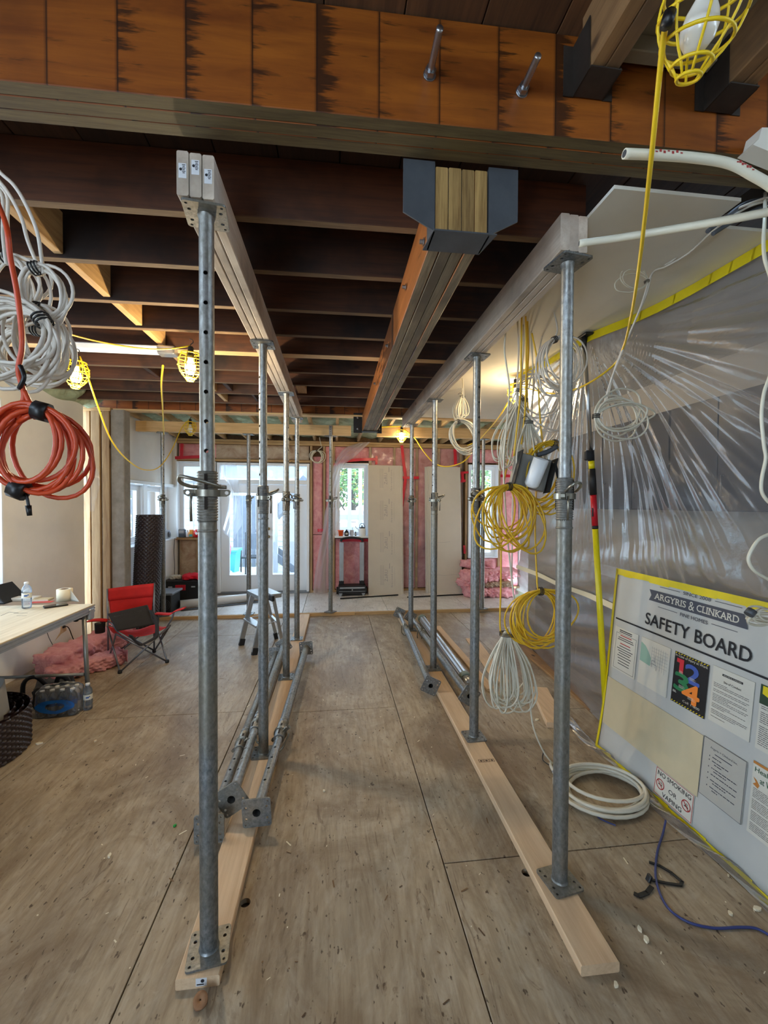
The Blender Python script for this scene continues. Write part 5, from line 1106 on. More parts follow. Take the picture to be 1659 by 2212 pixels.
def frun(name, lb, pts, r, mt, cat='cable', z=None, k=7): m = MB(); m.tube(smooth_path([at(p[0], p[1], z=(p[2] if len(p) > 2 else r + 0.001)) for p in pts], k), r, 7); return obj(name, m, mt, label=lb, cat=cat)
frun('cable', 'thin blue cable snaking across the floor from the safety board', ((1438, 1772, 0.03), (1432, 1800), (1420, 1840), (1416, 1890), (1428, 1935), (1450, 1968), (1490, 1993), (1545, 2005), (1600, 2003), (1640, 2008), (1690, 2040)), 0.0048, M['cb'])
frun('cable', 'thin dark blue cable loop inside the cream floor coil', ((1175, 1620, 0.02), (1172, 1640, 0.02), (1185, 1652, 0.03)), 0.0035, M['tapeb'])
frun('cable', 'thin dark cable poking out from under the cream floor coil', ((1275, 1745), (1292, 1765), (1310, 1775), (1330, 1783)), 0.0035, M['cb'])
t = thing('cable_tie', 'black strap with torn black tape lying on the floor by the blue cable', 'strap', at(1440, 1905, z=0))
m = MB(); P = [at(x, y, z=0.006) for x, y in ((1402, 1862), (1425, 1870), (1450, 1885), (1474, 1905), (1470, 1912), (1440, 1908), (1405, 1900))]
for a, b in zip(P, P[1:]): m.bar(a, b + (b - a) * 0.08, 0.012, 0.006, ch=0.001)
obj('strap', m, M['tapeb'], t); m = MB(); m.box(at(1402, 1897, z=0.016), (0.014, 0.022, 0.03), 0, Matrix.Rotation(0.4, 3, 'Y'), 0.003); obj('buckle', m, M['tapeb'], t)
m = MB(); P = [at(x, y, z=0.006) for x, y in ((1408, 1915), (1398, 1928), (1380, 1935), (1370, 1930))]
for a, b in zip(P, P[1:]): m.bar(a, b + (b - a) * 0.1, 0.018, 0.005, ch=0.001)
obj('tape_scrap', m, M['tapeb'], t)

# --- left: orange extension cord and pale cable coils
Yo = 0.92
oc = coil('orange extension cord coil bound with black tape hanging at the left', 72, 975, Yo, 72, 82, 9, 0.0050, M['co'], 0.17, 51, yaw=0.1, ties=((1.35, 'k'), (4.35, 'k')), name='power_cable_coil', cat='cable',
          lead=((-75, 258, 1.29), (-48, 340, 1.15), (-8, 430, 1.0), (14, 490), (22, 555), (38, 640), (48, 740), (40, 800), (52, 850), (46, 880), (36, 920)))
run('hanging_line', None, ((52, 845), (66, 875), (78, 905)), Yo, 0.0050, M['co'], None, parent=oc)
run('taped_end', None, ((50, 1055), (58, 1075), (62, 1095)), Yo, 0.003, M['tapeb'], None, parent=oc)
m = MB(); m.cyl(at(61, 1092, y=Yo), at(64, 1114, y=Yo), 0.0055, 0.0045, n=10); obj('plug', m, M['tapeb'], oc)
m = MB(); a = at(46, 800, y=Yo); m.tube(smooth_path([at(44, 790, y=Yo - 0.008), at(52, 815, y=Yo - 0.012), at(42, 838, y=Yo - 0.004), at(54, 830, y=Yo + 0.006)], 5), 0.0045, 6); obj('twist_tie', m, M['tapeb'], oc)
GL = 'pale cable coils hanging at the left'
for i, d in enumerate((((-70, 262), (-30, 330), (0, 372), (30, 400), (55, 440), (80, 500), (90, 560), (94, 592)), ((-72, 264), (-40, 335), (-10, 380), (20, 420), (46, 470), (60, 520), (80, 570), (90, 596)), ((-66, 265), (-34, 340), (-10, 395), (6, 430), (6, 500), (10, 545), (14, 572)), ((-80, 264), (-45, 335), (-20, 385), (14, 420), (16, 480), (18, 540), (18, 570)))):
    run('cable_drop', ('outermost pale cable arching down to the small left coil', 'second pale cable arching down inside the outermost one', 'pale cable falling straight at the picture edge by the orange cord', 'pale cable beside the straight one at the picture edge')[i], d, 1.25 + 0.03 * i, 0.0048, M['cg'], grp='pale cable drops at the left')
coil('small pale coil tied below the arching cables at the left', 96, 640, 1.25, 42, 56, 6, 0.0045, M['cg'], 0.18, 61, roll=0.25, ties=((1.6, 'b'),), grp=GL)
coil('pale grey coil behind the small one, with flat wide loops', 18, 625, 1.35, 60, 62, 7, 0.0048, M['cg'], 0.26, 62, grp=GL)
coil('big pale grey coil in the middle of the left bundle', 10, 740, 1.2, 84, 84, 10, 0.0050, M['cg'], 0.26, 63, roll=-0.3, ties=((0.9, 'b'),), grp=GL)
coil('pale coil right of the big one with loops reaching to the wall foam', 95, 745, 1.3, 50, 72, 9, 0.0048, M['cg'], 0.24, 64, roll=0.35, ties=((1.2, 'b'),), grp=GL)
coil('lowest pale coil of the left bundle, hanging in front of the white wall', 70, 775, 1.4, 76, 58, 7, 0.0046, M['cg'], 0.26, 65, roll=-0.15, grp=GL)
# ================================================================ POSTS LAID ON THE BOARDS
def lay(o, base, tip, roll):
    d = (Vector(tip) - Vector(base)).normalized(); q = d.to_track_quat('Z', 'Y').to_matrix() @ Matrix.Rotation(roll, 3, 'Z')
    o.location = base; o.rotation_mode = 'XYZ'; o.rotation_euler = q.to_euler()
PL = make_post(2.30, 0.0, 0.6, True)
lays = [((-0.285, 4.33, 0.112), (-0.368, 2.03, 0.112), 0.06, 'post laid on the left board, rightmost, square plate to the front'),
        ((-0.517, 4.38, 0.132), (-0.497, 2.10, 0.152), 0.55, 'post laid on the left board, middle one, plate tilted'),
        ((-0.585, 4.30, 0.072), (-0.578, 1.98, 0.076), 0.0, 'post laid beside the left board, its plate behind the first left post'),
        ((0.795, 3.34, 0.100), (0.885, 5.45, 0.100), 0.45, 'post laid along the left edge of the right board, bare tilted plate to the front'),
        ((1.045, 3.10, 0.112), (1.005, 5.36, 0.112), 0.6, 'post laid along the right edge of the right board, plate behind the second post')]
for i, (b, t_, rl, lb) in enumerate(lays):
    o = PL if i == 0 else dup(PL)
    lay(o, b, t_, rl); o['label'] = lb; o['category'] = 'post'; o['group'] = 'steel posts laid on the floor'
M['alu'] = plain('aluminium', (190, 194, 198), 0.32, 0.9, var=0.08, vs=20); M['greenish'] = plain('grey_green_plastic', (120, 134, 124), 0.45)
a, b = Vector((1.155, 3.55, 0.062)), Vector((1.175, 5.45, 0.062)); d = (b - a).normalized()
ft = thing('fluted_pole', 'ribbed aluminium telescopic pole lying right of the laid posts', 'pole', a)
m = MB(); rs = []
e1, e2 = frame(d)
for p in (a, b): rs.append([p + (e1 * math.cos(2 * pi * k / 48) + e2 * math.sin(2 * pi * k / 48)) * (0.050 if (k // 2) % 2 else 0.043) for k in range(48)])
m.rings(rs, smooth=False); obj('ribbed_tube', m, M['alu'], ft)
for q, l in ((a, -1), (b, 1)):
    m = MB(); m.lathe([(0.046, -0.03), (0.058, -0.028), (0.058, 0.02), (0.046, 0.022)], q, d, 16); obj('end_ring', m, M['greenish'], ft)
m = MB(); m.lathe([(0.0, 0.11), (0.036, 0.105), (0.040, 0.03), (0.044, 0.0)], a, -d, 16); k_ = obj('end_head', m, M['alu'], ft)
for k in range(4):
    t_ = 2 * pi * k / 4; m = MB(); m.lathe([(0.006, 0.0), (0.006, 0.002)], a - d * 0.07 + (e1 * math.cos(t_) + e2 * math.sin(t_)) * 0.0375, e1 * math.cos(t_) + e2 * math.sin(t_), 8); obj('screw', m, M['black'], k_)

# ================================================================ STEP LADDER
FL = [at(521, 1394, z=0), at(549, 1415, z=0), at(597, 1380, z=0), at(611, 1400, z=0)]       # near-left pair, far-right pair
lt = [at(556, 1303, y=FL[0].y - 0.02), at(578, 1311, y=FL[1].y - 0.02)]
tz = 0.58; sl = thing('step_ladder', 'small aluminium step ladder with black feet among the left posts', 'ladder', (FL[0] + FL[3]) / 2)
T = [Vector((FL[0].x * 0.62 + FL[2].x * 0.38 - 0.02, FL[0].y * 0.62 + FL[2].y * 0.38, tz)), Vector((FL[1].x * 0.62 + FL[3].x * 0.38 + 0.0, FL[1].y * 0.62 + FL[3].y * 0.38, tz))]
T2 = [Vector((FL[0].x * 0.34 + FL[2].x * 0.66, FL[0].y * 0.34 + FL[2].y * 0.66, tz)), Vector((FL[1].x * 0.34 + FL[3].x * 0.66, FL[1].y * 0.34 + FL[3].y * 0.66, tz))]
side = (T[1] - T[0]).normalized()
for f, t_ in zip(FL, T + T2):
    m = MB(); m.bar(f + Vector((0, 0, 0.03)), t_, 0.055 if f in FL[:2] else 0.035, 0.02, up=side, ch=0.003); l_ = obj('leg', m, M['alu'], sl)
    m = MB(); dd = (t_ - f).normalized(); m.bar(f, f + dd * 0.075, 0.062 if f in FL[:2] else 0.042, 0.03, up=side, ch=0.004); obj('rubber_foot', m, M['black'], l_)
mid = (T[0] + T[1] + T2[0] + T2[1]) / 4; ang = math.atan2(side.y, side.x)
m = MB(); m.box(mid + Vector((0, 0, 0.015)), (0.40, 0.25, 0.045), 0, Matrix.Rotation(ang, 3, 'Z'), 0.006); obj('top_cap', m, M['alu'], sl)
m = MB(); m.box(mid + Vector((0.06, -0.115, 0.008)), (0.30, 0.03, 0.06), 0, Matrix.Rotation(ang, 3, 'Z'), 0.004); obj('cap_edge', m, M['black'], sl)
for h in (0.50,):
    p0 = FL[0].lerp(T[0], h); p1 = FL[1].lerp(T[1], h); m = MB(); m.bar(p0, p1, 0.09, 0.022, ch=0.003); obj('step', m, M['alu'], sl)
    p0 = FL[2].lerp(T2[0], h); p1 = FL[3].lerp(T2[1], h); m = MB(); m.bar(p0, p1, 0.03, 0.02, ch=0.003); obj('rear_rail', m, M['alu'], sl)
for i in range(2):
    m = MB(); m.bar(FL[i].lerp(T[i], 0.5), FL[i + 2].lerp(T2[i], 0.55), 0.012, 0.006); obj('spreader', m, M['alu'], sl)

# ================================================================ FOLDING TABLE
TZ = 0.78; tx0, tx1, ty0, ty1 = -2.72, -1.925, 1.72, 3.62
tb = thing('folding_table', 'aluminium framed folding work table with plywood top by the left wall', 'table', ((tx0 + tx1) / 2, 2.5, 0))
M['plytop'] = wood('plywood_top', (222, 206, 176), (196, 176, 142), 'Y', 5, knots=False, bright=0.05)
m = MB(); m.box(((tx0 + tx1) / 2, (ty0 + ty1) / 2, TZ - 0.006), (tx1 - tx0, ty1 - ty0, 0.012), ch=0.002); tt = obj('tabletop', m, M['plytop'], tb)
m = MB()
for q in ((30, 1325, 60, 1324), (36, 1330, 58, 1330), (2, 1330, 20, 1322), (20, 1322, 40, 1324)):
    p0 = at(q[0], q[1], z=TZ + 0.0003); p1 = at(q[2], q[3], z=TZ + 0.0003); m.bar(p0, p1, 0.004, 0.0004, ch=0.0001)
obj('pencil_line', m, M['ink'], tt)
for x in (tx0 + 0.012, tx1 - 0.012):
    m = MB(); pr = [(0, 0), (0.024, 0), (0.024, 0.012), (0.018, 0.014), (0.018, 0.022), (0.024, 0.024), (0.024, 0.036), (0.018, 0.038), (0.018, 0.044), (0.024, 0.046), (0.024, 0.056), (0, 0.056)]
    s = 1 if x > -2 else -1; m.prism([(s * (a - 0.012), b) for a, b in pr], (x, ty0, TZ - 0.062), (1, 0, 0), (0, 0, 1), (0, ty1 - ty0, 0)); obj('side_rail', m, M['alu'], tb)
for y in (ty0 + 0.012, ty1 - 0.012):
    m = MB(); m.box(((tx0 + tx1) / 2, y, TZ - 0.036), (tx1 - tx0 - 0.05, 0.02, 0.05), ch=0.002); obj('end_rail', m, M['alu'], tb)
M['tube'] = plain('grey_tube', (142, 142, 138), 0.4, 0.6)
for y in (3.52, 1.82):
    for x in (tx0 + 0.05, tx1 - 0.03):
        m = MB(); xf = x + (0.027 if x > -2 else -0.02); m.cyl((xf, y, 0.012), (x, y, TZ - 0.06), 0.016, n=14); l_ = obj('leg', m, M['tube'], tb)
        m = MB(); m.cyl((xf, y, 0.0), (xf, y, 0.03), 0.019, n=12); obj('foot', m, M['black'], l_)
        m = MB(); m.box((x + 0.012, y + 0.05, TZ - 0.07), (0.05, 0.06, 0.085), ch=0.006); obj('corner_bracket', m, M['alu'], l_)
        m = MB(); m.lathe([(0.007, 0), (0.007, 0.03), (0.016, 0.035), (0.018, 0.05), (0.014, 0.062), (0, 0.064)], (x - 0.005, y - 0.01, TZ - 0.09), (-1, 0, -0.15), 12); obj('lock_knob', m, M['black'], l_)
    m = MB(); m.cyl((tx0 + 0.05, y, 0.245), (tx1 - 0.03, y, 0.245), 0.012, n=12); obj('crossbar', m, M['tube'], tb)
# things on the table
M['pet'] = film('clear_bottle', (222, 234, 246), 0.2, 0.06, 0.5, 1.2, transl=0.75); M['label'] = plain('bottle_label', (226, 226, 214), 0.5); M['labelb'] = plain('blue_label', (52, 96, 170), 0.45); M['cap'] = plain('white_cap', (236, 238, 240), 0.4)
def make_bottle(h, lab, capm):
    t = thing('water_bottle'); k = h / 0.2
    m = MB(); m.lathe([(0.0, 0.004), (0.022, 0.0), (0.031, 0.006), (0.032, 0.03), (0.0305, 0.04), (0.032, 0.05), (0.032, 0.075), (0.0305, 0.08), (0.0305, 0.12), (0.032, 0.125), (0.032, 0.14), (0.026, 0.160), (0.014, 0.176), (0.013, 0.187)], n=18, caps=False); m.v = [(a, b, c * k) for a, b, c in m.v]; b_ = obj('bottle_body', m, M['pet'], t)
    m = MB(); m.lathe([(0.0312, 0.081 * k), (0.0314, 0.082 * k), (0.0314, 0.118 * k), (0.0312, 0.119 * k)], n=18, caps=False); l_ = obj('label_band', m, lab, t)
    m = MB(); m.box((0.0, -0.0315, 0.10 * k), (0.02, 0.0006, 0.012)); m.box((0.014, -0.029, 0.105 * k), (0.008, 0.0008, 0.008)); obj('print', m, M['labelb'] if lab is M['label'] else M['label'], l_)
    m = MB(); m.lathe([(0.0, 0.200 * k), (0.0145, 0.199 * k), (0.0155, 0.196 * k), (0.0155, 0.184 * k), (0.0, 0.183 * k)][::-1], n=16); obj('cap', m, capm, t)
    return t
W0_ = make_bottle(0.205, M['label'], M['cap']); W0_.location = at(58, 1314, z=TZ); W0_.rotation_euler = (0, 0, 0.4)
tag(W0_, 'clear water bottle with a pale label standing on the plywood table', 'bottle')
def on(px, py, z): return at(px, py, z=z)
p = on(140, 1298, TZ); t = thing('masking_roll', 'roll of cream paper tape with a loose end on the table', 'tape roll', p)
m = MB(); m.lathe([(0.026, 0.0), (0.056, 0.0), (0.056, 0.10), (0.026, 0.10), (0.026, 0.0)], p, n=24, caps=False); obj('roll', m, plain('cream_paper', (232, 220, 190), 0.7), t)
m = MB(); m.lathe([(0.023, 0.001), (0.0262, 0.001), (0.0262, 0.101), (0.023, 0.101), (0.023, 0.001)], p, n=24, caps=False); obj('core', m, plain('brown_card', (120, 92, 66), 0.8), t)
m = MB(); m.sheet(lambda u, v: ((p.x + 0.056 * math.cos(0.2) + 0.085 * u, p.y - 0.02 - 0.03 * u, p.z + 0.001 + (0.098 * (1 - u * 0.98)) * v), (0.3, 1, 0)), 8, 4, 0.0006); obj('loose_end', m, M['paper'], t)
p0, p1 = on(94, 1312, TZ + 0.006), on(146, 1305, TZ + 0.006)
def slabthing(name, lb, cat, c, size, rz, mt, parts=()):
    t = thing(name, lb, cat, Vector((c.x, c.y, c.z - size[2] / 2))); r = Matrix.Rotation(rz, 3, 'Z'); m = MB(); m.box(c, size, 0, r, min(size) * 0.25); obj('body', m, mt, t)
    for nm, off, sz, mm in parts: m = MB(); m.box(c + r @ Vector(off), sz, 0, r, min(sz) * 0.2); obj(nm, m, mm, t)
    return t
dv = p1 - p0; slabthing('mobile_phone', 'black mobile phone lying flat near the table edge', 'phone', (p0 + p1) / 2 + Vector((0, 0, 0.001)), (dv.length, 0.075, 0.011), math.atan2(dv.y, dv.x), M['black'], (('screen', (0, 0, 0.0058), (dv.length * 0.94, 0.069, 0.0006), plain('dark_glass', (24, 26, 30), 0.08)),))
c = on(-10, 1300, TZ); t = thing('laptop', 'black open laptop lid at the left end of the table', 'laptop', c)
m = MB(); m.prism([(0, 0), (0.012, 0), (-0.10, 0.13), (-0.11, 0.125)], c + Vector((0.13, -0.1, 0.012)), (1, 0, 0), (0, 0, 1), (0, 0.24, 0)); obj('lid', m, M['black'], t)
m = MB(); m.box(c + Vector((0.02, 0.02, 0.007)), (0.24, 0.24, 0.014), ch=0.003); obj('keyboard_base', m, M['black'], t)
for nm, lb, q, sz, rz, mt, z in (('paper_stack', 'stack of white plan sheets behind the bottle on the table', (52, 1297), (0.22, 0.10, 0.03), 0.0, M['paper'], 0.015), ('notebook', 'buff notebook lying between the bottle and the tape roll', (92, 1297), (0.13, 0.09, 0.016), 0.1, plain('buff_cover', (196, 178, 140), 0.7), 0.008),
                           ('red_folder', 'thin red folder under the buff notebook on the table', (90, 1301), (0.16, 0.06, 0.003), 0.08, plain('red_card', (190, 70, 60), 0.6), 0.0015)):
    b = on(*q, TZ); slabthing(nm, lb, 'paper' if 'stack' in nm else 'book', b + Vector((0, 0, z)), sz, rz, mt, (('page_edge', (0, -sz[1] / 2, 0), (sz[0] * 0.96, 0.001, sz[2] * 0.7), M['paper']),) if 'note' in nm else ())
t = thing('pencil', 'orange carpenter pencil lying by the tape roll', 'pencil', on(125, 1299, TZ)); a, b = on(124, 1299, TZ + 0.005), on(160, 1296, TZ + 0.005)
m = MB(); m.bar(a, b, 0.012, 0.009, ch=0.002); obj('shaft', m, plain('orange_paint', (240, 150, 30), 0.4), t); m = MB(); m.cyl(b, b + (b - a).normalized() * 0.02, 0.005, 0.001, n=8); obj('tip', m, M['gap'], t)
t = thing('plan_sheet', 'rolled-up white drawing leaning behind the bottle', 'paper', on(40, 1296, TZ)); a, b = on(22, 1295, TZ), on(50, 1295, TZ)
m = MB(); m.sheet(lambda u, v: (a.lerp(b, u) + Vector((0, 0.04 + 0.06 * v, 0.005 + (0.03 + 0.06 * u) * v)), (0, -1, 0.5)), 8, 6, 0.001); obj('sheet', m, M['paper'], t)

# ================================================================ WALL SOCKET AREA
t = thing('wall_outlet', 'torn drywall patch with a socket low on the left wall', 'outlet', at(128, 1364, x=XL))
c = at(132, 1363, x=XL); m = MB(); m.prism([(-0.10, -0.07), (-0.02, -0.01), (0.0, 0.05), (0.012, 0.05), (0.014, 0.015), (0.08, 0.02), (0.085, -0.02), (0.0, -0.03)], c, (0, 1, 0), (0, 0, 1), (0.003, 0, 0)); obj('torn_patch', m, plain('torn_paper', (206, 178, 140), 0.9), t)
m = MB(); m.box(c + Vector((0.012, 0.03, 0.035)), (0.02, 0.035, 0.022), ch=0.004); obj('plug', m, M['black'], t)
P = [at(138, 1352, x=XL + 0.04), at(148, 1356, x=XL + 0.05), at(156, 1375, x=XL + 0.05), at(163, 1391, x=XL + 0.05)]; m = MB(); m.tube(smooth_path(P, 6), 0.0045, 6); obj('black_lead', m, M['black'], t)
P = [at(99, 1355, x=XL + 0.02), at(106, 1378, x=XL + 0.03), at(120, 1402, x=XL + 0.04), at(135, 1414, x=XL + 0.06), at(158, 1412, x=XL + 0.1)]; m = MB(); m.tube(smooth_path(P, 6), 0.003, 6); obj('thin_cable', m, M['hang'], None, label='thin grey cable drooping down the left wall onto the pink batts', cat='cable')

# ================================================================ PINK BATTS ON THE FLOOR
def lumpy(c, sx, sy, sz, rz, seed, rough=0.10, n=(18, 10), sag=0.0, rx=0.0):
    R = random.Random(seed); ph = [R.uniform(0, 6.28) for _ in range(8)]; rings = []; nx, nr = n; nr *= 2
    rot = Matrix.Rotation(rz, 3, 'Z') @ Matrix.Rotation(rx, 3, 'X')
    for i in range(nx + 1):
        u = i / nx * 2 - 1; e = (1 - abs(u) ** 8) ** 0.25 if abs(u) < 1 else 0.0; e = 0.55 + 0.45 * e; r = []
        for k in range(nr):
            a = 2 * pi * k / nr; ca, sa = math.cos(a), math.sin(a); q = max(abs(ca), abs(sa)); f = 1 / q ** 0.72
            n_ = R.uniform(-0.35, 0.35) * rough + rough * (0.5 * math.sin(41 * u + 9 * sa) + 0.4 * math.sin(13 * a + 7 * u) + math.sin(5 * u + 3 * ca + ph[0]) + 0.7 * math.sin(11 * u + 4 * sa + ph[1]) + 0.6 * math.sin(23 * u - 7 * ca + ph[2]) + 0.4 * math.sin(17 * a + 31 * u + ph[3]))
            x = u * sx / 2 * (1 + 0.25 * n_); y = ca * f * sy / 2 * e * (1 + n_); z = sa * f * sz / 2 * e * (1 + n_ * 0.8)
            r.append(Vector(c) + rot @ Vector((x, y, z + sz / 2 + sag * u * u)))
        for v in r: v.z = max(v.z, c[2] + 0.001) if rx == 0 else v.z
        rings.append(r)
    m = MB(); m.rings(rings); return m
for lb, c, s, rz, sd in (('longer pink insulation batt slumped against the left wall on the floor', (-2.53, 4.62, 0.0), (1.0, 0.34, 0.20), 1.38, 3), ('shorter pink insulation batt lying in front of the slumped one', (-2.33, 4.22, 0.0), (0.62, 0.24, 0.12), 0.85, 4)):
    t = thing('insulation_batt', lb, 'insulation', c, 'loose pink batts on the left floor'); obj('batt', lumpy(c, *s, rz, sd, 0.085, (64, 26)), M['pink'], t)
    e = Vector((math.cos(rz), math.sin(rz), 0)) * s[0] * 0.5; m = MB()
    m.sheet(lambda u, v: (Vector(c) + e * (1.0 + 0.04 * math.sin(u * 19)) + Vector((-e.y, e.x, 0)).normalized() * (u - 0.5) * s[1] + Vector((0, 0, 0.02 + v * s[2] * (0.95 + 0.06 * math.sin(u * 23)))), e), 12, 6, 0.004); obj('cut_face', m, M['pink'], t)
# dustpan and brush
p = at(243, 1398, z=0); t = thing('dustpan', 'black dustpan on the floor behind the red chair', 'dustpan', p)
m = MB(); m.prism([(-0.15, 0.0), (0.14, 0.0), (0.14, 0.01), (-0.06, 0.012), (-0.11, 0.07), (-0.15, 0.07)], p + Vector((0, -0.12, 0.0)), (1, 0, 0), (0, 0, 1), (0, 0.24, 0)); obj('pan', m, M['black'], t)
m = MB(); m.bar(p + Vector((-0.14, 0, 0.06)), p + Vector((-0.27, 0.02, 0.07)), 0.035, 0.02); obj('handle', m, M['black'], t)
q = p + Vector((0.02, 0.16, 0.0)); t = thing('hand_brush', 'hand brush with pale bristles lying behind the dustpan', 'brush', q)
m = MB(); m.box(q + Vector((0, 0, 0.075)), (0.26, 0.04, 0.02), 0, Matrix.Rotation(0.3, 3, 'Z'), 0.005); m.box(q + Vector((-0.2, -0.06, 0.075)), (0.16, 0.025, 0.018), 0, Matrix.Rotation(0.3, 3, 'Z'), 0.005); obj('back', m, M['black'], t)
for k in range(11):
    x = -0.115 + 0.023 * k; m = MB(); m.cyl(q + Matrix.Rotation(0.3, 3, 'Z') @ Vector((x, 0, 0.066)), q + Matrix.Rotation(0.3, 3, 'Z') @ Vector((x * 1.1, 0, 0.0)), 0.008, 0.011, n=6); obj('bristle_tuft', m, plain('bristle', (176, 186, 206), 0.7) if k == 0 else bpy.data.materials['bristle'], t)

# ================================================================ WATER PACK, BAG, MEMBRANE ROLLS
wp = at(112, 1553, z=0); ang = 0.1; rw = Matrix.Rotation(ang, 3, 'Z'); WB = make_bottle(0.2, M['labelb'], M['cap']); first = True
org = Vector((-2.06, 3.37, 0))
n = 0
for i in range(4):
    for j in range(2):
        q = org + rw @ Vector((-0.10 + 0.066 * i, 0.0 + 0.066 * j, 0)); o = WB if first else dup(WB); first = False
        o.location = q; o.rotation_euler = (0, 0, n * 0.7); n += 1
        tag(o, ('front', 'back')[j] + ' row bottle in the shrink-wrapped water pack, ' + ('at its left end', 'second from its left end', 'second from its right end', 'at its right end')[i], 'bottle', 'water bottles in the shrink-wrapped pack')
o = dup(W0_); o.location = at(190, 1532, z=0); tag(o, 'loose water bottle standing between the water pack and the table leg', 'bottle')
t = thing('shrink_wrap', 'clear shrink film with a blue brand panel around the water pack', 'wrap', org)
def wf(u, v):
    a = 2 * pi * u; ca, sa = math.cos(a), math.sin(a); f = 1 / max(abs(ca), abs(sa)) ** 0.75; h = v
    k = (1.0 if h < 0.72 else 1 - ((h - 0.72) / 0.28) ** 2 * 0.6)
    wv = 1 + 0.02 * math.sin(a * 9 + h * 12) + 0.015 * math.sin(a * 23 + h * 31)
    p = rw @ Vector((0.0 + 0.143 * ca * f * k * wv, 0.033 + 0.075 * sa * f * k * wv, 0.004 + 0.212 * min(1, h * 1.12) + 0.006 * math.sin(a * 5) * h)); return org + p
M['wrap'] = film('shrink_film', (236, 242, 248), 0.05, 0.08, 0.5, 1.6, bsc=22); m = MB(); m.grid(wf, 60, 18); obj('film', m, M['wrap'], t)
m = MB()
def bl(u, v):
    a = -pi / 2 + (u - 0.5) * 1.55; p = wf((a / (2 * pi)) % 1, 0.12 + 0.44 * v) - org; p = org + rw @ (rw.inverted() @ p + Vector((0, -0.002, 0))); return p
def bl2(r0, r1):
    vs = []; K = 32
    for r in (r0, r1):
        for k in range(K): vs.append(bl(0.5 + 0.5 * r * math.cos(2 * pi * k / K), 0.5 + 0.5 * r * math.sin(2 * pi * k / K)))
    m.add(vs, [(k, (k + 1) % K, K + (k + 1) % K, K + k) for k in range(K)], 0, True)
bl2(0.55, 1.0); obj('brand_panel', m, plain('bright_blue', (28, 108, 196), 0.4), t)
p = at(92, 1500, z=0); t = thing('black_bag', 'crumpled black bag with straps behind the water pack', 'bag', p); obj('bag_body', lumpy((-2.22, 3.60, 0.0), 0.26, 0.2, 0.17, 0.5, 9, 0.14, (14, 8)), M['black'], t)
m = MB(); m.tube(smooth_path([(-2.25, 3.56, 0.15), (-2.31, 3.52, 0.24), (-2.38, 3.5, 0.2), (-2.4, 3.52, 0.02)], 5), 0.016, 6); obj('strap', m, M['black'], t)
m = MB(); m.tube(smooth_path([(-2.20, 3.58, 0.14), (-2.16, 3.55, 0.22), (-2.10, 3.55, 0.2), (-2.09, 3.58, 0.08)], 5), 0.018, 6); obj('strap', m, M['black'], t)
M['memb'] = plain('dimpled_membrane', (44, 30, 30), 0.38)
def memb(c, r, h, nu, nv, lean, turns=1.0, bump_=0.006, r1=None):
    m = MB(); r1 = r1 or r
    def f(u, v):
        a = 2 * pi * turns * u; rr = r1 + (r - r1) * u; s = math.sin(nu * pi * u) * math.sin(nv * pi * v); rr += bump_ * max(0, s) ** 0.5 * 1.0
        return (c[0] + rr * math.cos(a) + lean[0] * v, c[1] + rr * math.sin(a) + lean[1] * v, c[2] + h * v)
    m.grid(f, nu * 4, nv * 4); return m
t = thing('membrane_roll', 'tall roll of dark dimpled membrane standing by the rear pillar', 'roll', (-2.50, 5.70, 0))
cR = at(292, 1322, z=0.0); cR = (-2.44, 5.72, 0.0)
obj('dimpled_sheet', memb((cR[0], cR[1], 0.004), 0.150, 1.44, 44, 60, (0.06, 0.02), 1.0, 0.010), M['memb'], t)
obj('inner_turn', memb((cR[0], cR[1], 0.004), 0.125, 1.435, 30, 20, (0.06, 0.02), 1.6, 0.004, 0.09), M['memb'], t)
t = thing('membrane_roll', 'wide short roll of dark dimpled membrane beside the table leg, grey sheet inside', 'roll', (-2.325, 2.85, 0))
obj('dimpled_sheet', memb((-2.325, 2.85, 0.003), 0.352, 0.265, 80, 16, (0, 0), 1.0, 0.012), M['memb'], t)
obj('inner_turn', memb((-2.325, 2.85, 0.003), 0.325, 0.26, 60, 14, (0, 0), 1.3, 0.008, 0.27), M['memb'], t)
m = MB(); m.sheet(lambda u, v: (Vector((-2.325 + (0.255 - 0.03 * v) * math.cos(-0.5 + 2.4 * u), 2.85 + (0.255 - 0.03 * v) * math.sin(-0.5 + 2.4 * u), 0.16 + 0.28 * v - 0.12 * (2 * u - 1) ** 2 * v)), (math.cos(-0.5 + 2.4 * u), math.sin(-0.5 + 2.4 * u), 0.2)), 24, 8, 0.003); obj('grey_sheet', m, plain('grey_felt', (150, 146, 140), 0.8), t, label='pale grey curled sheet')
m = MB(); m.prism([(-0.03, -0.02), (0.035, -0.022), (0.015, 0.0), (0.012, 0.03), (-0.01, 0.012)], (-2.20, 2.585, 0.20), (1, 0.2, 0), (0, 0.3, 1), (0, -0.003, 0)); obj('paper_scrap', m, M['paper'], t)

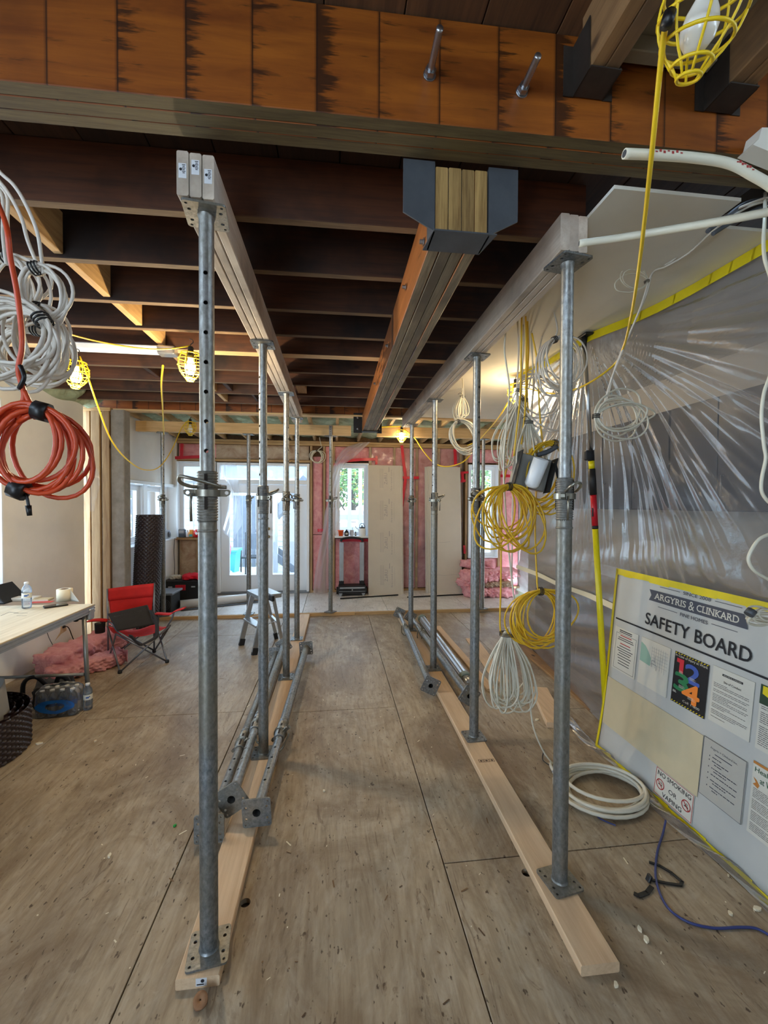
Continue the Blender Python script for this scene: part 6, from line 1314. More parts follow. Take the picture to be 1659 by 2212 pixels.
# ================================================================ RED CAMP CHAIR
M['redf'] = plain('red_canvas', (206, 36, 34), 0.8, var=0.12, vs=14); M['bagf'] = plain('charcoal_canvas', (44, 40, 38), 0.85, var=0.15, vs=20); M['steel'] = plain('grey_steel_tube', (118, 120, 126), 0.35, 0.7)
D_, A_, B_, C_ = at(234, 1427, z=0.012), at(259, 1452, z=0.012), at(361, 1429, z=0.012), at(333, 1407, z=0.012)
ch = thing('camp_chair', 'red folding camp chair with grey legs by the pillar', 'chair', ((A_ + B_ + C_ + D_) / 4).xy.to_3d())
A2, B2_, C2, D2 = at(252, 1370, y=A_.y + 0.03), at(366, 1352, y=B_.y + 0.03), at(333, 1348, y=C_.y), at(233, 1352, y=D_.y)
Dt, Ct = at(232, 1272, y=D_.y), at(333, 1260, y=C_.y)
def ctube(nm, pts, r=0.0085, mt=None, par=None): m = MB(); m.tube(pts, r, 9); return obj(nm, m, mt or M['steel'], par or ch)
legs = [ctube('leg', [A_, B2_]), ctube('leg', [B_, A2]), ctube('leg', [A_, D2 + Vector((0.0, -0.01, 0))]), ctube('leg', [D_, A2 + Vector((-0.015, 0.02, 0))]), ctube('leg', [B_, C2 + Vector((0.02, 0, 0))]), ctube('leg', [C_, B2_ + Vector((0, 0.02, 0))]), ctube('leg', [C_ + Vector((0.0, 0.015, 0)), D2 + Vector((0, 0.02, 0))]), ctube('leg', [D_ + Vector((0, 0.015, 0)), C2 + Vector((0, 0.02, 0))])]
ctube('back_post', [D_, Dt]); ctube('back_post', [C_, Ct])
for q in (A_, B_, C_, D_): m = MB(); m.lathe([(0.0, -0.012), (0.017, -0.011), (0.019, 0.0), (0.017, 0.018), (0.0, 0.02)], q, (0, 0, 1), 12); obj('foot_cap', m, M['black'], ch)
def seatf(u, v):
    f = A2.lerp(B2_, u); b = D2.lerp(C2, u); s = f.lerp(b, v); s.z -= 0.16 * (math.sin(pi * u) * 0.30 + 0.35 * math.sin(pi * v) * 0.3) * 1.2
    return s, (0, 0, 1)
m = MB(); m.sheet(seatf, 16, 12, 0.004); obj('seat', m, M['redf'], ch)
def backf(u, v):
    lo = D2.lerp(C2, 0.08 + 0.84 * u) + Vector((0, -0.0, 0.01)); hi = Dt.lerp(Ct, u); s = lo.lerp(hi, v); s.y += 0.05 * math.sin(pi * u) * (1 - v * 0.5); s.z += 0.006 * math.sin(9 * u) * (1 - v)
    return s, (0, -1, 0.2)
m = MB(); m.sheet(backf, 16, 12, 0.004); bk = obj('backrest', m, M['redf'], ch)
def hem(u, v): p, n_ = backf(u, 0.66 + 0.34 * v); return p + Vector((0, -0.006, 0)), n_
m = MB(); m.sheet(hem, 16, 4, 0.004); obj('top_band', m, M['redf'], bk)
La, Lb = at(192, 1341, y=A_.y - 0.1), at(233, 1341, y=A_.y + 0.1)
m = MB(); m.sheet(lambda u, v: (La.lerp(Lb, u) + Vector((0.0, 0.07 * (v - 0.5), 0.008 * math.sin(pi * u))), (0, 0, 1)), 8, 4, 0.012); obj('armrest', m, M['redf'], ch)
ctube('arm_tube', smooth_path([Lb, at(244, 1349, y=A_.y + 0.06), at(252, 1362, y=A_.y + 0.04), at(265, 1371, y=A_.y + 0.03), at(300, 1392, y=A_.y + 0.05)], 5))
m = MB(); c = at(216, 1356, y=A_.y); m.lathe([(0.040, -0.045), (0.043, 0.045), (0.041, 0.045), (0.038, -0.043)], c, n=16, caps=False); m.lathe([(0.0, -0.046), (0.040, -0.045)], c, n=16, caps=False); obj('cup_holder', m, film('black_net', (40, 36, 36), 0.6, 0.5, 0.3, 0.1), ch)
Ra, Rb, Rc = at(336, 1325, y=C_.y - 0.05), at(368, 1326, y=B_.y + 0.05), at(400, 1313, y=B_.y - 0.08)
RP = smooth_path([Ra, Rb, at(378, 1320, y=B_.y), Rc], 5)
m = MB(); m.sheet(lambda u, v: (RP[min(len(RP) - 1, int(u * (len(RP) - 1) + 0.5))] + Vector((0.0, 0.075 * (v - 0.5), 0)), (0, 0, 1)), len(RP) - 1, 4, 0.010); obj('armrest', m, M['redf'], ch)
ctube('arm_tube', smooth_path([at(376, 1322, y=B_.y), at(372, 1335, y=B_.y), at(362, 1352, y=B_.y + 0.02), at(348, 1378, y=B_.y + 0.08)], 5))
# charcoal carry bag lying on the chair
q = [at(234, 1326, y=A_.y + 0.12), at(318, 1307, y=B_.y + 0.10), at(333, 1349, y=B_.y - 0.02), at(254, 1363, y=A_.y + 0.02)]
bgc = thing('carry_bag', 'flat charcoal canvas bag leaning on the red chair seat', 'bag', (q[2] + q[3]) / 2)
def bagf(u, v): b = q[3].lerp(q[2], u).lerp(q[0].lerp(q[1], u), v); return b + Vector((0, -0.02 * math.sin(pi * u) * math.sin(pi * v), 0)), (0, -1, 0.35)
m = MB(); m.sheet(bagf, 14, 10, 0.03); bo = obj('bag_body', m, M['bagf'], bgc)
m = MB(); m.tube([bagf(u, 0.80)[0] + Vector((0, -0.018, 0)) for u in [0.12 + 0.06 * i for i in range(13)]], 0.002, 5); obj('zip', m, M['steel'], bo)
def strap(pts, w=0.045):
    P = smooth_path(pts, 5); m = MB(); m.sheet(lambda u, v: (P[min(len(P) - 1, int(round(u * (len(P) - 1))))] + Vector(((v - 0.5) * w, (v - 0.5) * -0.02, 0)), (0.2, -1, 0.2)), len(P) - 1, 2, 0.004); obj('strap', m, M['bagf'], bgc)
ys_ = A_.y - 0.02
strap([at(326, 1318, y=ys_ + 0.3), at(338, 1345, y=ys_ + 0.22), at(338, 1372, y=ys_ + 0.15), at(326, 1383, y=ys_ + 0.08), at(308, 1392, y=ys_), at(303, 1394, y=ys_)])
strap([at(281, 1371, y=ys_), at(290, 1382, y=ys_), at(300, 1392, y=ys_), at(304, 1395, y=ys_)])
# ================================================================ REAR ROOM
ZF = 0.045
# plaster board stacks leaning on the back wall
M['board'] = plain('gypsum_board', (196, 186, 170), 0.85, var=0.06, vs=3); M['faint'] = plain('faint_print', (158, 150, 146), 0.85); M['boarde'] = plain('board_edge', (222, 218, 210), 0.85)
def bsheet(lb, x0, x1, yb, yt, zt, grp, prnt=False):
    t = thing('plaster_board', lb, 'board', ((x0 + x1) / 2, yb, ZF), grp)
    o, up = Vector((x0, yb, ZF)), Vector((0, yt - yb, zt - ZF)); n = up.normalized().cross(Vector((1, 0, 0))); n = n if n.y < 0 else -n
    m = MB(); m.prism([(0, 0), (x1 - x0, 0), (x1 - x0, 1), (0, 1)], o, (1, 0, 0), up, -n * 0.013); obj('panel', m, M['board'], t)
    def P(a, b, l=0): return o + Vector((a, 0, 0)) + up.normalized() * b + n * (l + 0.0005)
    m = MB(); rect(m, P, 0, 0.006, 0, up.length); rect(m, P, x1 - x0 - 0.006, x1 - x0, 0, up.length); obj('edge_strip', m, M['boarde'], t)
    return t, P
gs_ = 'plaster boards leaning on the back wall'
bsheet('rear board of the printed pair between the window and the red taped wall', 0.615, 1.195, 7.10, 7.29, 2.27, gs_)
t, P = bsheet('front printed board of the pair between the window and the red taped wall', 0.585, 1.165, 7.07, 7.265, 2.275, gs_)
m = MB()
for k in range(4):
    b = 0.06 + 0.56 * k
    put(m, 'ZeRU', P, 0.335, b + 0.16, 0.20, 0.055, 0.0, rot=pi / 2); put(m, 'fire-rated core', P, 0.42, b + 0.06, 0.36, 0.03, 0.0, rot=pi / 2)
    for j in range(4): rect(m, P, 0.205 + 0.018 * j, 0.209 + 0.018 * j, b + 0.10, b + 0.44)
    rect(m, P, 0.36, 0.372, b + 0.38, b + 0.47); rect(m, P, 0.45, 0.453, b + 0.08, b + 0.4)
M['faint2'] = M['faint']; obj('print', m, M['faint'], t)
for i, (x0, x1, y0, y1, zt) in enumerate(((1.60, 2.10, 7.16, 7.30, 2.262), (1.625, 2.15, 7.135, 7.285, 2.266), (1.65, 2.19, 7.11, 7.27, 2.27), (1.675, 2.235, 7.085, 7.255, 2.262))):
    t, P = bsheet(('rearmost board of the plain stack right of the third right post', 'third board from the front of the plain stack by the third right post', 'second board from the front of the plain stack by the third right post', 'front board of the plain stack, with a thin crack near its foot')[i], x0, x1, y0, y1, zt, gs_)
m = MB()
for pts in (((0.005, 0.30), (0.12, 0.315), (0.25, 0.30), (0.40, 0.318), (0.555, 0.305)), ((0.05, 0.885), (0.2, 0.88), (0.36, 0.892))):
    for a, b in zip(pts, pts[1:]): m.add([P(a[0], a[1], 0.0004), P(b[0], b[1], 0.0004), P(b[0], b[1] + 0.004, 0.0004), P(a[0], a[1] + 0.004, 0.0004)], [(0, 1, 2, 3)])
obj('crack', m, M['faint'], t)
# wheeled tool trolley
t = thing('tool_trolley', 'tall wheeled tool trolley with twin silver rails below the back window', 'trolley', (0.31, 7.16, ZF)); yt = 7.16
for x in (0.125, 0.475):
    m = MB(); m.box((x, yt, 0.60), (0.075, 0.03, 0.68), ch=0.006); m.box((x - 0.022, yt - 0.018, 0.60), (0.018, 0.008, 0.68)); m.box((x + 0.022, yt - 0.018, 0.60), (0.018, 0.008, 0.68)); obj('rail', m, M['alu'], t)
m = MB(); m.tube(smooth_path([(0.115, yt, 0.95), (0.13, yt, 0.99), (0.20, yt, 1.01), (0.30, yt, 1.02), (0.40, yt, 1.01), (0.47, yt, 0.99), (0.485, yt, 0.95)], 5), 0.020, 8); obj('handle', m, M['black'], t)
for x in (0.125, 0.475): m = MB(); m.box((x, yt, 0.245), (0.085, 0.05, 0.07), ch=0.006); obj('rail_clamp', m, M['black'], t)
m = MB(); m.prism([(0.075, 0.075), (0.53, 0.075), (0.55, 0.12), (0.53, 0.215), (0.08, 0.215), (0.06, 0.12)], (0, yt - 0.16, 0), (1, 0, 0), (0, 0, 1), (0, 0.22, 0)); bx = obj('case_body', m, M['black'], t)
m = MB(); m.box((0.305, yt - 0.165, 0.185), (0.42, 0.012, 0.022)); m.box((0.305, yt - 0.165, 0.125), (0.44, 0.01, 0.006)); obj('silver_trim', m, M['alu'], bx)
m = MB(); m.lathe([(0.0, -0.006), (0.012, -0.005), (0.012, 0)], (0.305, yt - 0.162, 0.15), (0, 1, 0), 12); obj('badge', m, M['alu'], bx)
for x in (0.055, 0.555): m = MB(); m.lathe([(0.0, -0.016), (0.055, -0.016), (0.062, -0.008), (0.062, 0.008), (0.055, 0.016), (0.0, 0.016)], (x, yt + 0.03, ZF + 0.062), (1, 0, 0), 18); obj('wheel', m, M['black'], t)
for x in (0.11, 0.49): m = MB(); m.prism([(-0.03, 0), (0.03, 0), (0.012, -0.045), (-0.012, -0.045)], (x, yt - 0.17, ZF + 0.05), (1, 0, 0), (0, 0, 1), (0, 0.03, 0)); obj('foot', m, M['alu'], t)
# things on the window sill
SZ = 1.04
def pot(nm, lb, x, prof, mt, cat='pot', extra=None):
    t = thing(nm, lb, cat, (x, 7.29, SZ)); m = MB(); m.lathe(prof, (x, 7.29, SZ), (0, 0, 1), 20); obj('body', m, mt, t)
    return t
m = MB(); m.box((0.31, 7.29, 1.025), (0.60, 0.17, 0.03), ch=0.003); obj('sill_board', m, M['white'], wK)
t = pot('flower_pot', 'orange plastic pot on the back window sill', 0.115, [(0.0, 0.0), (0.036, 0.0), (0.048, 0.085), (0.053, 0.086), (0.053, 0.10), (0.046, 0.10), (0.036, 0.02), (0.0, 0.02)], plain('orange_plastic', (246, 96, 20), 0.4)); m = MB(); m.lathe([(0.045, 0.09), (0.0, 0.092)], (0.115, 7.29, SZ), caps=False, n=16); obj('soil', m, M['gap'], t)
t = pot('jug', 'dark bottle with handle on the sill beside the orange pot', 0.215, [(0.0, 0.0), (0.034, 0.0), (0.036, 0.01), (0.036, 0.07), (0.02, 0.09), (0.012, 0.095), (0.012, 0.11), (0.0, 0.11)], M['black'], 'bottle'); m = MB(); m.tube(smooth_path([(0.222, 7.28, SZ + 0.09), (0.245, 7.28, SZ + 0.105), (0.256, 7.28, SZ + 0.09), (0.248, 7.28, SZ + 0.06)], 4), 0.005, 6); obj('handle', m, M['white'], t); m = MB(); m.box((0.215, 7.254, SZ + 0.04), (0.04, 0.002, 0.03)); obj('label_band', m, M['boarde'], t)
t = pot('cup', 'pale grey tumbler with a brush in it on the sill', 0.305, [(0.0, 0.0), (0.03, 0.0), (0.04, 0.1), (0.036, 0.1), (0.028, 0.01), (0.0, 0.01)], plain('pale_mug', (206, 204, 210), 0.4), 'cup'); m = MB(); m.cyl((0.315, 7.29, SZ + 0.012), (0.32, 7.29, SZ + 0.15), 0.003, n=6); obj('brush_handle', m, M['hang'], t)
t = pot('small_bottle', 'small black bottle between the tumbler and the white kettle', 0.372, [(0.0, 0.0), (0.014, 0.0), (0.014, 0.05), (0.008, 0.06), (0.008, 0.075), (0.0, 0.075)], M['black'], 'bottle'); m = MB(); m.box((0.372, 7.2755, SZ + 0.03), (0.018, 0.002, 0.02)); obj('label_band', m, M['boarde'], t)
t = pot('kettle', 'white kettle with a dark lid at the right end of the sill', 0.485, [(0.0, 0.0), (0.058, 0.0), (0.066, 0.015), (0.064, 0.11), (0.056, 0.132), (0.0, 0.132)], M['white'], 'kettle')
m = MB(); m.lathe([(0.056, 0.13), (0.052, 0.15), (0.014, 0.155), (0.010, 0.17), (0.016, 0.178), (0.0, 0.184)], (0.485, 7.29, SZ), caps=False); obj('lid', m, M['hang'], t); m = MB(); m.tube(smooth_path([(0.42, 7.285, SZ + 0.11), (0.38, 7.28, SZ + 0.14), (0.37, 7.28, SZ + 0.17)], 4), 0.007, 6); obj('spout', m, M['white'], t); m = MB(); m.tube(smooth_path([(0.44, 7.29, SZ + 0.14), (0.45, 7.29, SZ + 0.2), (0.5, 7.29, SZ + 0.215), (0.54, 7.29, SZ + 0.15)], 4), 0.005, 6); obj('handle', m, M['hang'], t)
# left window ledge: jars and the radio
LZ = 1.03
for nm, lb, x, w, h, mt, ct_ in (('speaker_box', 'grey black gadget at the left end of the rear left sill', -2.52, 0.10, 0.13, M['hang'], 'gadget'), ('glue_bottle', 'small clear bottle beside the grey gadget on the rear left sill', -2.435, 0.05, 0.10, M['white'], 'bottle'), ('tea_box', 'orange and teal carton on the rear left sill', -2.372, 0.055, 0.125, plain('orange_carton', (232, 150, 60), 0.6), 'carton'), ('red_tin', 'big red tin at the right end of the rear left sill', -2.275, 0.12, 0.13, plain('red_tin', (206, 30, 36), 0.35), 'tin')):
    t = thing(nm, lb, ct_, (x, 7.30, LZ)); m = MB()
    if ct_ in ('carton', 'gadget'): m.box((x, 7.30, LZ + h / 2), (w, 0.07, h), ch=0.004)
    else: m.lathe([(0, 0), (w / 2, 0), (w / 2, h * 0.8), (w * 0.3, h * 0.92), (w * 0.3, h), (0, h)], (x, 7.30, LZ), n=18)
    obj('body', m, mt, t); m = MB()
    if ct_ == 'carton': m.box((x, 7.264, LZ + 0.03), (w * 0.9, 0.002, 0.04)); obj('teal_panel', m, plain('teal_print', (60, 150, 150), 0.6), t)
    elif ct_ == 'gadget': m.box((x, 7.262, LZ + 0.09), (w * 0.8, 0.004, 0.05)); m.box((x, 7.30, LZ + h + 0.006), (w * 0.7, 0.05, 0.012)); obj('face_panel', m, M['faint'], t)
    elif ct_ == 'tin': m.lathe([(0.022, -0.001), (0.022, 0)], (x + 0.0, 7.241, LZ + 0.065), (0, 1, 0), 12); obj('badge', m, M['white'], t)
    else: m.lathe([(w * 0.31, h), (w * 0.31, h + 0.02), (0, h + 0.02)], (x, 7.30, LZ), n=12); obj('cap', m, M['white'], t)
t = thing('radio', 'silver portable radio on the white ledge below the left rear windows', 'radio', (-2.73, 7.0, LZ)); M['silv'] = plain('silver_plastic', (186, 194, 202), 0.3, 0.3)
m = MB(); m.prism([(-0.2, 0), (0.2, 0), (0.215, 0.04), (0.19, 0.115), (0.1, 0.135), (-0.1, 0.135), (-0.19, 0.115), (-0.215, 0.04)], (-2.665, 7.0, LZ), (0, 1, 0), (0, 0, 1), (-0.12, 0, 0)); obj('body', m, M['silv'], t)
for y in (6.88, 7.12): m = MB(); m.lathe([(0.045, 0.0), (0.045, 0.012), (0.0, 0.016)], (-2.666, y, LZ + 0.06), (1, 0, 0), 18); obj('speaker', m, M['hang'], t)
m = MB(); m.tube(smooth_path([(-2.72, 6.86, LZ + 0.12), (-2.72, 6.9, LZ + 0.165), (-2.72, 7.1, LZ + 0.165), (-2.72, 7.14, LZ + 0.12)], 4), 0.009, 6); obj('handle', m, M['silv'], t)
m = MB(); m.tube(smooth_path([(-2.61, 7.22, 1.02), (-2.615, 7.2, 0.8), (-2.60, 7.18, 0.6), (-2.61, 7.2, 0.42)], 5), 0.005, 5); obj('power_lead', m, M['hang'], None, label='thin dark lead hanging down the white half wall from the ledge', cat='cable')
# totes, box, white roll, sticks
t = thing('tool_tote', 'black plastic tote with red panel and red cloth on top', 'tote', (-2.34, 6.95, ZF)); m = MB(); m.prism([(-0.23, 0), (0.23, 0), (0.265, 0.33), (-0.265, 0.33)], (-2.34, 6.78, ZF), (1, 0, 0), (0, 0, 1), (0, 0.36, 0)); b_ = obj('body', m, M['black'], t)
m = MB(); m.box((-2.34, 6.96, ZF + 0.335), (0.56, 0.40, 0.03), ch=0.006); obj('rim', m, M['black'], t); m = MB(); m.box((-2.37, 6.776, ZF + 0.24), (0.15, 0.012, 0.085), ch=0.003); o = obj('red_panel', m, M['redl'], b_); m = MB(); m.box((-2.18, 6.774, ZF + 0.25), (0.06, 0.012, 0.02), ch=0.003); m.box((-2.52, 6.774, ZF + 0.25), (0.06, 0.012, 0.02), ch=0.003); obj('latch', m, M['silv'], b_, kind='stuff')
t = thing('red_cloth', 'crumpled bright red cloth lying on the black tote', 'cloth', (-2.24, 6.95, ZF + 0.35)); obj('cloth', lumpy((-2.22, 6.93, ZF + 0.352), 0.32, 0.3, 0.08, 0.2, 14, 0.12), plain('bright_red_cloth', (226, 24, 48), 0.8), t)
t = thing('paper_bag', 'crumpled white paper lying at the left of the black tote', 'paper', (-2.50, 6.9, ZF + 0.35)); obj('paper', lumpy((-2.50, 6.92, ZF + 0.352), 0.16, 0.14, 0.06, 0.5, 15, 0.16), M['paper'], t)
t = thing('tool_case', 'dark case with round grille and grey lid in front of the tote', 'case', (-2.39, 6.3, ZF)); m = MB(); m.box((-2.39, 6.3, ZF + 0.13), (0.24, 0.36, 0.26), ch=0.01); obj('body', m, M['blk'], t); m = MB(); m.box((-2.38, 6.3, ZF + 0.278), (0.28, 0.40, 0.03), ch=0.005); obj('lid', m, plain('grey_lid', (120, 128, 140), 0.4), t)
for r in (0.03, 0.05, 0.07): m = MB(); m.tube([(-2.35 + r * math.cos(2 * pi * k / 24), 6.117, ZF + 0.13 + r * math.sin(2 * pi * k / 24)) for k in range(24)], 0.003, 5, closed=True); obj('grille_ring', m, M['hang'], t)
m = MB(); m.box((-2.46, 6.118, ZF + 0.18), (0.03, 0.006, 0.05), ch=0.002); obj('latch', m, M['hang'], t)
t = thing('white_roll', 'long white roll of sheeting lying on the rear floor by the tote', 'roll', (-1.95, 6.55, ZF)); m = MB(); a, b = Vector((-2.25, 6.42, ZF + 0.062)), Vector((-1.2, 6.86, ZF + 0.062)); m.cyl(a, b, 0.06, n=20); obj('roll', m, M['white'], t); m = MB(); m.lathe([(0.02, 0.001), (0.0, 0.001)], a, (a - b), 12, caps=False); obj('core', m, M['gap'], t); m = MB(); m.sheet(lambda u, v: (a.lerp(b, u) + Vector((0.02 + 0.05 * v, -0.05 - 0.12 * v, -0.058 + 0.006 * v)), (0, 0, 1)), 10, 3, 0.002); obj('loose_edge', m, M['hang'], t)
for i, (p0, p1, lb) in enumerate((((735, 1293), (860, 1285), 'long dark stick lying along the foot of the printed board'), ((880, 1290), (1020, 1283), 'dark bar lying on the rear floor by the plain board stack'))):
    a, b = at(*p0, z=ZF + 0.012), at(*p1, z=ZF + 0.012); m = MB(); m.bar(a, b, 0.02, 0.02); obj('stick', m, M['blk'], label=lb, cat='stick')
# pile of pink batts at the right
for i, (c, s, rz, sd, kf, lb) in enumerate((((2.62, 6.85, ZF), (0.85, 0.5, 0.17), 0.05, 21, 0, 'lowest dark pink batt of the pile under the narrow right window'), ((2.50, 6.95, ZF + 0.15), (0.75, 0.45, 0.12), 0.12, 22, 0, 'second batt from the bottom of the pink pile on the right'), ((2.70, 6.9, ZF + 0.16), (0.6, 0.5, 0.10), -0.15, 23, 1, 'tan faced layer folded inside the pink pile on the right'),
        ((2.44, 6.82, ZF + 0.25), (0.55, 0.4, 0.19), 0.25, 24, 0, 'bright pink wrapped batt at the front left of the right pile'), ((2.80, 6.95, ZF + 0.28), (0.75, 0.45, 0.15), 0.22, 25, 0, 'long pink batt sloping up to the right on the pile'), ((2.47, 7.05, ZF + 0.46), (0.5, 0.3, 0.12), 0.3, 26, 0, 'topmost pink batt leaning against the window wall at the right'))):
    t = thing('insulation_batt', lb, 'insulation', c, 'pile of pink batts at the right'); obj('batt', lumpy(c, *s, rz, sd, 0.11, (50, 22)), M['kraft'] if kf else M['pink'], t)
# hanging plastic at the back wall
def strips(nm, lb, L, R_, y, amp=0.03, mt=None):
    P = smooth_path([at(a, b, y=y) for a, b in L], 5); Q = smooth_path([at(a, b, y=y) for a, b in R_], 5); n = 40
    g = lambda S, f: S[min(len(S) - 2, int(f * (len(S) - 1)))].lerp(S[min(len(S) - 1, int(f * (len(S) - 1)) + 1)], f * (len(S) - 1) - int(f * (len(S) - 1)) if f < 1 else 1)
    m = MB(); m.grid(lambda u, v: g(P, v).lerp(g(Q, v), u) + Vector((0, -amp * math.sin(pi * u) - 0.012 * math.sin(u * 17 + 6 * v) * math.sin(pi * u), 0)), 16, n)
    t = thing(nm, lb, 'sheeting', P[-1]); obj('film', m, mt or M['drape'], t); return t
M['drape'] = film('milky_film', (236, 238, 244), 0.42, 0.3, 0.45, 0.5, transl=0.6)
strips('plastic_drape', 'milky plastic drape sweeping from the top plate past the window to the floor', [(775, 957), (745, 968), (728, 990), (716, 1020), (708, 1055), (712, 1078), (702, 1105), (698, 1140), (690, 1185), (681, 1235), (676, 1281)], [(800, 955), (768, 985), (742, 1006), (735, 1035), (729, 1058), (728, 1090), (731, 1115), (724, 1150), (716, 1200), (710, 1245), (708, 1281)], 7.22)
strips('plastic_strip', 'pale torn plastic strip hanging over the transom and left door leaf', [(473, 1002), (476, 1022), (489, 1040), (499, 1050), (494, 1090), (488, 1118), (482, 1143), (484, 1152)], [(511, 1002), (515, 1038), (517, 1065), (520, 1100), (522, 1133), (512, 1150), (509, 1160), (507, 1165)], 7.26, 0.05)
# rear ceiling bits
m = MB(); m.tube(smooth_path([at(560, 905, y=6.6), at(575, 912, y=6.6), at(600, 918, y=6.6), at(520, 914, y=6.5)], 5), 0.006, 6); obj('cable', m, M['cw'], label='short white cable looped on the rear ceiling foam above the patio door', cat='cable')
t = thing('metal_strap', 'short perforated tie plate on the rear header above its second right post', 'bracket', at(714, 930, y=5.94)); q = at(714, 930, y=5.938); m = MB(); m.box(q, (0.045, 0.003, 0.14)); obj('plate', m, M['tin'], t)
for k in range(4): m = MB(); m.lathe([(0.006, -0.002), (0.006, 0)], q + Vector((0.0, -0.002, -0.05 + 0.033 * k)), (0, 1, 0), 8); obj('nail_hole', m, M['gap'], t)
# strip light along the double joist
t = thing('strip_light', 'white strip light fixed along the pale double joist at the left', 'light', (-1.9, 3.19, 2.66))
m = MB(); a, b = at(150, 768, y=3.17), at(352, 781, y=3.17); a.z = b.z = 2.69; m.bar(a, b, 0.07, 0.05, ch=0.008); obj('housing', m, M['white'], t)
m = MB(); m.box(b + Vector((0.03, 0, -0.005)), (0.12, 0.085, 0.06), ch=0.008); obj('end_box', m, M['alu'], t)
# clear bag taped on the stud corner
m = MB(); m.grid(lambda u, v: at(176 + 34 * u + 6 * math.sin(v * 5), 1012 + 92 * v, y=5.19) + Vector((0, -0.02 * math.sin(pi * u) * (1 + math.sin(v * 9)), 0)), 10, 16); obj('plastic_bag', m, film('clear_bag', (226, 228, 230), 0.10, 0.2, 0.4, 0.8), label='clear plastic bag taped to the wall end by the bare studs', cat='bag')

# ================================================================ FLOOR DEBRIS
M['chip'] = plain('pale_chip', (226, 216, 190), 0.8); RD = random.Random(3)
def chip(px, py, sz, lb, nm='plaster_chip', mt=None, z=0.0):
    c = at(px, py, z=z); R = random.Random(int(px * 7 + py)); t = R.uniform(0, 3); pts = [(sz * R.uniform(0.6, 1) * math.cos(a), sz * R.uniform(0.4, 0.7) * math.sin(a)) for a in [2 * pi * k / 7 for k in range(7)]]
    m = MB(); m.prism(pts, c + Vector((0, 0, 0.001)), (math.cos(t), math.sin(t), 0), (-math.sin(t), math.cos(t), 0.0), (0, 0, 0.008)); obj(nm, m, mt or M['chip'], label=lb, cat='chip', group='chips on the floor')
chip(1382, 2010, 0.014, 'upper of two white chips below the right base board end'); chip(1396, 2032, 0.016, 'lower of two white chips below the right base board end'); chip(1160, 1556, 0.020, 'white chip by the short thick board'); chip(1636, 1966, 0.018, 'white chip near the right picture edge by the safety board')
chip(1578, 1976, 0.012, 'small chip by the crack near the safety board'); chip(237, 1850, 0.014, 'pale chip left of the first left post'); chip(206, 1602, 0.012, 'pale chip on the floor in front of the table leg'); chip(378, 1785, 0.010, 'small green scrap left of the first left post', 'green_scrap', plain('green_scrap', (30, 150, 60), 0.5)); chip(1330, 2130, 0.012, 'pale splinter at the bottom right of the floor', 'splinter')
chip(85, 1607, 0.022, 'torn cream paper scrap beside the dimpled roll', 'paper_scrap'); chip(700, 1710, 0.010, 'tiny chip in the middle of the floor')
m = MB(); RD = random.Random(8)
for i in range(620):
    x = RD.uniform(-2.7, 1.75); y = 0.8 + 5.0 * RD.random() ** 1.3
    if -0.56 < x < -0.3 or 0.78 < x < 1.08: continue
    s = RD.uniform(0.0012, 0.0045) * (0.6 + y * 0.15); t = RD.uniform(0, 3.1); l = RD.choice((1, 1, 2.5, 5)); c, q = math.cos(t), math.sin(t)
    m.add([(x + a * c - b * q, y + a * q + b * c, 0.0012 + 0.001 * (a > 0)) for a, b in ((-s * l, -s), (s * l, -s * 0.6), (s * l * 0.8, s), (-s * l, s * 0.7))], [(0, 1, 2, 3)], RD.choice((0, 0, 1, 2, 2)))
obj('sawdust_debris', m, [M['chip'], plain('dark_crumb', (92, 70, 50), 0.9), plain('mid_crumb', (118, 90, 60), 0.9)], label='scattered sawdust, splinters and crumbs on the plywood floor', cat='debris', kind='stuff')
c = at(433, 2168, z=0); t = thing('wood_plug', 'round cut-out wood plug with a centre hole at the end of the left board', 'plug', c); m = MB(); m.lathe([(0.003, 0.0), (0.021, 0.0), (0.022, 0.002), (0.022, 0.017), (0.021, 0.018), (0.003, 0.018), (0.003, 0.0)], c, (0.15, -0.5, 1), 20, caps=False); m.v = [(a, b, max(0.0005, d + 0.006)) for a, b, d in m.v]; obj('disc', m, plain('plug_wood', (150, 108, 74), 0.8, var=0.2, vs=40), t)
for px, py in ((530, 1950), (1137, 1885)):                     # drilled holes in the plywood
    c = at(px, py, z=0)
    for o in list(fl.children):
        if o.name.startswith('plywood_sheet'):
            vs = [v.co for v in o.data.vertices]
            if min(v.x for v in vs) < c.x < max(v.x for v in vs) and min(v.y for v in vs) < c.y < max(v.y for v in vs):
                k = MB(); k.cyl((c.x, c.y, -0.05), (c.x, c.y, 0.05), 0.020, n=20); cut(o, k)

# ================================================================ OUTSIDE
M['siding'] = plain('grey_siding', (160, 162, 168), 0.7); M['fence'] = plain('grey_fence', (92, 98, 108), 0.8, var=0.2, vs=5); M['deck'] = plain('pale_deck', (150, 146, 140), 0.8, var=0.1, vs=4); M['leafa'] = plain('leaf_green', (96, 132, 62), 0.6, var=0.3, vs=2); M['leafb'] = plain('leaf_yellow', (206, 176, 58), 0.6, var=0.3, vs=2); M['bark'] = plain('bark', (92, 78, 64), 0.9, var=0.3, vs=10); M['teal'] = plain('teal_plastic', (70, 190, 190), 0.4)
gd = thing('ground', kind='structure', loc=(0, 14, -0.3))
m = MB(); m.box((0, 16, -0.36), (40, 16.8, 0.12)); obj('lawn', m, plain('dry_lawn', (150, 148, 110), 0.9, var=0.25, vs=1.5), gd)
for i in range(22):
    m = MB(); m.box((-1.2, 7.68 + 0.146 * i, -0.02), (7.5, 0.138, 0.03), ch=0.003); obj('deck_board', m, M['deck'], gd)
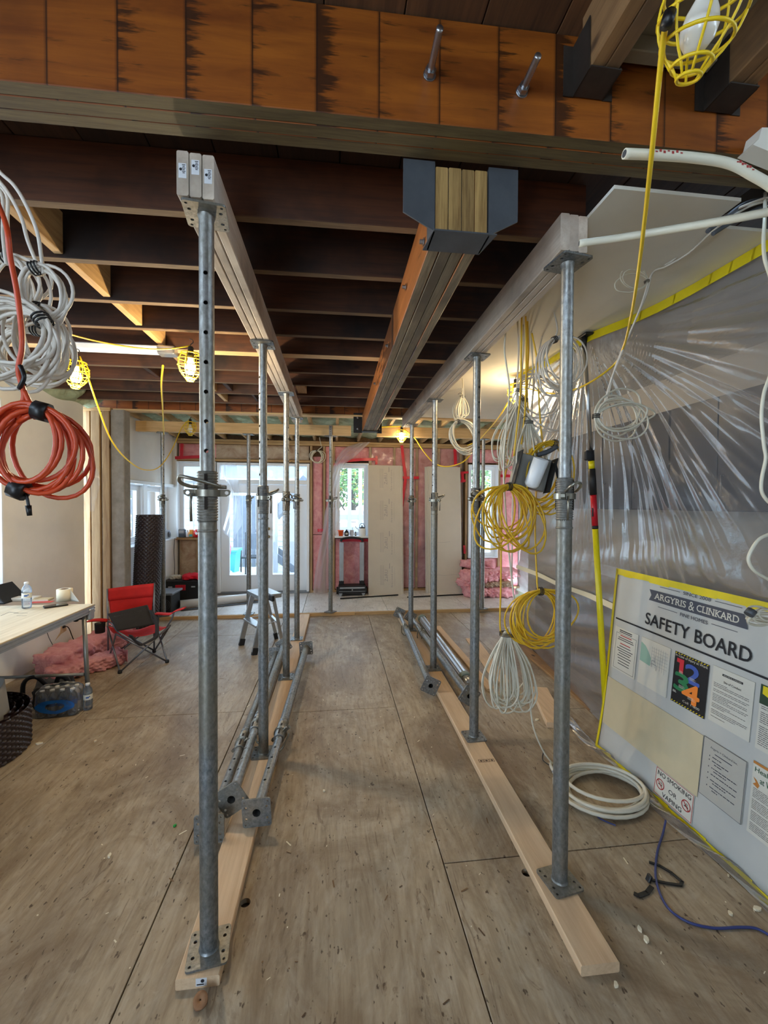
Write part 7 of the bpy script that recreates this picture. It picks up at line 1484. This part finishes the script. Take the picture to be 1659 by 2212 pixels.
nh = thing('neighbour_house', 'white clapboard outbuilding with corner trim beyond the deck', 'building', (-2.2, 13, -0.3))
for i in range(15):
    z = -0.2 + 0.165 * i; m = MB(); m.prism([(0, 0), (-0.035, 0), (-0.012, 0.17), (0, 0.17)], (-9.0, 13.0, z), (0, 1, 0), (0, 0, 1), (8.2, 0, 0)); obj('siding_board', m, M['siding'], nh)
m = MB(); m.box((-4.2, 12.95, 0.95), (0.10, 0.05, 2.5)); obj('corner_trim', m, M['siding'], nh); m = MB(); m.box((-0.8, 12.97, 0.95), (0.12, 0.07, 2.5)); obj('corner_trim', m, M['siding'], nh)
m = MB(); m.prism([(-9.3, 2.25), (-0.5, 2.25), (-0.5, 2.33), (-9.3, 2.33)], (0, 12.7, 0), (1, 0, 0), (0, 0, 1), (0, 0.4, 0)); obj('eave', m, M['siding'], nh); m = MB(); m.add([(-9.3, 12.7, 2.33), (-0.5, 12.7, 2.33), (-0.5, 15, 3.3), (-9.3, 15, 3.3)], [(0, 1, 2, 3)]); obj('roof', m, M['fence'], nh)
fn = thing('garden_fence', 'pale horizontal board fence right of the outbuilding', 'fence', (3, 12.6, -0.3))
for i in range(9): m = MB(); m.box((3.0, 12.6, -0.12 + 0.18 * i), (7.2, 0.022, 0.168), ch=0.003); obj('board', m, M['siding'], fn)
for x in (-0.55, 1.2, 3.0, 4.8, 6.5): m = MB(); m.box((x, 12.65, 0.55), (0.09, 0.09, 1.75)); obj('post', m, M['fence'], fn)
tr = thing('trellis_panel', 'grey upright plank screen seen through the left door leaf', 'fence', (-2.2, 11.2, -0.3))
for i in range(7): m = MB(); m.box((-2.55 + 0.115 * i, 11.2, 0.75), (0.105, 0.02, 2.1), ch=0.002); obj('plank', m, M['fence'], tr)
st = thing('outdoor_stair', 'wooden outdoor stair with sloping stringers seen through the right door leaf', 'stair', (-1.1, 10.3, -0.3))
for y in (9.9, 10.7):
    m = MB(); m.bar((-1.75, y, 0.9), (-0.65, y, 2.2), 0.05, 0.2); obj('stringer', m, M['fence'], st); m = MB(); m.bar((-1.6, y, 0.55), (-0.6, y, -0.2), 0.05, 0.16); obj('stringer', m, M['fence'], st)
for k in range(5): m = MB(); m.box((-1.65 + 0.2 * k, 10.3, 0.95 + 0.24 * k), (0.22, 0.8, 0.035)); obj('tread', m, M['deck'], st)
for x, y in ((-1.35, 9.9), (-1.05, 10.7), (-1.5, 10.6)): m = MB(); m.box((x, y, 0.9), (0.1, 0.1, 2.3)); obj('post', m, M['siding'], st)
pg = thing('pergola', 'pale timber pergola frame seen through the back window', 'pergola', (0.45, 10.0, -0.05))
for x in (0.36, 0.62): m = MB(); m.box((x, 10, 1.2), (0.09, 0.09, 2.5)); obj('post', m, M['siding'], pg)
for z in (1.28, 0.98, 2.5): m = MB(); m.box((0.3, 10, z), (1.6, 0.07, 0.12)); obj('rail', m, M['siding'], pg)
bn = thing('garden_bin', 'teal bin with lid standing on the deck outside the left door leaf', 'bin', (-2.25, 8.8, 0)); m = MB(); m.prism([(-0.22, 0), (0.22, 0), (0.27, 0.62), (-0.27, 0.62)], (-2.22, 8.6, 0.0), (1, 0, 0), (0, 0, 1), (0, 0.45, 0)); obj('body', m, M['teal'], bn); m = MB(); m.box((-2.22, 8.82, 0.64), (0.6, 0.5, 0.05), ch=0.01); obj('lid', m, M['teal'], bn)
t = thing('tarp', 'crumpled silver grey tarp lying on the deck before the teal bin', 'tarp', (-2.2, 8.3, 0)); obj('cloth', lumpy((-2.15, 8.25, 0.0), 0.75, 0.45, 0.28, 0.1, 31, 0.16, (18, 10)), plain('silver_tarp', (176, 190, 204), 0.3, 0.2), t)
t = thing('ribbon', 'bright pink ribbon hanging outside the left door leaf', 'ribbon', (-2.1, 8.5, 0.3)); m = MB(); m.sheet(lambda u, v: (Vector((-2.12 + 0.05 * math.sin(v * 4) + 0.05 * u, 8.5, 0.95 - 0.65 * v)), (0, -1, 0)), 2, 14, 0.003); obj('strip', m, plain('pink_ribbon', (230, 40, 100), 0.5), t)
t = thing('patio_chair', 'dark metal patio chair outside the left door leaf', 'chair', (-1.75, 9.4, 0))
for dx, dy in ((0, 0), (0.45, 0), (0, 0.45), (0.45, 0.45)): m = MB(); m.cyl((-1.98 + dx, 9.2 + dy, 0), (-1.98 + dx, 9.2 + dy, 0.95 if dy else 0.62), 0.015, n=8); obj('leg', m, M['blk'], t)
m = MB(); m.box((-1.755, 9.42, 0.43), (0.47, 0.47, 0.03)); obj('seat', m, M['blk'], t); m = MB(); m.box((-1.755, 9.65, 0.75), (0.45, 0.02, 0.35)); obj('backrest', m, M['fence'], t)
for i, (x, y, h, r, yl, lb) in enumerate(((-4.5, 16.5, 5.0, 1.9, 0, 'green tree beyond the outbuilding, seen through the left rear window'), (-2.0, 17.0, 5.4, 2.0, 1, 'yellowing tree behind the outbuilding seen through the transom'), (0.6, 15.0, 4.6, 1.5, 0, 'green tree seen through the back window'), (2.2, 16.5, 5.2, 1.9, 1, 'yellow tree beyond the fence on the right'), (5.6, 15.5, 4.8, 1.7, 0, 'green tree seen through the narrow right window'), (-8.5, 9.5, 4.6, 2.0, 0, 'green tree outside the left rear windows'))):
    t = thing('tree', lb, 'tree', (x, y, -0.3), 'garden trees outside'); m = MB(); m.tube([(x, y, -0.3), (x + 0.1, y, 1.2), (x - 0.05, y + 0.1, h * 0.75)], lambda f: 0.14 * (1 - 0.6 * f), 8); R = random.Random(40 + i)
    for k in range(9): a = R.uniform(0, 6.28); m.tube([(x, y, 1.0 + 0.3 * k), (x + 0.8 * math.cos(a), y + 0.8 * math.sin(a), 1.8 + 0.35 * k)], 0.03, 5)
    obj('trunk', m, M['bark'], t); m = MB()
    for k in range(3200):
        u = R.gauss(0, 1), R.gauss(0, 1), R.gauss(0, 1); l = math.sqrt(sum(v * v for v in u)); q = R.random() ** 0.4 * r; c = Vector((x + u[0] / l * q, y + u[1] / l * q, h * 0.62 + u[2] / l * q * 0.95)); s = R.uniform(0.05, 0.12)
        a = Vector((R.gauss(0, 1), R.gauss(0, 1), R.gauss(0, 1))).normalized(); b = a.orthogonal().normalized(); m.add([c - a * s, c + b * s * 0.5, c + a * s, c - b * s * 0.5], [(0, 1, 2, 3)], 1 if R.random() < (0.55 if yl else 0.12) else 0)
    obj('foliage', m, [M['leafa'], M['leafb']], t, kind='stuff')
